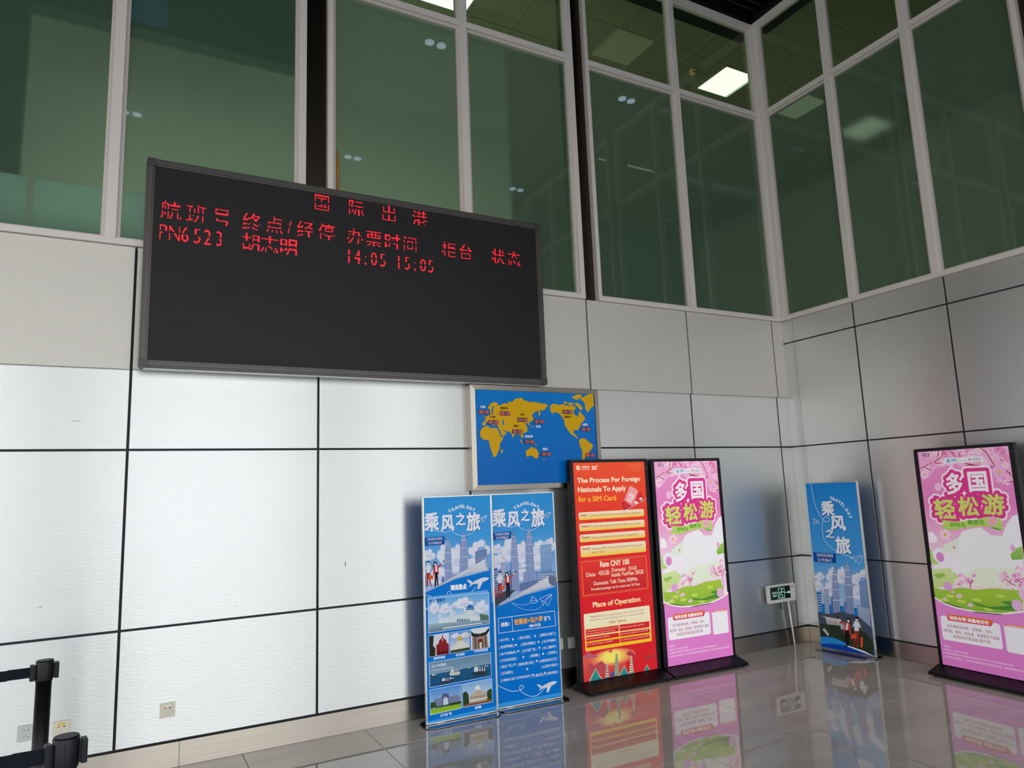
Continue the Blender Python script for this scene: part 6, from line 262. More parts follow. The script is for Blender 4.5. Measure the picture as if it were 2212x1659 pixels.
ART['pink2']=json.loads(r'''[["r","#ee9bce","#ea7fc2",0,0,737,430,0],["r","#ea7fc2","#f3c3dd",0,430,737,760,0],["r","#f3c3dd","#f4e3ee",0,760,737,1220,0],["g","blossom_branches","pink cherry blossoms on dark red branches"],["p","#f3b3d9",null,[14,-2,741,2,737,151,734,280,682,259,657,212,603,144,542,114,363,153,312,116,225,126,143,143,74,212,25,239,6,210]],["e","#f3a8d6",null,81,34,18.0,17.3,0],["e","#f3a8d6",null,55,51,18.1,17.3,0],["e","#f3a8d6",null,39,39,18.2,17.4,0],["e","#f3a8d6",null,45,16,18.2,17.4,0],["e","#f3a8d6",null,76,16,18.0,17.3,0],["e","#e8b84a",null,60,30,7.2,6.9,0],["e","#f9cfe6",null,139,17,14.7,14.3,0],["e","#f9cfe6",null,116,29,14.8,14.3,0],["e","#f9cfe6",null,105,17,14.9,14.3,0],["e","#f9cfe6",null,112,-1,14.9,14.3,0],["e","#f9cfe6",null,132,-3,14.8,14.3,0],["e","#e8486e",null,123,13,5.9,5.7,0],["e","#f3a8d6",null,116,114,17.7,17.1,0],["e","#f3a8d6",null,91,116,17.9,17.2,0],["e","#f3a8d6",null,83,93,17.9,17.2,0],["e","#f3a8d6",null,91,82,17.9,17.2,0],["e","#f3a8d6",null,119,82,17.7,17.1,0],["e","#e8486e",null,104,98,7.1,6.9,0],["e","#f9cfe6",null,50,203,15.8,15.1,0],["e","#f9cfe6",null,36,207,15.9,15.1,0],["e","#f9cfe6",null,20,193,16.0,15.2,0],["e","#f9cfe6",null,29,174,15.9,15.2,0],["e","#f9cfe6",null,51,174,15.8,15.1,0],["e","#e8486e",null,39,189,6.4,6.1,0],["e","#f9cfe6",null,77,154,15.0,14.3,0],["e","#f9cfe6",null,57,154,15.0,14.4,0],["e","#f9cfe6",null,52,133,15.1,14.4,0],["e","#f9cfe6",null,69,122,15.0,14.4,0],["e","#f9cfe6",null,76,123,15.0,14.4,0],["e","#e8486e",null,68,140,6.0,5.7,0],["e","#f9cfe6",null,193,44,16.3,15.9,0],["e","#f9cfe6",null,177,50,16.4,15.9,0],["e","#f9cfe6",null,160,27,16.5,16.0,0],["e","#f9cfe6",null,168,16,16.4,16.0,0],["e","#f9cfe6",null,195,17,16.3,15.9,0],["e","#c93a5c",null,180,31,6.6,6.4,0],["e","#f9cfe6",null,214,111,14.4,14.1,0],["e","#f9cfe6",null,198,120,14.4,14.1,0],["e","#f9cfe6",null,182,108,14.5,14.1,0],["e","#f9cfe6",null,199,86,14.4,14.1,0],["e","#f9cfe6",null,208,88,14.4,14.1,0],["e","#e8b84a",null,199,103,5.8,5.6,0],["e","#ee92c6",null,246,43,15.0,14.7,0],["e","#ee92c6",null,232,44,15.0,14.8,0],["e","#ee92c6",null,220,26,15.1,14.8,0],["e","#ee92c6",null,236,10,15.0,14.8,0],["e","#ee92c6",null,248,12,15.0,14.7,0],["e","#c93a5c",null,238,27,6.0,5.9,0],["e","#f3a8d6",null,318,32,14.6,14.6,0],["e","#f3a8d6",null,303,42,14.7,14.6,0],["e","#f3a8d6",null,285,23,14.8,14.6,0],["e","#f3a8d6",null,294,10,14.7,14.6,0],["e","#f3a8d6",null,316,11,14.6,14.6,0],["e","#e8486e",null,303,24,5.9,5.8,0],["e","#f9cfe6",null,380,32,14.3,14.4,0],["e","#f9cfe6",null,355,35,14.5,14.5,0],["e","#f9cfe6",null,350,29,14.5,14.5,0],["e","#f9cfe6",null,355,10,14.5,14.5,0],["e","#f9cfe6",null,377,7,14.4,14.4,0],["e","#c93a5c",null,366,22,5.8,5.8,0],["e","#f3a8d6",null,439,26,15.4,15.7,0],["e","#f3a8d6",null,422,37,15.5,15.7,0],["e","#f3a8d6",null,403,20,15.6,15.7,0],["e","#f3a8d6",null,409,6,15.6,15.7,0],["e","#f3a8d6",null,439,9,15.4,15.7,0],["e","#e8486e",null,422,18,6.2,6.3,0],["e","#f9cfe6",null,457,59,14.0,14.2,0],["e","#f9cfe6",null,443,65,14.0,14.3,0],["e","#f9cfe6",null,428,52,14.1,14.3,0],["e","#f9cfe6",null,437,33,14.1,14.3,0],["e","#f9cfe6",null,455,33,14.0,14.3,0],["e","#c93a5c",null,445,47,5.6,5.7,0],["e","#ee92c6",null,364,73,12.3,12.4,0],["e","#ee92c6",null,356,77,12.4,12.4,0],["e","#ee92c6",null,339,62,12.4,12.4,0],["e","#ee92c6",null,355,48,12.4,12.4,0],["e","#ee92c6",null,364,51,12.4,12.4,0],["e","#c93a5c",null,354,62,5.0,5.0,0],["e","#f9cfe6",null,281,123,12.7,12.5,0],["e","#f9cfe6",null,270,129,12.7,12.5,0],["e","#f9cfe6",null,254,114,12.8,12.6,0],["e","#f9cfe6",null,263,101,12.7,12.6,0],["e","#f9cfe6",null,282,103,12.7,12.5,0],["e","#e8b84a",null,270,114,5.1,5.0,0],["e","#f9cfe6",null,509,39,13.8,14.1,0],["e","#f9cfe6",null,496,40,13.8,14.2,0],["e","#f9cfe6",null,485,26,13.9,14.2,0],["e","#f9cfe6",null,492,10,13.8,14.2,0],["e","#f9cfe6",null,518,19,13.7,14.1,0],["e","#e8b84a",null,502,24,5.5,5.7,0],["e","#f6bfe0",null,610,26,14.0,14.6,0],["e","#f6bfe0",null,585,39,14.1,14.6,0],["e","#f6bfe0",null,577,23,14.1,14.7,0],["e","#f6bfe0",null,597,6,14.0,14.6,0],["e","#f6bfe0",null,609,14,14.0,14.6,0],["e","#e8486e",null,594,23,5.6,5.8,0],["e","#ee92c6",null,668,26,14.3,15.1,0],["e","#ee92c6",null,639,34,14.4,15.2,0],["e","#ee92c6",null,635,28,14.5,15.2,0],["e","#ee92c6",null,647,4,14.4,15.2,0],["e","#ee92c6",null,668,13,14.3,15.1,0],["e","#c93a5c",null,652,21,5.8,6.1,0],["e","#ee92c6",null,693,66,14.8,15.7,0],["e","#ee92c6",null,680,68,14.9,15.7,0],["e","#ee92c6",null,668,55,14.9,15.7,0],["e","#ee92c6",null,679,33,14.9,15.7,0],["e","#ee92c6",null,694,32,14.8,15.7,0],["e","#c93a5c",null,685,49,5.9,6.3,0],["e","#ee92c6",null,725,102,13.4,14.3,0],["e","#ee92c6",null,699,111,13.5,14.3,0],["e","#ee92c6",null,695,93,13.5,14.3,0],["e","#ee92c6",null,705,81,13.5,14.3,0],["e","#ee92c6",null,718,81,13.4,14.3,0],["e","#e8b84a",null,710,97,5.4,5.7,0],["e","#f9cfe6",null,699,146,11.7,12.4,0],["e","#f9cfe6",null,685,156,11.7,12.4,0],["e","#f9cfe6",null,672,147,11.8,12.4,0],["e","#f9cfe6",null,686,127,11.7,12.4,0],["e","#f9cfe6",null,693,128,11.7,12.4,0],["e","#e8b84a",null,685,142,4.7,5.0,0],["e","#f6bfe0",null,631,88,13.8,14.5,0],["e","#f6bfe0",null,606,91,13.9,14.5,0],["e","#f6bfe0",null,601,81,14.0,14.6,0],["e","#f6bfe0",null,620,61,13.9,14.5,0],["e","#f6bfe0",null,633,69,13.8,14.5,0],["e","#e8b84a",null,618,78,5.6,5.8,0],["e","#f6bfe0",null,565,141,11.6,12.0,0],["e","#f6bfe0",null,549,149,11.6,12.0,0],["e","#f6bfe0",null,540,130,11.7,12.0,0],["e","#f6bfe0",null,549,121,11.6,12.0,0],["e","#f6bfe0",null,567,131,11.6,12.0,0],["e","#e8b84a",null,553,135,4.6,4.8,0],["e","#f3a8d6",null,515,123,11.1,11.4,0],["e","#f3a8d6",null,498,132,11.2,11.4,0],["e","#f3a8d6",null,490,114,11.2,11.4,0],["e","#f3a8d6",null,496,107,11.2,11.4,0],["e","#f3a8d6",null,513,109,11.1,11.4,0],["e","#e8b84a",null,502,119,4.5,4.6,0],["e","#f3a8d6",null,723,213,11.6,12.3,0],["e","#f3a8d6",null,706,214,11.6,12.3,0],["e","#f3a8d6",null,700,205,11.6,12.3,0],["e","#f3a8d6",null,709,189,11.6,12.3,0],["e","#f3a8d6",null,726,192,11.5,12.3,0],["e","#c93a5c",null,714,202,4.6,4.9,0],["e","#f9cfe6",null,689,281,10.4,11.0,0],["e","#f9cfe6",null,682,285,10.5,11.0,0],["e","#f9cfe6",null,668,268,10.5,11.1,0],["e","#f9cfe6",null,672,263,10.5,11.1,0],["e","#f9cfe6",null,693,269,10.4,11.0,0],["e","#c93a5c",null,680,272,4.2,4.4,0],["e","#f6bfe0",null,634,265,9.4,9.8,0],["e","#f6bfe0",null,623,269,9.4,9.8,0],["e","#f6bfe0",null,614,259,9.4,9.8,0],["e","#f6bfe0",null,621,247,9.4,9.8,0],["e","#f6bfe0",null,634,249,9.4,9.8,0],["e","#e8486e",null,626,257,3.8,3.9,0],["e","#f6bfe0",null,656,275,9.9,10.4,0],["e","#f6bfe0",null,652,277,9.9,10.4,0],["e","#f6bfe0",null,639,261,10.0,10.5,0],["e","#f6bfe0",null,642,256,10.0,10.5,0],["e","#f6bfe0",null,661,260,9.9,10.4,0],["e","#e8486e",null,650,265,4.0,4.2,0],["l","#b0304e",7,[228,-2,199,53,143,86,145,100,192,104],0],["l","#b0304e",7,[11,137,84,108],0],["l","#b0304e",7,[47,131,100,157],0],["l","#b0304e",7,[278,2,316,57],0],["l","#b0304e",7,[349,48,351,21],0],["l","#b0304e",7,[184,-5,169,59],0],["l","#b0304e",7,[525,2,554,27,580,76,609,144],0],["l","#b0304e",7,[362,160,407,128,493,139],0],["l","#b0304e",7,[389,113,448,130,538,148,601,157],0],["l","#b0304e",7,[681,174,713,215,730,241],0],["l","#b0304e",7,[692,272,736,267],0],["l","#b0304e",7,[660,101,670,114],0],["e","#f2b1e0",null,639,159,22.1,23.1,0],["e","#f2b1e0",null,666,183,21.8,23.0,0],["e","#f2b1e0",null,650,219,21.9,23.1,0],["e","#f2b1e0",null,612,218,22.2,23.2,0],["e","#f2b1e0",null,606,180,22.3,23.3,0],["e","#e9c23c",null,635,192,11.3,11.8,0],["e","#f9cfe6",null,545,127,12.9,13.3,0],["e","#f9cfe6",null,526,128,13.0,13.4,0],["e","#f9cfe6",null,520,116,13.0,13.4,0],["e","#f9cfe6",null,537,99,13.0,13.4,0],["e","#f9cfe6",null,545,102,12.9,13.4,0],["e","#e8c23c",null,536,115,5.2,5.3,0],["g","ad_tag","small translucent tag"],["p","#a06a90",null,[44,13,104,15,102,42,43,40]],["t","广告","#f2e2ee",54,92,27.5,18.7,0.03,null],["g","logo_bar","white bar with telecom logos"],["p","#f0eef4",null,[222,65,535,65,532,107,219,110]],["e","#3aa0cc",null,255,88,12.8,15.4,0],["l","#f0eef4",2,[247,84,263,80],0],["l","#f0eef4",2,[245,93,262,88],0],["t","中国移动","#2a8ac4",274,332,82.5,15.3,0.03,null],["t","China Mobile","#4a96c4",272,330,95.4,7.6,0.01,null],["l","#9ab",1,[344,74,342,107],0],["t","international","#6a7a9a",352,409,90.3,8.2,0.01,null],["t","开","#d2447c",418,443,86.6,23.1,0.04,null],["t","无忧行","#6a6a74",448,519,87.3,24.3,0.01,null],["g","title","white and lime lettering with pink and white outline"],["t","多","#fbe9f4",168,389,273.0,266.7,0.15,null],["t","国","#fbe9f4",350,582,262.4,248.9,0.15,null],["t","轻","#fbe9f4",38,305,474.7,255.4,0.15,null],["t","松","#fbe9f4",243,491,453.3,244.5,0.15,null],["t","游","#fbe9f4",435,682,438.8,247.0,0.15,null],["t","多","#e0368f",184,374,273.0,234.7,0.095,null],["t","国","#e0368f",365,568,262.4,217.8,0.095,null],["t","轻","#e0368f",55,290,474.7,223.1,0.095,null],["t","松","#e0368f",258,476,453.3,213.1,0.095,null],["t","游","#e0368f",450,669,438.8,216.6,0.095,null],["p","#e0368f",null,[353,228,387,230,370,352,482,367,460,528,255,544,279,365]],["t","多","#f7f3f8",212,347,273.0,176.6,0.03,null],["t","国","#f7f3f8",393,542,262.4,161.4,0.03,null],["t","轻","#d2e06a",85,262,474.7,164.3,0.03,null],["t","松","#d2e06a",286,450,453.3,156.1,0.03,null],["t","游","#d2e06a",476,644,438.8,161.3,0.03,null],["p","#fdf6fb",null,[329,352,348,342,355,325,359,342,372,349,357,359,348,383,345,359]],["g","ribbon_caption","lime ribbon with green lettering"],["p","#c3dc72","#b2d85e",[122,616,161,608,138,564,251,575,389,562,505,533,603,539,605,629,539,615,489,606,342,617,242,641,156,643]],["p","#4fae3c",null,[518,606,604,629,575,633,538,625]],["t","好时光","#3f9a2c",202,330,601.3,35.7,0.02,null],["t","趣赏花","#3f9a2c",346,478,577.5,37.6,0.02,null],["e","#f3a9d8",null,546,542,15.0,15.5,0],["e","#f3a9d8",null,562,562,15.0,15.4,0],["e","#f3a9d8",null,546,588,15.0,15.5,0],["e","#f3a9d8",null,519,583,15.2,15.5,0],["e","#f3a9d8",null,519,555,15.2,15.6,0],["e","#f0b52c",null,538,566,9.6,11.8,0],["e","#f7d3e6",null,160,653,19.1,18.5,0],["e","#f7d3e6",null,182,676,19.0,18.5,0],["e","#f7d3e6",null,161,707,19.1,18.5,0],["e","#f7d3e6",null,127,703,19.3,18.6,0],["e","#f7d3e6",null,126,669,19.3,18.6,0],["e","#f0b52c",null,151,682,10.8,12.5,0],["g","landscape_picture","green hills, clouds and blossom trees"],["p","#f4f1f6","#eef0f2",[262,694,296,652,367,630,442,614,484,646,506,672,594,675,645,577,689,524,733,511,734,758,699,1016,-4,1084,22,831,64,793,121,797,144,844,215,840,251,783]],["p","#f7f3f7",null,[14,665,51,668,82,709,73,748,9,754]],["p","#e6eedd",null,[125,769,262,701,246,818,108,895]],["e","#f5c2de",null,141,296,30.6,33.9,0],["e","#f6eef6",null,88,938,50.8,55.8,0],["e","#f6eef6",null,166,891,77.8,76.0,0],["p","#b9d27a",null,[5,797,23,824,30,879,75,925,16,929,1,902]],["p","#a8cb66","#86b84a",[634,814,674,767,731,745,723,840,644,851]],["p","#cfe09a","#a9cc62",[4,1021,68,981,142,968,196,984,220,1009,187,1053,84,1075,3,1083]],["e","#e08ad0",null,87,865,33.6,39.2,0],["e","#e9b0dc",null,659,765,17.1,28.2,0],["e","#e8607c",null,213,781,8.5,8.3,0],["p","#d9e6a8","#c2da7c",[-1,971,163,946,198,1066,37,1112,-3,1135]],["p","#8fbc4a","#a8cc5e",[11,1008,98,995,116,1012,46,1046]],["p","#e8efd8",null,[169,1093,696,1040,715,903,375,929,190,1030]],["e","#f9dcec",null,180,1081,9.7,8.4,0],["e","#f1b3da",null,190,1081,9.7,8.4,0],["e","#f9dcec",null,193,1087,9.7,8.4,0],["e","#f7cfe6",null,178,1084,9.7,8.4,0],["e","#f1b3da",null,184,1086,9.7,8.4,0],["e","#f1b3da",null,180,1091,9.7,8.4,0],["e","#f9dcec",null,190,1089,9.7,8.4,0],["e","#f9dcec",null,185,1101,9.7,8.4,0],["e","#f9dcec",null,182,1094,9.7,8.4,0],["e","#eb95c8",null,233,1052,14.3,12.5,0],["e","#f9dcec",null,220,1050,14.4,12.6,0],["e","#f7cfe6",null,251,1057,14.3,12.5,0],["e","#f9dcec",null,217,1034,14.4,12.6,0],["e","#f7cfe6",null,211,1062,14.4,12.6,0],["e","#f7cfe6",null,228,1054,14.4,12.5,0],["e","#eb95c8",null,218,1071,14.4,12.6,0],["e","#f7cfe6",null,209,1046,14.4,12.6,0],["e","#f1b3da",null,239,1050,14.3,12.5,0],["e","#f9dcec",null,259,1025,14.2,12.5,0],["e","#f9dcec",null,265,1021,14.2,12.5,0],["e","#f7cfe6",null,285,1014,14.1,12.4,0],["e","#f1b3da",null,295,1019,14.1,12.4,0],["e","#f9dcec",null,273,1017,14.2,12.5,0],["e","#f9dcec",null,283,1007,14.1,12.5,0],["e","#f7cfe6",null,270,1015,14.2,12.5,0],["e","#eb95c8",null,276,1037,14.2,12.5,0],["e","#f7cfe6",null,279,1023,14.1,12.5,0],["e","#eb95c8",null,306,1035,14.0,12.4,0],["e","#eb95c8",null,320,1042,14.0,12.4,0],["e","#f1b3da",null,303,1030,14.0,12.4,0],["e","#f7cfe6",null,289,1064,14.1,12.4,0],["e","#f7cfe6",null,305,1057,14.0,12.4,0],["e","#f1b3da",null,311,1049,14.0,12.4,0],["e","#f1b3da",null,292,1048,14.1,12.4,0],["e","#f1b3da",null,320,1028,14.0,12.4,0],["e","#f9dcec",null,318,1060,14.0,12.4,0],["e","#f1b3da",null,233,996,12.0,10.5,0],["e","#f1b3da",null,246,992,11.9,10.4,0],["e","#f7cfe6",null,246,1021,11.9,10.4,0],["e","#eb95c8",null,230,1002,12.0,10.5,0],["e","#f7cfe6",null,253,1000,11.9,10.4,0],["e","#eb95c8",null,256,1003,11.9,10.4,0],["e","#f9dcec",null,230,1026,12.0,10.5,0],["e","#f9dcec",null,250,1007,11.9,10.4,0],["e","#f9dcec",null,249,1011,11.9,10.4,0],["e","#f7cfe6",null,343,992,11.6,10.3,0],["e","#eb95c8",null,352,985,11.5,10.3,0],["e","#f1b3da",null,336,997,11.6,10.3,0],["e","#eb95c8",null,344,993,11.6,10.3,0],["e","#f1b3da",null,338,988,11.6,10.3,0],["e","#f9dcec",null,345,982,11.6,10.3,0],["e","#f7cfe6",null,357,980,11.5,10.3,0],["e","#f7cfe6",null,344,991,11.6,10.3,0],["e","#eb95c8",null,346,990,11.6,10.3,0],["e","#f1b3da",null,560,985,15.1,13.9,0],["e","#f1b3da",null,557,1010,15.1,13.9,0],["e","#eb95c8",null,555,986,15.1,13.9,0],["e","#f7cfe6",null,541,975,15.2,13.9,0],["e","#f7cfe6",null,554,967,15.1,13.9,0],["e","#eb95c8",null,570,969,15.0,13.9,0],["e","#f7cfe6",null,549,966,15.1,13.9,0],["e","#eb95c8",null,549,985,15.1,13.9,0],["e","#f7cfe6",null,552,985,15.1,13.9,0],["e","#f9dcec",null,610,1030,14.8,13.8,0],["e","#f9dcec",null,593,1008,14.9,13.8,0],["e","#f9dcec",null,594,1020,14.9,13.8,0],["e","#f1b3da",null,608,1008,14.8,13.8,0],["e","#f1b3da",null,590,1031,14.9,13.8,0],["e","#f1b3da",null,611,1028,14.8,13.8,0],["e","#f9dcec",null,600,1025,14.9,13.8,0],["e","#f9dcec",null,614,1000,14.8,13.8,0],["e","#f9dcec",null,620,1007,14.8,13.7,0],["e","#f7cfe6",null,651,981,16.7,15.6,0],["e","#eb95c8",null,668,987,16.6,15.6,0],["e","#f9dcec",null,645,996,16.7,15.7,0],["e","#f7cfe6",null,654,975,16.7,15.6,0],["e","#eb95c8",null,650,1004,16.7,15.6,0],["e","#eb95c8",null,660,961,16.7,15.6,0],["e","#f7cfe6",null,656,973,16.7,15.6,0],["e","#f1b3da",null,678,956,16.6,15.6,0],["e","#eb95c8",null,643,967,16.8,15.7,0],["e","#f1b3da",null,697,1010,14.4,13.6,0],["e","#f7cfe6",null,678,1014,14.5,13.6,0],["e","#eb95c8",null,709,1015,14.3,13.5,0],["e","#eb95c8",null,701,987,14.4,13.6,0],["e","#f1b3da",null,709,1028,14.3,13.5,0],["e","#eb95c8",null,698,1014,14.4,13.6,0],["e","#f1b3da",null,692,1012,14.4,13.6,0],["e","#f7cfe6",null,711,1012,14.3,13.5,0],["e","#eb95c8",null,675,1033,14.5,13.6,0],["e","#f9dcec",null,635,1058,10.5,9.8,0],["e","#f7cfe6",null,627,1058,10.5,9.8,0],["e","#eb95c8",null,614,1075,10.6,9.8,0],["e","#f7cfe6",null,627,1062,10.5,9.8,0],["e","#f7cfe6",null,630,1055,10.5,9.8,0],["e","#f9dcec",null,632,1073,10.5,9.8,0],["e","#f9dcec",null,637,1061,10.5,9.8,0],["e","#f9dcec",null,649,1056,10.4,9.8,0],["e","#eb95c8",null,625,1075,10.5,9.8,0],["e","#f9dcec",null,578,968,12.9,11.9,0],["e","#f7cfe6",null,577,973,12.9,11.9,0],["e","#f7cfe6",null,574,961,12.9,11.9,0],["e","#eb95c8",null,568,955,12.9,11.9,0],["e","#f9dcec",null,571,947,12.9,11.9,0],["e","#f1b3da",null,582,950,12.9,11.9,0],["e","#f7cfe6",null,555,974,13.0,11.9,0],["e","#f1b3da",null,588,972,12.8,11.9,0],["e","#eb95c8",null,594,980,12.8,11.8,0],["e","#f7cfe6",null,695,915,14.4,13.6,0],["e","#f7cfe6",null,684,927,14.5,13.6,0],["e","#f7cfe6",null,700,914,14.4,13.6,0],["e","#eb95c8",null,680,922,14.5,13.6,0],["e","#eb95c8",null,671,914,14.6,13.7,0],["e","#f7cfe6",null,687,927,14.5,13.6,0],["e","#f7cfe6",null,684,929,14.5,13.6,0],["e","#f1b3da",null,675,904,14.5,13.7,0],["e","#f9dcec",null,680,922,14.5,13.6,0],["e","#f7cfe6",null,15,947,10.3,8.7,0],["e","#f9dcec",null,3,952,10.3,8.7,0],["e","#f9dcec",null,6,944,10.3,8.7,0],["e","#f1b3da",null,22,933,10.2,8.7,0],["e","#eb95c8",null,15,951,10.3,8.7,0],["e","#f7cfe6",null,12,955,10.3,8.7,0],["e","#f9dcec",null,25,940,10.2,8.7,0],["e","#f7cfe6",null,3,955,10.3,8.7,0],["e","#f7cfe6",null,14,951,10.3,8.7,0],["l","#9a3050",6,[302,1091,310,1055,295,1032,279,1016],0],["l","#9a3050",6,[310,1055,332,1029],0],["l","#9a3050",6,[575,995,604,1021,646,1039],0],["l","#9a3050",6,[604,1021,620,991],0],["l","#9a3050",6,[653,988,687,1013],0],["p","#a8ca3f","#8dbb35",[0,1119,87,1126,232,1093,353,1098,473,1074,692,1068,669,1233,505,1258,330,1266,174,1244,4,1209]],["e","#c6dc5c",null,133,1170,38.7,13.7,0],["e","#c6dc5c",null,217,1203,37.6,13.5,0],["e","#c6dc5c",null,342,1176,36.2,13.2,0],["e","#c6dc5c",null,422,1237,35.2,13.0,0],["e","#c6dc5c",null,77,1207,39.3,13.8,0],["e","#c6dc5c",null,523,1126,34.2,12.9,0],["p","#4f8f36",null,[298,1193,431,1218,501,1204,587,1188,549,1181,518,1167,592,1156,649,1174,674,1199,671,1222,452,1233,337,1218]],["e","#f4c3e2",null,223,1160,11.1,7.7,0],["e","#f4c3e2",null,210,1171,11.1,7.7,0],["e","#f4c3e2",null,193,1169,11.2,7.8,0],["e","#f4c3e2",null,195,1157,11.2,7.8,0],["e","#f4c3e2",null,213,1151,11.1,7.7,0],["e","#f4c3e2",null,302,1220,9.8,6.9,0],["e","#f4c3e2",null,291,1230,9.8,6.9,0],["e","#f4c3e2",null,276,1228,9.9,6.9,0],["e","#f4c3e2",null,277,1217,9.9,6.9,0],["e","#f4c3e2",null,293,1212,9.8,6.9,0],["e","#f4c3e2",null,97,1193,6.0,4.1,0],["e","#f4c3e2",null,90,1198,6.1,4.1,0],["e","#f4c3e2",null,81,1198,6.1,4.1,0],["e","#f4c3e2",null,82,1191,6.1,4.1,0],["e","#f4c3e2",null,92,1188,6.1,4.1,0],["e","#f4c3e2",null,165,1135,5.9,4.1,0],["e","#f4c3e2",null,159,1141,5.9,4.1,0],["e","#f4c3e2",null,149,1140,6.0,4.1,0],["e","#f4c3e2",null,150,1133,6.0,4.1,0],["e","#f4c3e2",null,160,1130,5.9,4.1,0],["e","#e3a3dc",null,124,1094,37.6,33.7,0],["e","#e8b4dc",null,637,1181,41.0,42.9,0],["e","#f0c0e2",null,682,1092,24.4,45.6,0],["p","#d9c94a",null,[663,1189,677,1177,673,1205]],["g","lower_panel","mauve panel with curved white edge"],["p","#fdf3fa",null,[0,1192,73,1229,172,1251,330,1263,505,1255,671,1216,737,1182,737,1252,0,1282]],["p","#e488cf","#df7ccb",[0,1204,73,1241,172,1263,330,1275,505,1267,671,1228,737,1196,737,1743,0,1743]],["g","offer_box","white box with orange and magenta header"],["r","#f2eff5",null,28,1334,492,1523,22],["p","#e8763c","#e0285c",[82,1339,101,1315,438,1313,442,1339,425,1363,91,1365]],["t","轻松出境 流量有好价","#fff6ee",104,414,1340.7,30.3,0.04,null],["t","自大理机场出境，吉隆坡、河内、","#b23a66",79,431,1406.4,25.4,0.008,null],["t","胡志明、曼谷、新加坡、香港等多个国家","#b23a66",41,477,1446.9,26.5,0.008,null],["t","和地区享优惠流量次数不限","#b23a66",114,403,1484.4,26.5,0.008,null],["g","code_card","blank white card with small orange header"],["r","#f2eff5",null,519,1332,699,1534,18],["r","#e8763c","#e0285c",527,1327,690,1345,9],["t","扫码选择购买更多地区","#fff6ee",539,678,1337.0,11,0.02,null],["g","fine_print","small white lettering"],["t","*温馨提示：","#fbe6f6",20,92,1571.7,14.9,0.004,null],["t","1.活动时间：2025年07月05日起。","#fbe6f6",18,225,1600.2,16.0,0.004,null],["t","2.活动期间每出境月用户均中国移动境内手机号一卡多号，方可享受优惠流量已办理。","#fbe6f6",16,549,1626.7,15.5,0.004,null],["t","3.活动优惠价互联网支付，大陆区香港流量优惠包互联网和话费支付，具体流量按照各地区漫游包收费","#fbe6f6",16,689,1654.9,15.3,0.004,null]]''')
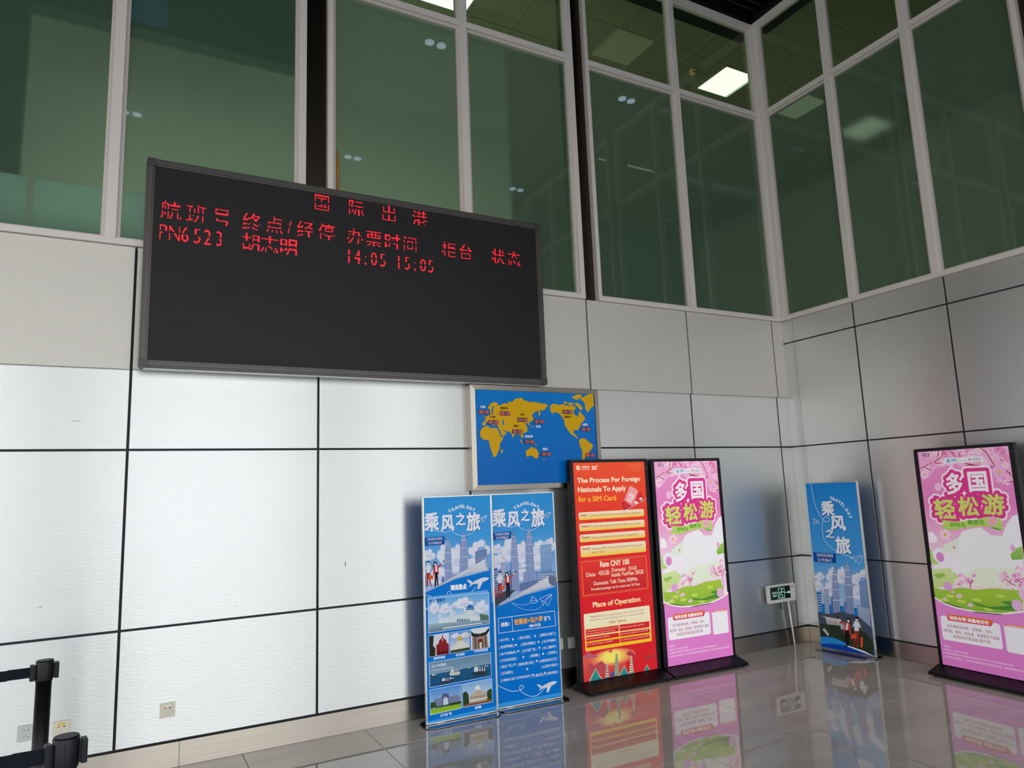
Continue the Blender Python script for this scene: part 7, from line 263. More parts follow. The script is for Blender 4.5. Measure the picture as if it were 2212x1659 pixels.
ART['map']=json.loads(r'''[["g","landmass","yellow continents with dark edges"],["p","#d9a800",null,[100,224,71,238,86,252,70,272,54,278,54,300,75,304,88,280,117,268,132,291,150,302,175,296,191,301,197,318,217,357,229,391,255,380,272,354,256,349,231,335,262,346,288,348,313,362,327,405,345,373,361,365,377,373,397,373,402,396,425,402,429,379,417,367,437,359,464,350,468,321,456,292,454,275,476,286,486,304,493,292,484,269,504,263,524,257,529,239,516,216,524,199,558,180,600,168,613,173,648,158,655,143,680,131,657,113,623,111,582,104,529,96,502,103,462,89,436,87,440,75,411,65,390,74,358,78,344,93,330,110,311,99,295,103,297,120,265,115,239,127,213,136,191,137,207,122,182,112,164,109,138,121,118,142,105,162,121,167,126,184,129,206,134,215,148,200,138,192,142,172,156,141,162,143,155,172,151,186,154,200,135,212]],["l","#1a4f7c",2.2,[100,224,71,238,86,252,70,272,54,278,54,300,75,304,88,280,117,268,132,291,150,302,175,296,191,301,197,318,217,357,229,391,255,380,272,354,256,349,231,335,262,346,288,348,313,362,327,405,345,373,361,365,377,373,397,373,402,396,425,402,429,379,417,367,437,359,464,350,468,321,456,292,454,275,476,286,486,304,493,292,484,269,504,263,524,257,529,239,516,216,524,199,558,180,600,168,613,173,648,158,655,143,680,131,657,113,623,111,582,104,529,96,502,103,462,89,436,87,440,75,411,65,390,74,358,78,344,93,330,110,311,99,295,103,297,120,265,115,239,127,213,136,191,137,207,122,182,112,164,109,138,121,118,142,105,162,121,167,126,184,129,206,134,215,148,200,138,192,142,172,156,141,162,143,155,172,151,186,154,200,135,212],1],["p","#d9a800",null,[62,314,88,303,112,305,121,322,149,318,187,324,205,357,219,394,244,394,228,419,204,453,206,481,189,509,172,542,147,558,138,536,124,497,116,469,108,425,90,417,59,417,35,392,29,359,40,336]],["l","#1a4f7c",2.2,[62,314,88,303,112,305,121,322,149,318,187,324,205,357,219,394,244,394,228,419,204,453,206,481,189,509,172,542,147,558,138,536,124,497,116,469,108,425,90,417,59,417,35,392,29,359,40,336],1],["p","#0f6fc4",null,[234,261,247,255,249,278,253,295,239,298,233,278]],["p","#0f6fc4",null,[116,302,132,296,156,307,188,301,190,318,156,321,131,313]],["p","#0f6fc4",null,[188,327,196,326,223,380,219,391,204,363]],["p","#d9a800",null,[212,498,231,484,227,520,211,525]],["l","#1a4f7c",2.2,[212,498,231,484,227,520,211,525],1],["p","#d9a800",null,[443,504,467,493,484,479,504,472,517,473,513,485,530,488,537,470,546,493,565,522,563,551,546,571,526,568,507,548,481,545,447,556,442,533]],["l","#1a4f7c",2.2,[443,504,467,493,484,479,504,472,517,473,513,485,530,488,537,470,546,493,565,522,563,551,546,571,526,568,507,548,481,545,447,556,442,533],1],["p","#d9a800",null,[545,577,542,585,552,586]],["l","#1a4f7c",2.2,[545,577,542,585,552,586],1],["p","#d9a800",null,[616,569,623,570,612,589,602,590]],["l","#1a4f7c",2.2,[616,569,623,570,612,589,602,590],1],["p","#d9a800",null,[392,407,402,413,419,453,413,454,395,425]],["l","#1a4f7c",2.2,[392,407,402,413,419,453,413,454,395,425],1],["p","#d9a800",null,[525,453,539,447,558,465,544,462]],["l","#1a4f7c",2.2,[525,453,539,447,558,465,544,462],1],["p","#d9a800",null,[582,171,596,162,598,191,583,227,577,203]],["l","#1a4f7c",2.2,[582,171,596,162,598,191,583,227,577,203],1],["p","#d9a800",null,[533,222,539,227,532,239]],["l","#1a4f7c",2.2,[533,222,539,227,532,239],1],["p","#d9a800",null,[492,309,519,300,533,289,525,309,508,312]],["l","#1a4f7c",2.2,[492,309,519,300,533,289,525,309,508,312],1],["p","#d9a800",null,[55,222,69,219,65,233,58,230]],["l","#1a4f7c",2.2,[55,222,69,219,65,233,58,230],1],["p","#d9a800",null,[75,219,87,224,90,238,77,240]],["l","#1a4f7c",2.2,[75,219,87,224,90,238,77,240],1],["p","#d9a800",null,[694,133,712,112,747,108,788,119,817,109,859,117,886,125,915,122,944,124,957,142,926,173,939,197,967,208,970,226,979,196,984,165,1012,183,1039,213,1045,231,1022,261,999,268,1006,280,990,298,975,316,966,340,956,328,931,332,916,347,922,364,943,367,946,382,962,403,972,412,955,406,921,382,893,371,867,338,847,312,831,288,830,252,813,229,791,199,757,179,736,186,721,207,710,210,729,189,698,183]],["l","#1a4f7c",2.2,[694,133,712,112,747,108,788,119,817,109,859,117,886,125,915,122,944,124,957,142,926,173,939,197,967,208,970,226,979,196,984,165,1012,183,1039,213,1045,231,1022,261,999,268,1006,280,990,298,975,316,966,340,956,328,931,332,916,347,922,364,943,367,946,382,962,403,972,412,955,406,921,382,893,371,867,338,847,312,831,288,830,252,813,229,791,199,757,179,736,186,721,207,710,210,729,189,698,183],1],["p","#d9a800",null,[1050,36,1096,13,1146,8,1144,122,1121,132,1094,157,1081,179,1064,170,1051,140,1050,103,1033,79,1005,68,1013,49]],["l","#1a4f7c",2.2,[1050,36,1096,13,1146,8,1144,122,1121,132,1094,157,1081,179,1064,170,1051,140,1050,103,1033,79,1005,68,1013,49],1],["p","#d9a800",null,[924,40,979,20,1026,21,1013,49,976,69,947,66,923,55]],["l","#1a4f7c",2.2,[924,40,979,20,1026,21,1013,49,976,69,947,66,923,55],1],["p","#d9a800",null,[945,94,974,93,1009,116,1026,140,1013,165,992,153,972,129,944,112]],["l","#1a4f7c",2.2,[945,94,974,93,1009,116,1026,140,1013,165,992,153,972,129,944,112],1],["p","#d9a800",null,[832,88,860,84,873,105,852,108,831,100]],["l","#1a4f7c",2.2,[832,88,860,84,873,105,852,108,831,100],1],["p","#d9a800",null,[874,99,924,94,930,118,887,122]],["l","#1a4f7c",2.2,[874,99,924,94,930,118,887,122],1],["p","#d9a800",null,[1037,240,1052,246,1047,254]],["l","#1a4f7c",2.2,[1037,240,1052,246,1047,254],1],["p","#d9a800",null,[976,406,1013,399,1041,406,1069,433,1111,451,1111,472,1093,496,1070,517,1055,532,1032,555,1016,579,1010,674,992,673,992,555,995,507,979,478,969,436]],["l","#1a4f7c",2.2,[976,406,1013,399,1041,406,1069,433,1111,451,1111,472,1093,496,1070,517,1055,532,1032,555,1016,579,1010,674,992,673,992,555,995,507,979,478,969,436],1],["p","#0f6fc4",null,[926,173,949,160,969,178,967,208,939,200]],["g","city_name",""],["t","伦敦","#f2f2f2",42,87,151.4,19.1,0.03,null],["t","莫斯科","#15150f",222,291,157.6,19.4,0.03,null],["t","巴黎","#15150f",126,173,231.9,19.2,0.03,null],["t","北京","#15150f",396,444,207.0,19.6,0.03,null],["t","曼谷","#15150f",341,386,302.1,19.5,0.03,null],["t","新加坡","#f2f2f2",441,515,386.6,19.5,0.03,null],["t","东京","#f2f2f2",548,594,303.8,19.8,0.03,null],["t","悉尼","#f2f2f2",605,653,491.9,19.7,0.03,null],["t","温哥华","#15150f",831,906,219.7,20.4,0.03,null],["t","纽约","#f2f2f2",1017,1067,283.0,20.6,0.03,null],["e","#c01f2a",null,190,205,4.4,4.0,0],["e","#c01f2a",null,82,229,4.4,3.9,0],["e","#c01f2a",null,94,242,4.4,3.9,0],["e","#c01f2a",null,455,282,4.6,4.0,0],["e","#c01f2a",null,524,304,4.7,4.1,0],["e","#c01f2a",null,402,382,4.6,4.0,0],["e","#c01f2a",null,411,426,4.6,4.0,0],["e","#c01f2a",null,559,546,4.7,4.0,0],["e","#c01f2a",null,817,220,4.9,4.2,0],["e","#c01f2a",null,988,283,5.0,4.2,0],["e","#c01f2a",null,1078,513,5.1,4.2,0],["k","03:15",17,178,121,210],["k","04:15",95,257,205,293],["k","06:15",208,185,313,219],["k","11:15",369,235,473,268],["k","12:15",524,247,628,280],["k","10:15",312,329,419,367],["k","11:15",425,414,530,449],["k","13:15",578,516,682,551],["k","19:15",811,161,915,193],["k","22:15",990,306,1095,341],["k","00:15",1021,526,1127,565]]''')
ART['board']=json.loads(r'''[["国",1097,69],["际",1351,69],["出",1610,69],["港",1860,69],["航",101,298],["班",260,298],["号",416,298],["终",612,298],["点",764,298],["/",868,298],["经",980,298],["停",1132,298],["办",1344,298],["票",1488,298],["时",1633,298],["间",1778,298],["柜",2107,298],["台",2253,298],["状",2549,298],["态",2699,298],["P",62,442],["N",129,442],["6",192,442],["5",267,442],["2",331,442],["3",402,442],["胡",608,442],["志",734,442],["明",863,442],["1",1297,446],["4",1361,446],[":",1423,446],["0",1488,446],["5",1557,446],["1",1684,446],["5",1753,446],[":",1815,446],["0",1882,446],["5",1948,446]]''')
ART['sign']=json.loads(r'''[["t","安全出口","#c9f2dc",57,131,70.7,19.7,0.01,null],["t","EXIT","#c9f2dc",66,119,98.8,15.3,0.02,null],["l","#a9f0cb",5,[148,32,230,38,225,127,136,124],1],["e","#a9f0cb",null,192,51,9.8,6.6,0],["l","#a9f0cb",5,[187,62,178,89],0],["l","#a9f0cb",5,[181,67,157,73,152,86],0],["l","#a9f0cb",5,[185,65,210,74,221,66],0],["l","#a9f0cb",5,[178,89,200,100,194,119],0],["l","#a9f0cb",5,[178,89,163,104,143,107],0],["l","#a9f0cb",6,[236,79,303,81],0],["p","#a9f0cb",null,[278,63,319,81,280,96,289,80]]]''')
# ---------------------------------------------------------------- materials
M_panel = mat('brushed_panel', '#d7d8d5', .37, .85, aniso=.85, bump=((22, 22, 95), .35, .002), noise=((.6, .6, .8), .96, 1.0))
M_panel_up = mat('matt_panel', '#cac6bc', .55, .45, bump=((30, 30, 90), .06, .001))
M_back = mat('joint_backing', '#0b0a12', .6)
M_steel = mat('brushed_steel', '#b3aca0', .34, 1.0, aniso=.8, noise=((.8, .8, 160), .86, 1.05))
M_alu = mat('satin_aluminium', '#c9c8c4', .32, .9)
M_white = mat('white_window_frame', '#d2cac3', .42, .1)
M_white2 = mat('window_bead', '#c4bbb3', .4, .1)
M_bronze = mat('dark_bronze_column', '#4a443c', .3, 1.0)
M_tile = mat('polished_tile', '#c4bbae', .035, 0, ior=1.75, noise=((1.1, 3, 1), .86, 1.1))
M_grout = mat('grout', '#2a2724', .8)
M_black = mat('black_metal', '#0a0a0e', .42, .2, spec=.35)
M_blackp = mat('black_plastic', '#0b0c11', .45, spec=.3)
M_ceil = mat('black_ceiling', '#060606', .6)

M_wall = mat('hall_wall', '#b8b2a8', .6)
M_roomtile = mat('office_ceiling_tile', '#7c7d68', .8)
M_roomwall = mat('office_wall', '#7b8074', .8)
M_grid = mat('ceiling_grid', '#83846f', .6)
M_led = mat('led_panel_light', '#ffffff', .5, emit='#e8ffe4', es=2.2)
M_plate = mat('ivory_plastic', '#d9d4bf', .4)
M_plate2 = mat('grey_plastic', '#c4c9c4', .4)
M_print = mat('printed_sheet', rough=.42, attr='base', spec=.1)
M_screen = mat('lit_screen', rough=.12, attr='emit', es=.86, spec=.18)
M_screen2 = mat('off_axis_dimmed_screen', rough=.12, attr='emit', es=.60, spec=.18)  # same screen, its off-axis viewing loss put into the emission strength
M_ground = mat('pavement', '#a9a79f', .8)
def pane_mat(name, tint, film, film_color, rough):
    """one pane of coloured glass: tint and reflection act on the face the light enters by, the far face lets it through"""
    m = bpy.data.materials.new(name); m.use_nodes = True; t = m.node_tree; t.nodes.clear(); N = t.nodes.new; K = t.links.new
    o = N('ShaderNodeOutputMaterial'); tr = N('ShaderNodeBsdfTransparent'); tr.inputs[0].default_value = (*tint, 1)
    clear = N('ShaderNodeBsdfTransparent'); clear.inputs[0].default_value = (1, 1, 1, 1)
    gl = N('ShaderNodeBsdfGlossy'); gl.inputs['Roughness'].default_value = rough
    fr = N('ShaderNodeFresnel'); fr.inputs[0].default_value = 1.52; geo = N('ShaderNodeNewGeometry')
    body = tr.outputs[0]; back = clear.outputs[0]
    if film:    # frosted: rough refraction through both faces
        df = N('ShaderNodeBsdfDiffuse'); df.inputs[0].default_value = (*film_color, 1); m1 = N('ShaderNodeMixShader'); m1.inputs[0].default_value = film
        rf = N('ShaderNodeBsdfRefraction'); rf.inputs['IOR'].default_value = 1.2; rf.inputs['Roughness'].default_value = .2; rf.inputs['Color'].default_value = (*tint, 1)
        rb = N('ShaderNodeBsdfRefraction'); rb.inputs['IOR'].default_value = 1.2; rb.inputs['Roughness'].default_value = .1; rb.inputs['Color'].default_value = (1, 1, 1, 1)
        K(rf.outputs[0], m1.inputs[1]); K(df.outputs[0], m1.inputs[2]); body = m1.outputs[0]; back = rb.outputs[0]
    mx = N('ShaderNodeMixShader'); K(fr.outputs[0], mx.inputs[0]); K(body, mx.inputs[1]); K(gl.outputs[0], mx.inputs[2])
    m2 = N('ShaderNodeMixShader'); K(geo.outputs['Backfacing'], m2.inputs[0]); K(mx.outputs[0], m2.inputs[1]); K(back, m2.inputs[2]); K(m2.outputs[0], o.inputs[0])
    return m
M_film = pane_mat('green_frosted_film', (.62, .77, .62), .55, lin('#4d6553'), .02)
def sheet_mat():
    m = bpy.data.materials.new('pale_translucent_sheet'); m.use_nodes = True; t = m.node_tree; t.nodes.clear()
    o = t.nodes.new('ShaderNodeOutputMaterial'); d = t.nodes.new('ShaderNodeBsdfDiffuse'); d.inputs[0].default_value = (.75, .85, .86, 1)
    s = t.nodes.new('ShaderNodeBsdfTranslucent'); s.inputs[0].default_value = (.75, .85, .86, 1); x = t.nodes.new('ShaderNodeMixShader'); x.inputs[0].default_value = .7
    t.links.new(d.outputs[0], x.inputs[1]); t.links.new(s.outputs[0], x.inputs[2]); t.links.new(x.outputs[0], o.inputs[0])
    return m
M_sheet = sheet_mat()
M_glass = pane_mat('green_clear_glass', (.55, .68, .50), 0, None, 0.0)
def frame_glass():
    m = bpy.data.materials.new('facade_glass'); return m
# ---------------------------------------------------------------- floor
fl = structure('floor')
GX = [-8.60 + .795*i for i in range(11)] + [0.0]
GX = [-7.79, -6.99, -6.19, -5.385, -4.585, -3.79, -3.01, -2.215, -1.42, -0.62, 0.0]
GY = [-5.33, -4.10, -2.87, -1.65, -0.43, 0.0]
MB().box(HX0, HY0, -.06, .3, .3, -.004).obj('floor_bed', M_grout, fl)
for i in range(len(GX)-1):
    for j in range(len(GY)-1):
        MB().box(GX[i]+.002, GY[j]+.002, -.02, GX[i+1]-.002, GY[j+1]-.002, 0, .0008).obj('tile', M_tile, fl)
mb = MB()
mb.box(HX0, HY0, -.02, GX[0]-.003, 0, 0); mb.box(GX[0], HY0, -.02, 0, GY[0]-.003, 0)
mb.obj('outer_tiles', M_tile, fl)
# ---------------------------------------------------------------- walls
LX = [-13.27, -12.07, -10.88, -9.69, -8.50, -7.31, -6.11, -4.912, -3.72, -2.53, -1.345, -0.155, 0.0]
LZ = [.155, .8437, 1.95, 2.4674]
J = .008
wl = structure('wall_left')
MB().box(HX0, .02, 0, .25, .3, 3.28).obj('backing', M_back, wl)
for i in range(len(LX)-1):
    a, b = LX[i]+(J if i else 0), LX[i+1]-(J if LX[i+1] < 0 else 0)
    for j in range(3):
        MB().box(a, 0, LZ[j]+J*.9, b, .02, LZ[j+1]-J*(.9 if j < 2 else 0), .001).obj('panel', M_panel, wl)
    MB().box(a, -.024, 2.4674, b, .02, 3.284, .001).obj('upper_panel', M_panel_up, wl, label='matt upper wall panel')
MB().box(HX0, 0, 0, LX[0]-J, .02, 3.284).obj('far_panel', M_panel, wl)
RY = [0.0, -.165, -.8725, -1.7485, -2.6245, -3.50, -4.376, -5.25, -6.13]
RZ = [.155, .8437, 1.95, 3.046, 3.284]
wr = structure('wall_right')
MB().box(.02, HY0, 0, .25, .02, 3.28).obj('backing', M_back, wr)
for i in range(len(RY)-1):
    g0 = .001 if i in (0, 1) else J; g1 = .001 if i == 0 else J
    a, b = RY[i]-(g0 if i else 0), RY[i+1]+g1
    for j in range(4):
        MB().box(0, b, RZ[j]+J*.8, .02, a, RZ[j+1]-J*(.8 if j < 3 else 0), .001).obj('panel', M_panel if i > 0 else M_panel, wr)
MB().box(0, HY0, .155, .02, RY[-1]-J, 3.284).obj('far_panel', M_panel, wr)
for x, z, w_ in ((-6.42, 2.128, .05), (-6.53, 1.03, .02), (-5.45, .92, .012), (-4.72, 1.12, .006)):
    MB().box(x, -.0004, z, x+w_, .001, z+.0025 if w_ > .01 else z+.03).obj('scuff_mark', mat('scuff', '#54524e', .7), wl)
bl = structure('baseboard_left')
bxs = [-13.2, -10.8, -8.4, -5.755, -3.35, -.95, 0]
for i in range(len(bxs)-1): MB().box(bxs[i]+.001, -.005, .001, bxs[i+1]-.001, .018, .147, .0008).obj('skirting_length', M_steel, bl)
br = structure('baseboard_right')
bys = [-.006, -.17, -2.1, -4.5, -6.9, -13.4]
for i in range(len(bys)-1): MB().box(-.005, bys[i+1]+.001, .001, .018, bys[i]-.001, .147, .0008).obj('skirting_length', M_steel, br)
# ---------------------------------------------------------------- windows above the panels
ZB, ZT, ZP = 3.284, 5.60, 6.765
def bay(n, axis, a, b, splits, jl=.04, jr=.04):
    """frame between a and b (along the wall, a<b), mullions at splits; axis 'x' = left wall, 'y' = right wall"""
    w = structure('window_%d' % n)
    def bx(p0, p1, d0, d1, z0, z1, name, m, par=w, bev=.0015, label=None):
        mb = MB()
        if axis == 'x': mb.box(p0, d0, z0, p1, d1, z1, bev)
        else: mb.box(d0, p0, z0, d1, p1, z1, bev)
        return mb.obj(name, m, par, label=label)
    F = -.05
    bx(a, b, F, .03, ZB+.001, ZB+.042, 'sill', M_white)
    bx(a, b, F, .03, ZP-.06, ZP, 'head_rail', M_white)
    bx(a, a+jl, F+.002, .03, ZB+.042, ZP-.06, 'jamb', M_white); bx(b-jr, b, F+.002, .03, ZB+.042, ZP-.06, 'jamb', M_white)
    xs = [a+jl] + [q for s_ in splits for q in (s_-.032, s_+.032)] + [b-jr]
    for s_ in splits: bx(s_-.032, s_+.032, F, .03, ZB+.042, ZP-.06, 'mullion', M_white)
    for k in range(0, len(xs), 2):
        p0, p1 = xs[k], xs[k+1]
        bx(p0, p1, F+.001, .03, ZT+.022, ZT+.078, 'transom', M_white)
        bx(p0+.02, p1-.02, 0, .008, ZB+.05, ZT+.012, 'frosted_pane', M_film, bev=0, label='green frosted pane')
        bx(p0+.02, p1-.02, 0, .008, ZT+.085, ZP-.07, 'clear_pane', M_glass, bev=0, label='clear green pane')
        mb = MB(); d0, d1 = -.022, .025
        for (q0, q1, z0, z1) in ((p0, p0+.024, ZB+.042, ZT), (p1-.024, p1, ZB+.042, ZT), (p0+.024, p1-.024, ZB+.042, ZB+.058), (p0, p1, ZT, ZT+.022),
                                 (p0, p0+.02, ZT+.078, ZP-.06), (p1-.02, p1, ZT+.078, ZP-.06), (p0+.02, p1-.02, ZT+.078, ZT+.09), (p0+.02, p1-.02, ZP-.075, ZP-.06)):
            if axis == 'x': mb.box(q0, d0, z0, q1, d1, z1)
            else: mb.box(d0, q0, z0, d1, q1, z1)
        mb.obj('glazing_bead', M_white2, w)
    return w
bay(1, 'x', -7.50, -5.022, [-6.265], .05, .055)
bay(2, 'x', -4.858, -2.545, [-3.69], .04, .05)
bay(3, 'x', -2.40, -.005, [-1.252], .034, .07)
bay(4, 'y', -2.60, -.055, [-1.715, -.91], .04, .06)
bay(5, 'x', -10.0, -7.66, [-8.85])
bay(6, 'y', -5.2, -2.76, [-4.4, -3.6])
def column(n, axis, a, b):
    mb = MB()
    if axis == 'x': mb.box(a, .012, ZB, b, .2, HZ+.2)
    else: mb.box(.012, a, ZB, .2, b, HZ+.2)
    o = mb.obj('trim_%d' % n, M_bronze, kind='structure')
column(1, 'x', -5.022, -4.858); column(2, 'x', -2.545, -2.40); column(3, 'x', -7.66, -7.50); column(4, 'y', -2.76, -2.60)
MB().box(-.06, -.054, ZB, -.001, -.001, ZP).obj('trim_5', M_white, kind='structure')
mb = MB(); mb.box(HX0, 0, ZP+.001, .1, .25, 8.2); mb.obj('trim_6', M_ceil, kind='structure')
mb = MB(); mb.box(0, HY0, ZP+.001, .25, -.001, 8.2); mb.obj('trim_7', M_ceil, kind='structure')
MB().box(HX0, .0, 3.284, -10.0, .2, ZP).obj('wall_left_upper', M_wall, kind='structure')
MB().box(.0, HY0, 3.284, .2, -5.2, ZP).obj('wall_right_upper', M_wall, kind='structure')
# ---------------------------------------------------------------- hall ceiling
ce = structure('ceiling')
MB().box(HX0, HY0, HZ+.12, 0, 0, HZ+.3).obj('ceiling_slab', M_ceil, ce)
mb = MB()
for k in range(130):
    y = -.05 - k*.1
    mb.box(HX0, y-.01, HZ, -.002, y+.01, HZ+.1)
mb.obj('baffle', mat('dark_baffle', '#0e0d0c', .45), ce, 'stuff')
# ---------------------------------------------------------------- daylit front wall, out of view, with its glass front
fr_ = structure('wall_front')
FT = 6.1
MB().box(HX0, HY0-.3, FT, 0, HY0, HZ+.3).obj('lintel', M_wall, fr_)
for x in (-17.0, -12.1, -7.2, -2.3):
    MB().box(x-.26, HY0-.3, 0, x+.26, HY0+.1, FT).obj('pier', M_wall, fr_)
for k in range(17):
    x = -19.45+k*1.225; MB().box(x-.025, HY0-.12, 0, x+.025, HY0-.02, FT).obj('front_mullion', M_alu, fr_)
for z in (2.7, 4.4): MB().box(HX0, HY0-.12, z, 0, HY0-.02, z+.06).obj('front_transom', M_alu, fr_)
wf = structure('wall_far')
MB().box(HX0-.3, HY0, 5.0, HX0, .3, HZ+.3).obj('lintel', M_wall, wf)
for y in (-9.3, -6.2, -3.1, 0): MB().box(HX0-.3, y-.2, 0, HX0, y+.2, 5.0).obj('pier', M_wall, wf)
MB().box(-70, -80, -.2, 50, HY0-.3, -.08).obj('ground_outside', M_ground, kind='structure')
# ---------------------------------------------------------------- office behind the windows
RZc = 7.45
rm = structure('ceiling')
SP = .625; OX, OY = -.79, 1.41
def cell(i, j): return OX+SP*i, OY+SP*j
lit = {(3, 0), (-4, 0), (8, 0)}
for i in range(-14, 10):
    for j in range(-8, 9):
        x, y = cell(i, j)
        if (y < -.3 and x < -.4) or (i, j) in lit: continue
        if y < -.3 and x < .2: continue
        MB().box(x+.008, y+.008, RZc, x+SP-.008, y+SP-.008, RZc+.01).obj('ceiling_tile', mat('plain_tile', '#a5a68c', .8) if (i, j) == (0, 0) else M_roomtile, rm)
mb = MB()
for i in range(-14, 11):
    x = OX+SP*i; mb.box(x-.008, .3 if x < .3 else -4.5, RZc-.006, x+.008, 7.0, RZc+.02)
for j in range(-8, 10):
    y = OY+SP*j
    if y > .3: mb.box(-9.5, y-.008, RZc-.005, 5.6, y+.008, RZc+.019)
    else: mb.box(.3, y-.008, RZc-.005, 5.6, y+.008, RZc+.019)
mb.obj('grid_bar', M_grid, rm)
MB().box(-9.6, 7.0, 3.2, 0, 7.2, 7.8).obj('wall_rear', mat('pale_office_wall', '#d5d6c6', .7), kind='structure')
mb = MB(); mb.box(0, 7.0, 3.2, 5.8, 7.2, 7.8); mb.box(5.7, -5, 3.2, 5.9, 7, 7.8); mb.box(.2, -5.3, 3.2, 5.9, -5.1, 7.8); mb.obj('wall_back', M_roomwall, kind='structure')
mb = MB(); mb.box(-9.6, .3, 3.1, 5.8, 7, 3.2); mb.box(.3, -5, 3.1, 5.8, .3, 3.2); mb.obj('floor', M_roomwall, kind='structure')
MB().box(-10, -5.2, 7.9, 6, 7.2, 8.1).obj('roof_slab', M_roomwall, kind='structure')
for k_, (x, y) in enumerate(((-7.5, 3.5), (-4.5, 3.5), (-1.5, 3.5), (1.8, 4.5), (3.5, 1.0), (3.5, -2.5))):  # unseen upward fill, added to brighten the office ceiling
    l = bpy.data.lights.new('office_fill_light', 'AREA'); l.shape = 'SQUARE'; l.size = .6; l.energy = OFFICE_W*(2.2 if x < -2 else 1); l.color = (.93, 1.0, .9)
    o = bpy.data.objects.new('office_fill_light', l); COL.objects.link(o); o.location = (x, y, 3.45); o.rotation_euler = (PI, 0, 0)
MB().box(-9.6, 1.6, 3.2, -2.35, 1.68, 6.8).obj('trim_10', mat('cream_pane_reflector', '#e2e4d4', .7), kind='structure')  # pale backing added to brighten the frosted panes in front of it
for x in (-8.2, -5.9, -3.6):  # strips hidden below the sill, added to light that backing
    l = bpy.data.lights.new('pane_fill_strip', 'AREA'); l.shape = 'RECTANGLE'; l.size = 2.0; l.size_y = .1; l.energy = STRIP_W; l.color = (.95, 1.0, .9)
    o = bpy.data.objects.new('pane_fill_strip', l); COL.objects.link(o); o.location = (x, .45, 3.23); o.rotation_euler = (PI - .25, 0, 0)
MB().box(-9.5, .60, 5.26, -4.95, .75, RZc).obj('trim_8', mat('dark_bulkhead', '#2a3a30', .6), kind='structure')
MB().box(-9.5, .60, 3.2, -6.87, .75, 5.26).obj('trim_9', mat('dark_bulkhead'), kind='structure')
t = thing('partition_board', 'pale sheet standing behind the leftmost frosted panes above the sill', 'board', (-6.70, .06, 3.2), group='pale sheets behind the frosted panes')
MB().box(0, 0, 0, .405, .012, .50, .001).obj('sheet', M_sheet, t)
for xx, ww, lb in ((-7.5, .76, 'pale sheet at the picture margin behind the leftmost frosted pane'), (-6.205, .42, 'pale sheet behind the frosted pane just above the departures board')):
    t = thing('partition_board', lb, 'board', (xx, .06, 3.2), group='pale sheets behind the frosted panes')
    MB().box(0, 0, 0, ww, .012, .50, .001).obj('sheet', M_sheet, t)
t = thing('blue_banner_cloth', 'dark blue cloth hanging high behind the second frosted pane', 'cloth', (-6.27, .57, 5.30))
MB().box(-.03, 0, 0, .30, .006, .9).obj('cloth_panel', mat('deep_blue_cloth', '#1d6fb4', .7), t)
lamps = {(3, 0): 'lit square ceiling panel behind the clear pane beside the smoke detector', (-4, 0): 'lit square ceiling panel seen through the clear pane of the middle window',
 (8, 0): 'dim square ceiling panel seen through green frosted glass above the lone banner'}
for (i, j), lb in lamps.items():
    x, y = cell(i, j); x += .04 if (i, j) == (3, 0) else .15 if i == 8 else 0
    t = thing('ceiling_light', lb, 'ceiling light', (x+SP/2, y+SP/2, RZc), group='square office ceiling lights')
    MB().box(-.3, -.3, .0, .3, .3, .03).obj('light_tray', M_white, t)
    MB().box(-.29, -.29, -.004, .29, .29, 0).obj('diffuser', M_led if i < 8 else mat('dim_panel_light', '#ffffff', .5, emit='#e8ffe4', es=.28), t)
t = thing('smoke_detector', 'round yellowed smoke detector on the office ceiling beside the lit panel', 'smoke detector', (.76, 1.70, RZc-.006))
MB().lathe([(.058, 0), (.058, -.02), (.045, -.03)], n=24).obj('detector_base', mat('yellowed_plastic', '#c9b27a', .5), t)
MB().lathe([(.042, -.03), (.042, -.055), (.025, -.065), (.0001, -.066)], n=24).obj('sensor_head', mat('yellowed_plastic'), t)
mb = MB()
for k in range(10):
    a = 2*PI*k/10; mb.box(.044*math.cos(a)-.004, .044*math.sin(a)-.004, -.05, .044*math.cos(a)+.004, .044*math.sin(a)+.004, -.036)
mb.obj('smoke_slot', M_black, t)
# twin downlights in the hall ceiling (seen as reflections in the panes)
M_dl = mat('downlight_lens', '#dfeaf2', .3, emit='#cfe6ff', es=6.0)
for n_, (x, y) in enumerate(((-3.12, -1.91), (-.30, -1.92), (-6.27, -5.04), (-3.22, -5.07), (-.30, -5.06), (-6.27, -1.91), (-9.4, -1.91), (-9.4, -5.05))):
    t = thing('twin_downlight', ['twin round downlight reflected in the middle window, upper left pane', 'twin round downlight reflected in the window nearest the corner, upper part',
      'twin round downlight reflected in the leftmost wide window beside its mullion', 'twin round downlight reflected just above the flight board, left of the middle window', 'twin round downlight reflected low in the middle window, right pane',
      'twin round downlight in the hall ceiling above the flight board', 'twin round downlight in the hall ceiling at far left near the wall', 'twin round downlight in the hall ceiling at far left away from the wall'][n_], 'downlight', (x, y, HZ-.01), group='twin downlights in the hall ceiling')
    MB().prism(rrect(-.17, -.09, .17, .09, .01), 'z', 0, .05).obj('light_housing', mat('downlight_housing', '#26241f', .4), t)
    for s_ in (-.075, .075):
        MB().cyl(.055, .055, (s_, 0, -.012), (s_, 0, .0)).obj('lamp_lens', M_dl, t)
t = thing('wooden_stick', 'orange-brown wooden stick standing on a window sill above the departures board', 'stick', (-4.776, -.0135, 3.343))
MB().lathe([(.010, 0), (.012, .02), (.0125, .6), (.012, .88), (.009, .902), (.003, .91)], n=14).obj('stick_shaft', mat('brown_wood', '#9a6a30', .5, noise=((30, 30, 4), .8, 1.1)), t)
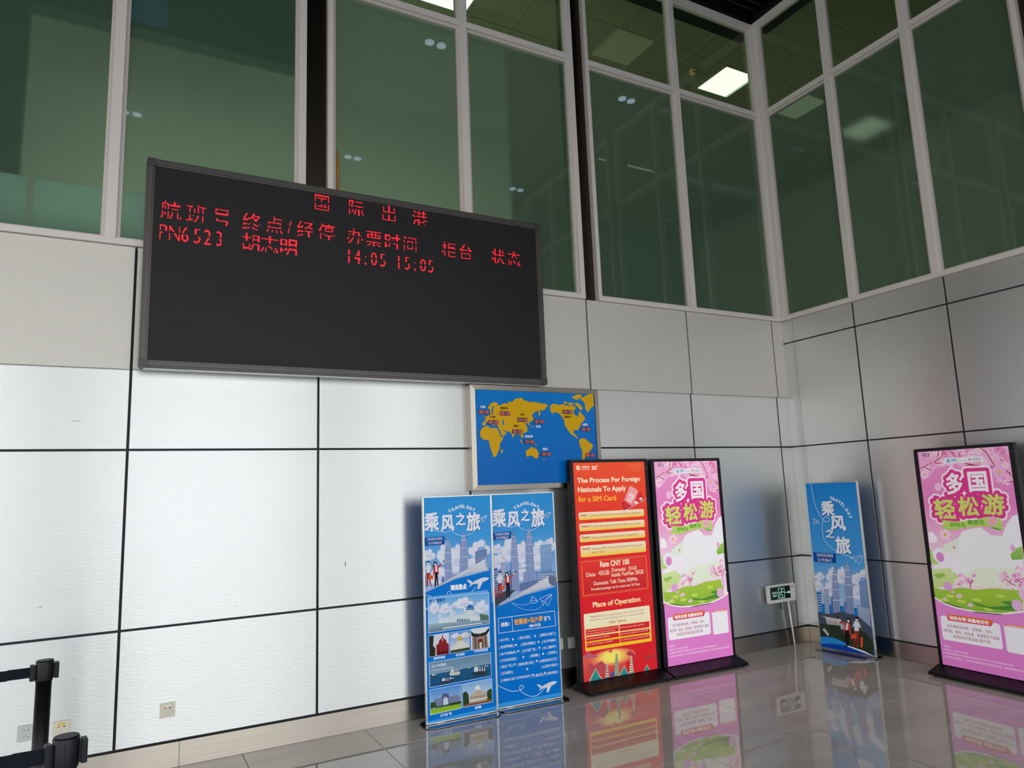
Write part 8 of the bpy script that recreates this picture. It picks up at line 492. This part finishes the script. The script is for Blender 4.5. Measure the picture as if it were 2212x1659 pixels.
# ---------------------------------------------------------------- flight information board
bd = thing('flight_board', 'wide black electronic departures board with red characters, above the world clock map', 'display board', (-6.073, -.14, 2.463))
BW, BH = 3.022, 1.412
MB().box(.02, .004, .015, BW-.02, .085, BH-.015, .004).obj('board_casing', M_black, bd)
MB().box(.03, .02, -.005, BW-.03, .084, .0145, .002).obj('bottom_rail', M_alu, bd, label='bright aluminium rail under the board')
M_bf = mat('grey_board_frame', '#4d4945', .4, .5)
fw = .052
def rail(x0, z0, x1, z1, hor):
    mb = MB(); mb.box(x0, -.0, z0, x1, .09, z1, .004)
    if hor: mb.box(x0, -.006, z0+.014, x1, .0, z1-.014, .002)
    else: mb.box(x0+.014, -.006, z0, x1-.014, .0, z1, .002)
    mb.obj('frame_rail', M_bf, bd)
rail(.055, BH-fw, BW-.055, BH, 1); rail(.055, 0, BW-.055, fw, 1); rail(0, .055, fw, BH-.055, 0); rail(BW-fw, .055, BW, BH-.055, 0)
for (x0, z0, sx_, sz_) in ((0, 0, 1, 1), (BW, 0, -1, 1), (0, BH, 1, -1), (BW, BH, -1, -1)):
    pts_ = [(0, .056), (0, .02), (.006, .006), (.02, 0), (.056, 0), (.056, fw), (fw, fw), (fw, .056)]
    MB().prism([(x0+sx_*a, z0+sz_*b) for a, b in pts_], 'y', -.007, .09).obj('corner_cap', mat('dark_corner', '#3a3835', .4, .3), bd)
def led_face():
    m = bpy.data.materials.new('led_matrix_face'); m.use_nodes = True; t = m.node_tree; b = t.nodes['Principled BSDF']
    b.inputs['Roughness'].default_value = .5; b.inputs['Specular IOR Level'].default_value = .25
    g = t.nodes.new('ShaderNodeNewGeometry'); br = t.nodes.new('ShaderNodeTexBrick'); sep = t.nodes.new('ShaderNodeSeparateXYZ'); cb = t.nodes.new('ShaderNodeCombineXYZ')
    t.links.new(g.outputs['Position'], sep.inputs[0]); t.links.new(sep.outputs['X'], cb.inputs[0]); t.links.new(sep.outputs['Z'], cb.inputs[1]); t.links.new(cb.outputs[0], br.inputs['Vector'])
    br.offset = 0; br.inputs['Scale'].default_value = 1; br.inputs['Brick Width'].default_value = .304; br.inputs['Row Height'].default_value = .152; br.inputs['Mortar Size'].default_value = .0025
    br.inputs['Color1'].default_value = (.009, .008, .009, 1); br.inputs['Color2'].default_value = (.010, .009, .010, 1); br.inputs['Mortar'].default_value = (.013, .012, .013, 1)
    t.links.new(br.outputs[0], b.inputs['Base Color'])
    return m
face = MB().box(.05, .0, .05, BW-.05, .02, BH-.05).obj('led_face', led_face(), bd)
M_red = mat('red_led', '#300508', .5, emit='#ff1028', es=1.35)
def led_char(c, u, v, w, h, rows=21, cols=20):
    vs, fs = text_geo(c, .004 if False else 0)
    cj = ord(c) > 255
    bx0, bx1, by0, by1 = (.03, .97, -.08, .84) if cj else (None,)*4
    if not cj:
        bx0, bx1 = min(p[0] for p in vs), max(p[0] for p in vs); by0, by1 = min(0, min(p[1] for p in vs)), .73
        if c == '/': by0 = -.08
    tri = BVHTree.FromPolygons([Vector((p[0], p[1], 0)) for p in vs], fs)
    if not cj:
        mid = (bx0+bx1)/2; bx0, bx1 = mid-.30, mid+.30
    pw, ph = w/cols, h/rows; V = []; F = []
    for r in range(rows):
        fr = (r+.5)/rows
        if (.42 < fr < .58 or fr > .92) if cj else .44 < fr < .56: continue
        for q in range(cols):
            x = bx0+(bx1-bx0)*(q+.5)/cols; y = by1-(by1-by0)*(r+.5)/rows
            if any(tri.ray_cast(Vector((x+dx_, y+dy_, 1)), Vector((0, 0, -1)))[0] is None for dx_, dy_ in ((0, .009), (0, -.009), (.009, 0), (-.009, 0))): continue
            X = u-w/2+pw*q; Z = -(v-h/2+ph*r); k = len(V)
            V += [(X, 0, Z), (X+pw*.96, 0, Z), (X+pw*.96, 0, Z-ph*.93), (X, 0, Z-ph*.93)]; F.append((k, k+1, k+2, k+3))
    return V, F
def led_text(items, label):
    for c, u, v in items:
        cj = ord(c) > 255
        w, h = (.126, .132) if cj else (.064, .112)
        V, F = led_char(c, u/1000, v/1000, w, h, cols=22 if cj else 12, rows=23 if cj else 20)
        me = bpy.data.meshes.new('led_character'); me.from_pydata([(-6.022+6.073+x, -.0015, 3.82-2.463+z) for x, y, z in V], [], F)
        link('led_character', me, M_red, face, 'stuff', label=label)
B = ART['board']
def row(items, v): return [(c, u, v) for c, u, _ in items]
led_text(row(B[0:4], 70), 'red title characters of the board'); led_text(row(B[4:20], 294), 'red column headings of the board')
led_text(row(B[20:29], 443), 'red flight number and city'); led_text(row(B[29:39], 446), 'red check-in times')
# ---------------------------------------------------------------- world clock map
mp = thing('world_clock_map', 'blue and yellow world map with red digital clocks in a steel frame, under the board', 'wall map', (-3.738, -.08, 1.616))
MW, MH, FW = 1.237, .838, .040
MB().box(0, .004, 0, MW, .0795, MH, .002).obj('map_case', M_steel, mp)
def mrail(pts_, d=.012):
    # mitred rail with a raised inner edge: outer edge at y=0, inner edge at y=-0.012
    mb = MB(); (a, b, c, e) = pts_
    v = [mb.bm.verts.new((a[0], .004, a[1])), mb.bm.verts.new((b[0], .004, b[1])), mb.bm.verts.new((c[0], .004, c[1])), mb.bm.verts.new((e[0], .004, e[1]))]
    u_ = [mb.bm.verts.new((a[0], -.006, a[1])), mb.bm.verts.new((b[0], -.006, b[1])), mb.bm.verts.new((c[0], -.010, c[1])), mb.bm.verts.new((e[0], -.010, e[1]))]
    mb.bm.faces.new(v); mb.bm.faces.new(u_[::-1])
    for i in range(4): mb.bm.faces.new((v[i], u_[i], u_[(i+1) % 4], v[(i+1) % 4]))
    mb.obj('frame_rail', M_steel, mp)
mrail([(0, 0), (MW, 0), (MW-FW, FW), (FW, FW)]); mrail([(MW, MH), (0, MH), (FW, MH-FW), (MW-FW, MH-FW)])
mrail([(0, MH), (0, 0), (FW, FW), (FW, MH-FW)]); mrail([(MW, 0), (MW, MH), (MW-FW, MH-FW), (MW-FW, FW)])
mapo = bpy.data.objects.new('map_sheet', None)
sh = Sheet(2.428-1.616); sh.group('map_sheet', None)
sh.place([(0, 0), (1150, 0), (1150, 772), (0, 772)], [(0, 3, 2, 1)], '#0079cb', '#0068c0')
_dx = -3.693+3.738
sh.run([d for d in ART['map'] if d[0] != 'k'])
for g in sh.groups: g['v'] = [(x+_dx, y-.002, z) for x, y, z in g['v']]
M_mapprint = mat('map_print', rough=.16, attr='base', spec=.12)
sh.build('map_sheet', mp, M_mapprint)
SEG = {'0': 'abcdef', '1': 'bc', '2': 'abged', '3': 'abgcd', '4': 'fgbc', '5': 'afgcd', '6': 'afgedc', '7': 'abc', '8': 'abcdefg', '9': 'abcdfg'}
M_seg_on = mat('clock_red', '#400008', .4, emit='#ff4a68', es=.95); M_seg_off = mat('clock_grey_segment', '#8f8283', .5); M_cbox = mat('clock_box', '#1d1216', .4)
for d in ART['map']:
    if d[0] != 'k': continue
    _, tm, u0, v0, u1, v1 = d
    cm = ((u0+u1)/2000+_dx, -.004, 2.428-1.616-(v0+v1)/2000); cw, chh = .090, .035
    mb = MB(); mb.box(cm[0]-cw/2, -.010, cm[2]-chh/2, cm[0]+cw/2, -.0045, cm[2]+chh/2, mi=0)
    dw, dh = .0135, .026; xs_ = [-.0335, -.0155, .0155, .0335]
    for ch, dx in zip(tm.replace(':', ''), xs_):
        for sname, (a0, b0, a1, b1) in dict(a=(-.5, .40, .5, .5), d=(-.5, -.5, .5, -.40), g=(-.5, -.05, .5, .05), f=(-.5, .03, -.28, .47), b=(.28, .03, .5, .47), e=(-.5, -.47, -.28, -.03), c=(.28, -.47, .5, -.03)).items():
            on = sname in SEG[ch]
            mb.box(cm[0]+dx+a0*dw, -.0108, cm[2]+b0*dh, cm[0]+dx+a1*dw, -.0100, cm[2]+b1*dh, mi=1 if on else 2)
    mb.box(cm[0]-.0015, -.0108, cm[2]-.011, cm[0]+.0015, -.0100, cm[2]+.011, mi=2)
    mb.obj('clock_display', [M_cbox, M_seg_on, M_seg_off], mp)
# ---------------------------------------------------------------- travel banners
def banner(label, x, y, ang, w, art, ztop, base):
    t = thing('banner_stand', label, 'banner', (x, y, 0), math.radians(ang), 'blue travel banner stands')
    H = ztop; z0 = .012; th = .026
    # x=0 is the left edge of the face, face plane y=0, facing -y
    mb = MB(); e = .0095
    for (a, b, c, d) in ((0, z0, e, H), (w-e, z0, w, H), (e, H-e, w-e, H), (e, z0, w-e, z0+e)): mb.box(a, -.001, b, c, th, d, .0015)
    mb.obj('frame', M_alu, t)
    MB().box(e, .002, z0+e, w-e, th-.003, H-e).obj('core_board', mat('banner_back_print', '#1e78cc', .45), t)
    s_ = Sheet(ztop); s_.run(ART[art])
    sheet = s_.build('poster', t, M_print, clip=(e, w-e, z0+e, H-e))
    for o in [sheet]: o.location = (0, .0018, 0)
    cx = w/2
    MB().prism(rrect(base[0], -.092, base[1], .105, .075, 8), 'z', .0035, .010).obj('base_plate', mat('mirror_steel_base', '#7f8288', .12, 1.0), t)
    MB().prism(rrect(base[0]-.002, -.094, base[1]+.002, .107, .077, 8), 'z', 0, .0035).obj('rubber_rim', M_black, t)
    for q in (-.17, .17): MB().box(cx+q-.03, .002, .009, cx+q+.03, th-.002, z0+.006).obj('base_clamp', M_alu, t)
    for xx in ((-.001, .002), (w-.002, w+.001)):
        MB().box(xx[0]-.0005, .004, .03, xx[1]+.0005, .020, .075, .0005).obj('end_bracket', mat('bracket_grey', '#777b80', .3, .9), t)
    return t
banner('blue travel banner with photo prints of sights, beside the route list banner', -4.205, -.21, -.9, .555, 'ban1', 1.585, base=(-.032, .560))
banner('blue travel banner with a white route list, next to the red kiosk', -3.637, -.184, -2.4, .557, 'ban2', 1.585, base=(.0, .592))
banner('blue travel banner with vertical title and city skyline, standing alone by the exit sign', -.204, -.283, -86.07, .548, 'ban3', 1.575, base=(-.03, .578))
# ---------------------------------------------------------------- advertising kiosks
def kiosk(label, x, y, ang, w, h, art, group, m=M_screen):
    t = thing('advertising_kiosk', label, 'kiosk', (x, y, 0), math.radians(ang), group)
    zb = .078; zt = zb + h; b = .036; top = zt+.026
    mb = MB()
    o_ = rrect(-b, zb-.01, w+b, top, .012, 5)
    mb.prism(o_, 'y', .002, .044); mb.obj('housing', M_black, t)
    mb = MB()
    for (x0, z0, x1, z1) in ((-b+.012, zt, w+b-.012, top-.001), (-b+.001, zb-.008, 0, zt), (w, zb-.008, w+b-.001, zt), (0, zb-.008, w, zb)): mb.box(x0, -.004, z0, x1, .002, z1, .001)
    mb.obj('bezel', M_blackp, t)
    MB().box(0, .0002, zb, w, .0019, zt).obj('display_glass', M_black, t)
    s_ = Sheet(zt); s_.run(ART[art]); s_.build('screen_image', t, m, clip=(0, w, zb, zt))
    prof = [(-.148, .012), (-.148, .028), (-.14, .033), (-.006, .074), (.044, .074), (.120, .024), (.120, .012)]
    bp = MB().prism([(a, c) for a, c in prof], 'x', -.042, w+.042); bp.obj('base', M_black, t)
    for fx in (0, w):
        for fy in (-.12, .09):
            MB().cyl(.014, .016, (fx, fy, 0), (fx, fy, .0125), 16).obj('foot', M_blackp, t)
    MB().cyl(.004, .004, (w+b-.014, -.0052, 1.76), (w+b-.014, -.004, 1.76), 12).obj('lock', M_steel, t)
    return t
kiosk('tall black kiosk with red SIM card screen behind the route list banner', -2.851, -.162, -.9, .742, 1.737, 'red', 'floor advertising kiosks')
kiosk('tall black kiosk with pink blossom screen, side by side with the red kiosk', -2.003, -.175, -2.3, .728, 1.733, 'pink2', 'floor advertising kiosks')
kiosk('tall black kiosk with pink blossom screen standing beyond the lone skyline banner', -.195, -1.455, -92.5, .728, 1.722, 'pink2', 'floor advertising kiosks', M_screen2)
# ---------------------------------------------------------------- exit sign on a post
ex = thing('exit_sign', 'green running-man exit sign in white case on a thin white post', 'exit sign', (-.600, -.055, 0))
mb = MB(); mb.prism(rrect(-.003, .428, .385, .597, .014), 'y', 0, .022); mb.obj('sign_case', mat('white_plastic', '#d5d4cc', .4), ex)
MB().box(.035, -.0015, .458, .292+.02, .001, .577).obj('sign_face', mat('dark_sign_face', '#12211b', .25), ex)
s_ = Sheet(.594); s_.run(ART['sign']); so = s_.build('sign_symbols', ex, mat('sign_glow', rough=.3, attr='emit', es=.85)); so.location = (0, -.0018, 0)
mb = MB(); mb.box(.335, -.001, .553, .358, .0, .573); mb.obj('test_button', mat('grey_button', '#8d8f8a', .5), ex)
MB().cyl(.008, .008, (.285, .012, .43), (.329, .018, .001), 16).obj('post', mat('white_post', '#e3e3de', .3), ex)
MB().cyl(.006, .006, (.19, .024, .36), (.19, .024, .43), 10).obj('cable_gland', M_black, ex)
# ---------------------------------------------------------------- wall sockets
def socket(label, x, z, kind, grp):
    t = thing('wall_socket', label, 'socket', (x, 0, z), group=grp)
    mb = MB(); mb.box(-.043, -.010, -.043, .043, 0, .043, .003); mb.obj('face_plate', M_plate2 if kind == 'power' else M_plate, t)
    if kind == 'power':
        mb = MB()
        for s_ in (-1, 1): mb.prism([(s_*.006, .017), (s_*.012, .021), (s_*.012, .013)][::s_], 'y', -.0104, -.0100)
        mb.box(-.001, -.0104, -.012, .001, -.01, -.004)
        for s_ in (-1, 1): mb.prism([(s_*.007, -.018), (s_*.009, -.016), (s_*.013, -.022), (s_*.011, -.024)][::s_], 'y', -.0104, -.01)
        mb.obj('socket_hole', M_black, t)
    else:
        MB().box(-.018, -.0106, .022, .018, -.010, .032).obj('label_strip', mat('yellow_label', '#e0c020', .5) if kind == 'yellow' else mat('white_label', '#eceae0', .5), t)
        MB().box(-.020, -.0106, .010, -.007, -.01, .016).obj('port_mark', mat('orange_mark', '#d4692a', .5), t)
        MB().box(.007, -.0106, .010, .020, -.01, .016).obj('port_mark', mat('blue_mark', '#22406e', .5), t)
        for s_ in (-1, 1):
            mb = MB(); mb.box(s_*.0135-.008, -.012, -.016, s_*.0135+.008, -.010, .002, .001); mb.box(s_*.0135-.009, -.0125, -.021, s_*.0135+.009, -.010, -.017, .001); mb.obj('port_cover', M_plate, t)
    return t
socket('grey five-hole power socket partly hidden by the rear belt post', -6.552, .342, 'power', 'wall sockets')
socket('ivory double data socket with yellow labels between the two belt posts', -6.382, .335, 'yellow', 'wall sockets')
socket('ivory double data socket with white label, alone on a bright wall panel', -5.828, .342, 'white', 'wall sockets')
socket('ivory socket half hidden behind the route list banner edge', -2.975, .358, 'white', 'wall sockets')
socket('pale socket low on the wall between the route list banner and red kiosk', -2.832, .355, 'power', 'wall sockets')
# ---------------------------------------------------------------- belt posts
def stanchion(label, x, y, h, belt_len, rot=0):
    t = thing('belt_post', label, 'stanchion', (x, y, 0), rot, 'black belt posts')
    MB().lathe([(.16, 0), (.16, .012), (.14, .02), (.045, .03), (.033, .045)], n=40).obj('weighted_base', M_black, t)
    MB().lathe([(.0295, .03), (.0295, h-.075)], n=32).obj('pole', M_black, t)
    MB().lathe([(.0325, h-.085), (.0335, h-.08), (.0335, h-.006), (.031, h-.001), (.028, h-.003)], n=36).obj('belt_head', M_blackp, t)
    MB().lathe([(.0275, h-.004), (.0275, h-.0015)], n=32).obj('top_cap', mat('cap_grey', '#222329', .5), t)
    MB().box(-.002, -.0345, h-.078, .002, -.0325, h-.012).obj('head_slot', M_black, t)
    for k, a in enumerate((0, PI/2, PI)):
        mb = MB(); mb.box(.031, -.012, h-.076, .038, .012, h-.018, .002); mb.box(.036, -.019, h-.079, .052, .019, h-.015, .003)
        o = mb.obj('belt_clip', M_blackp, t); o.rotation_euler = (0, 0, a + .15)
    mb = MB(); n = 20
    for i in range(n):
        x0 = -.05 - belt_len*i/n; x1 = -.05 - belt_len*(i+1)/n
        sg = lambda q: -.012*math.sin(PI*min(1, (-q-.05)/belt_len))
        mb.box(x1, -.0011, h-.066+sg((x0+x1)/2), x0, .0011, h-.024+sg((x0+x1)/2))
    mb.obj('belt', mat('navy_belt', '#080b18', .7, spec=.2), t, label='dark navy webbing belt')
    return t
stanchion('black belt post standing nearer the wall and its sockets', -6.379, -1.354, .962, 1.6)
stanchion('black belt post standing nearer the viewer, in front of the yellow-labelled socket', -6.220, -2.62, .965, 1.5)
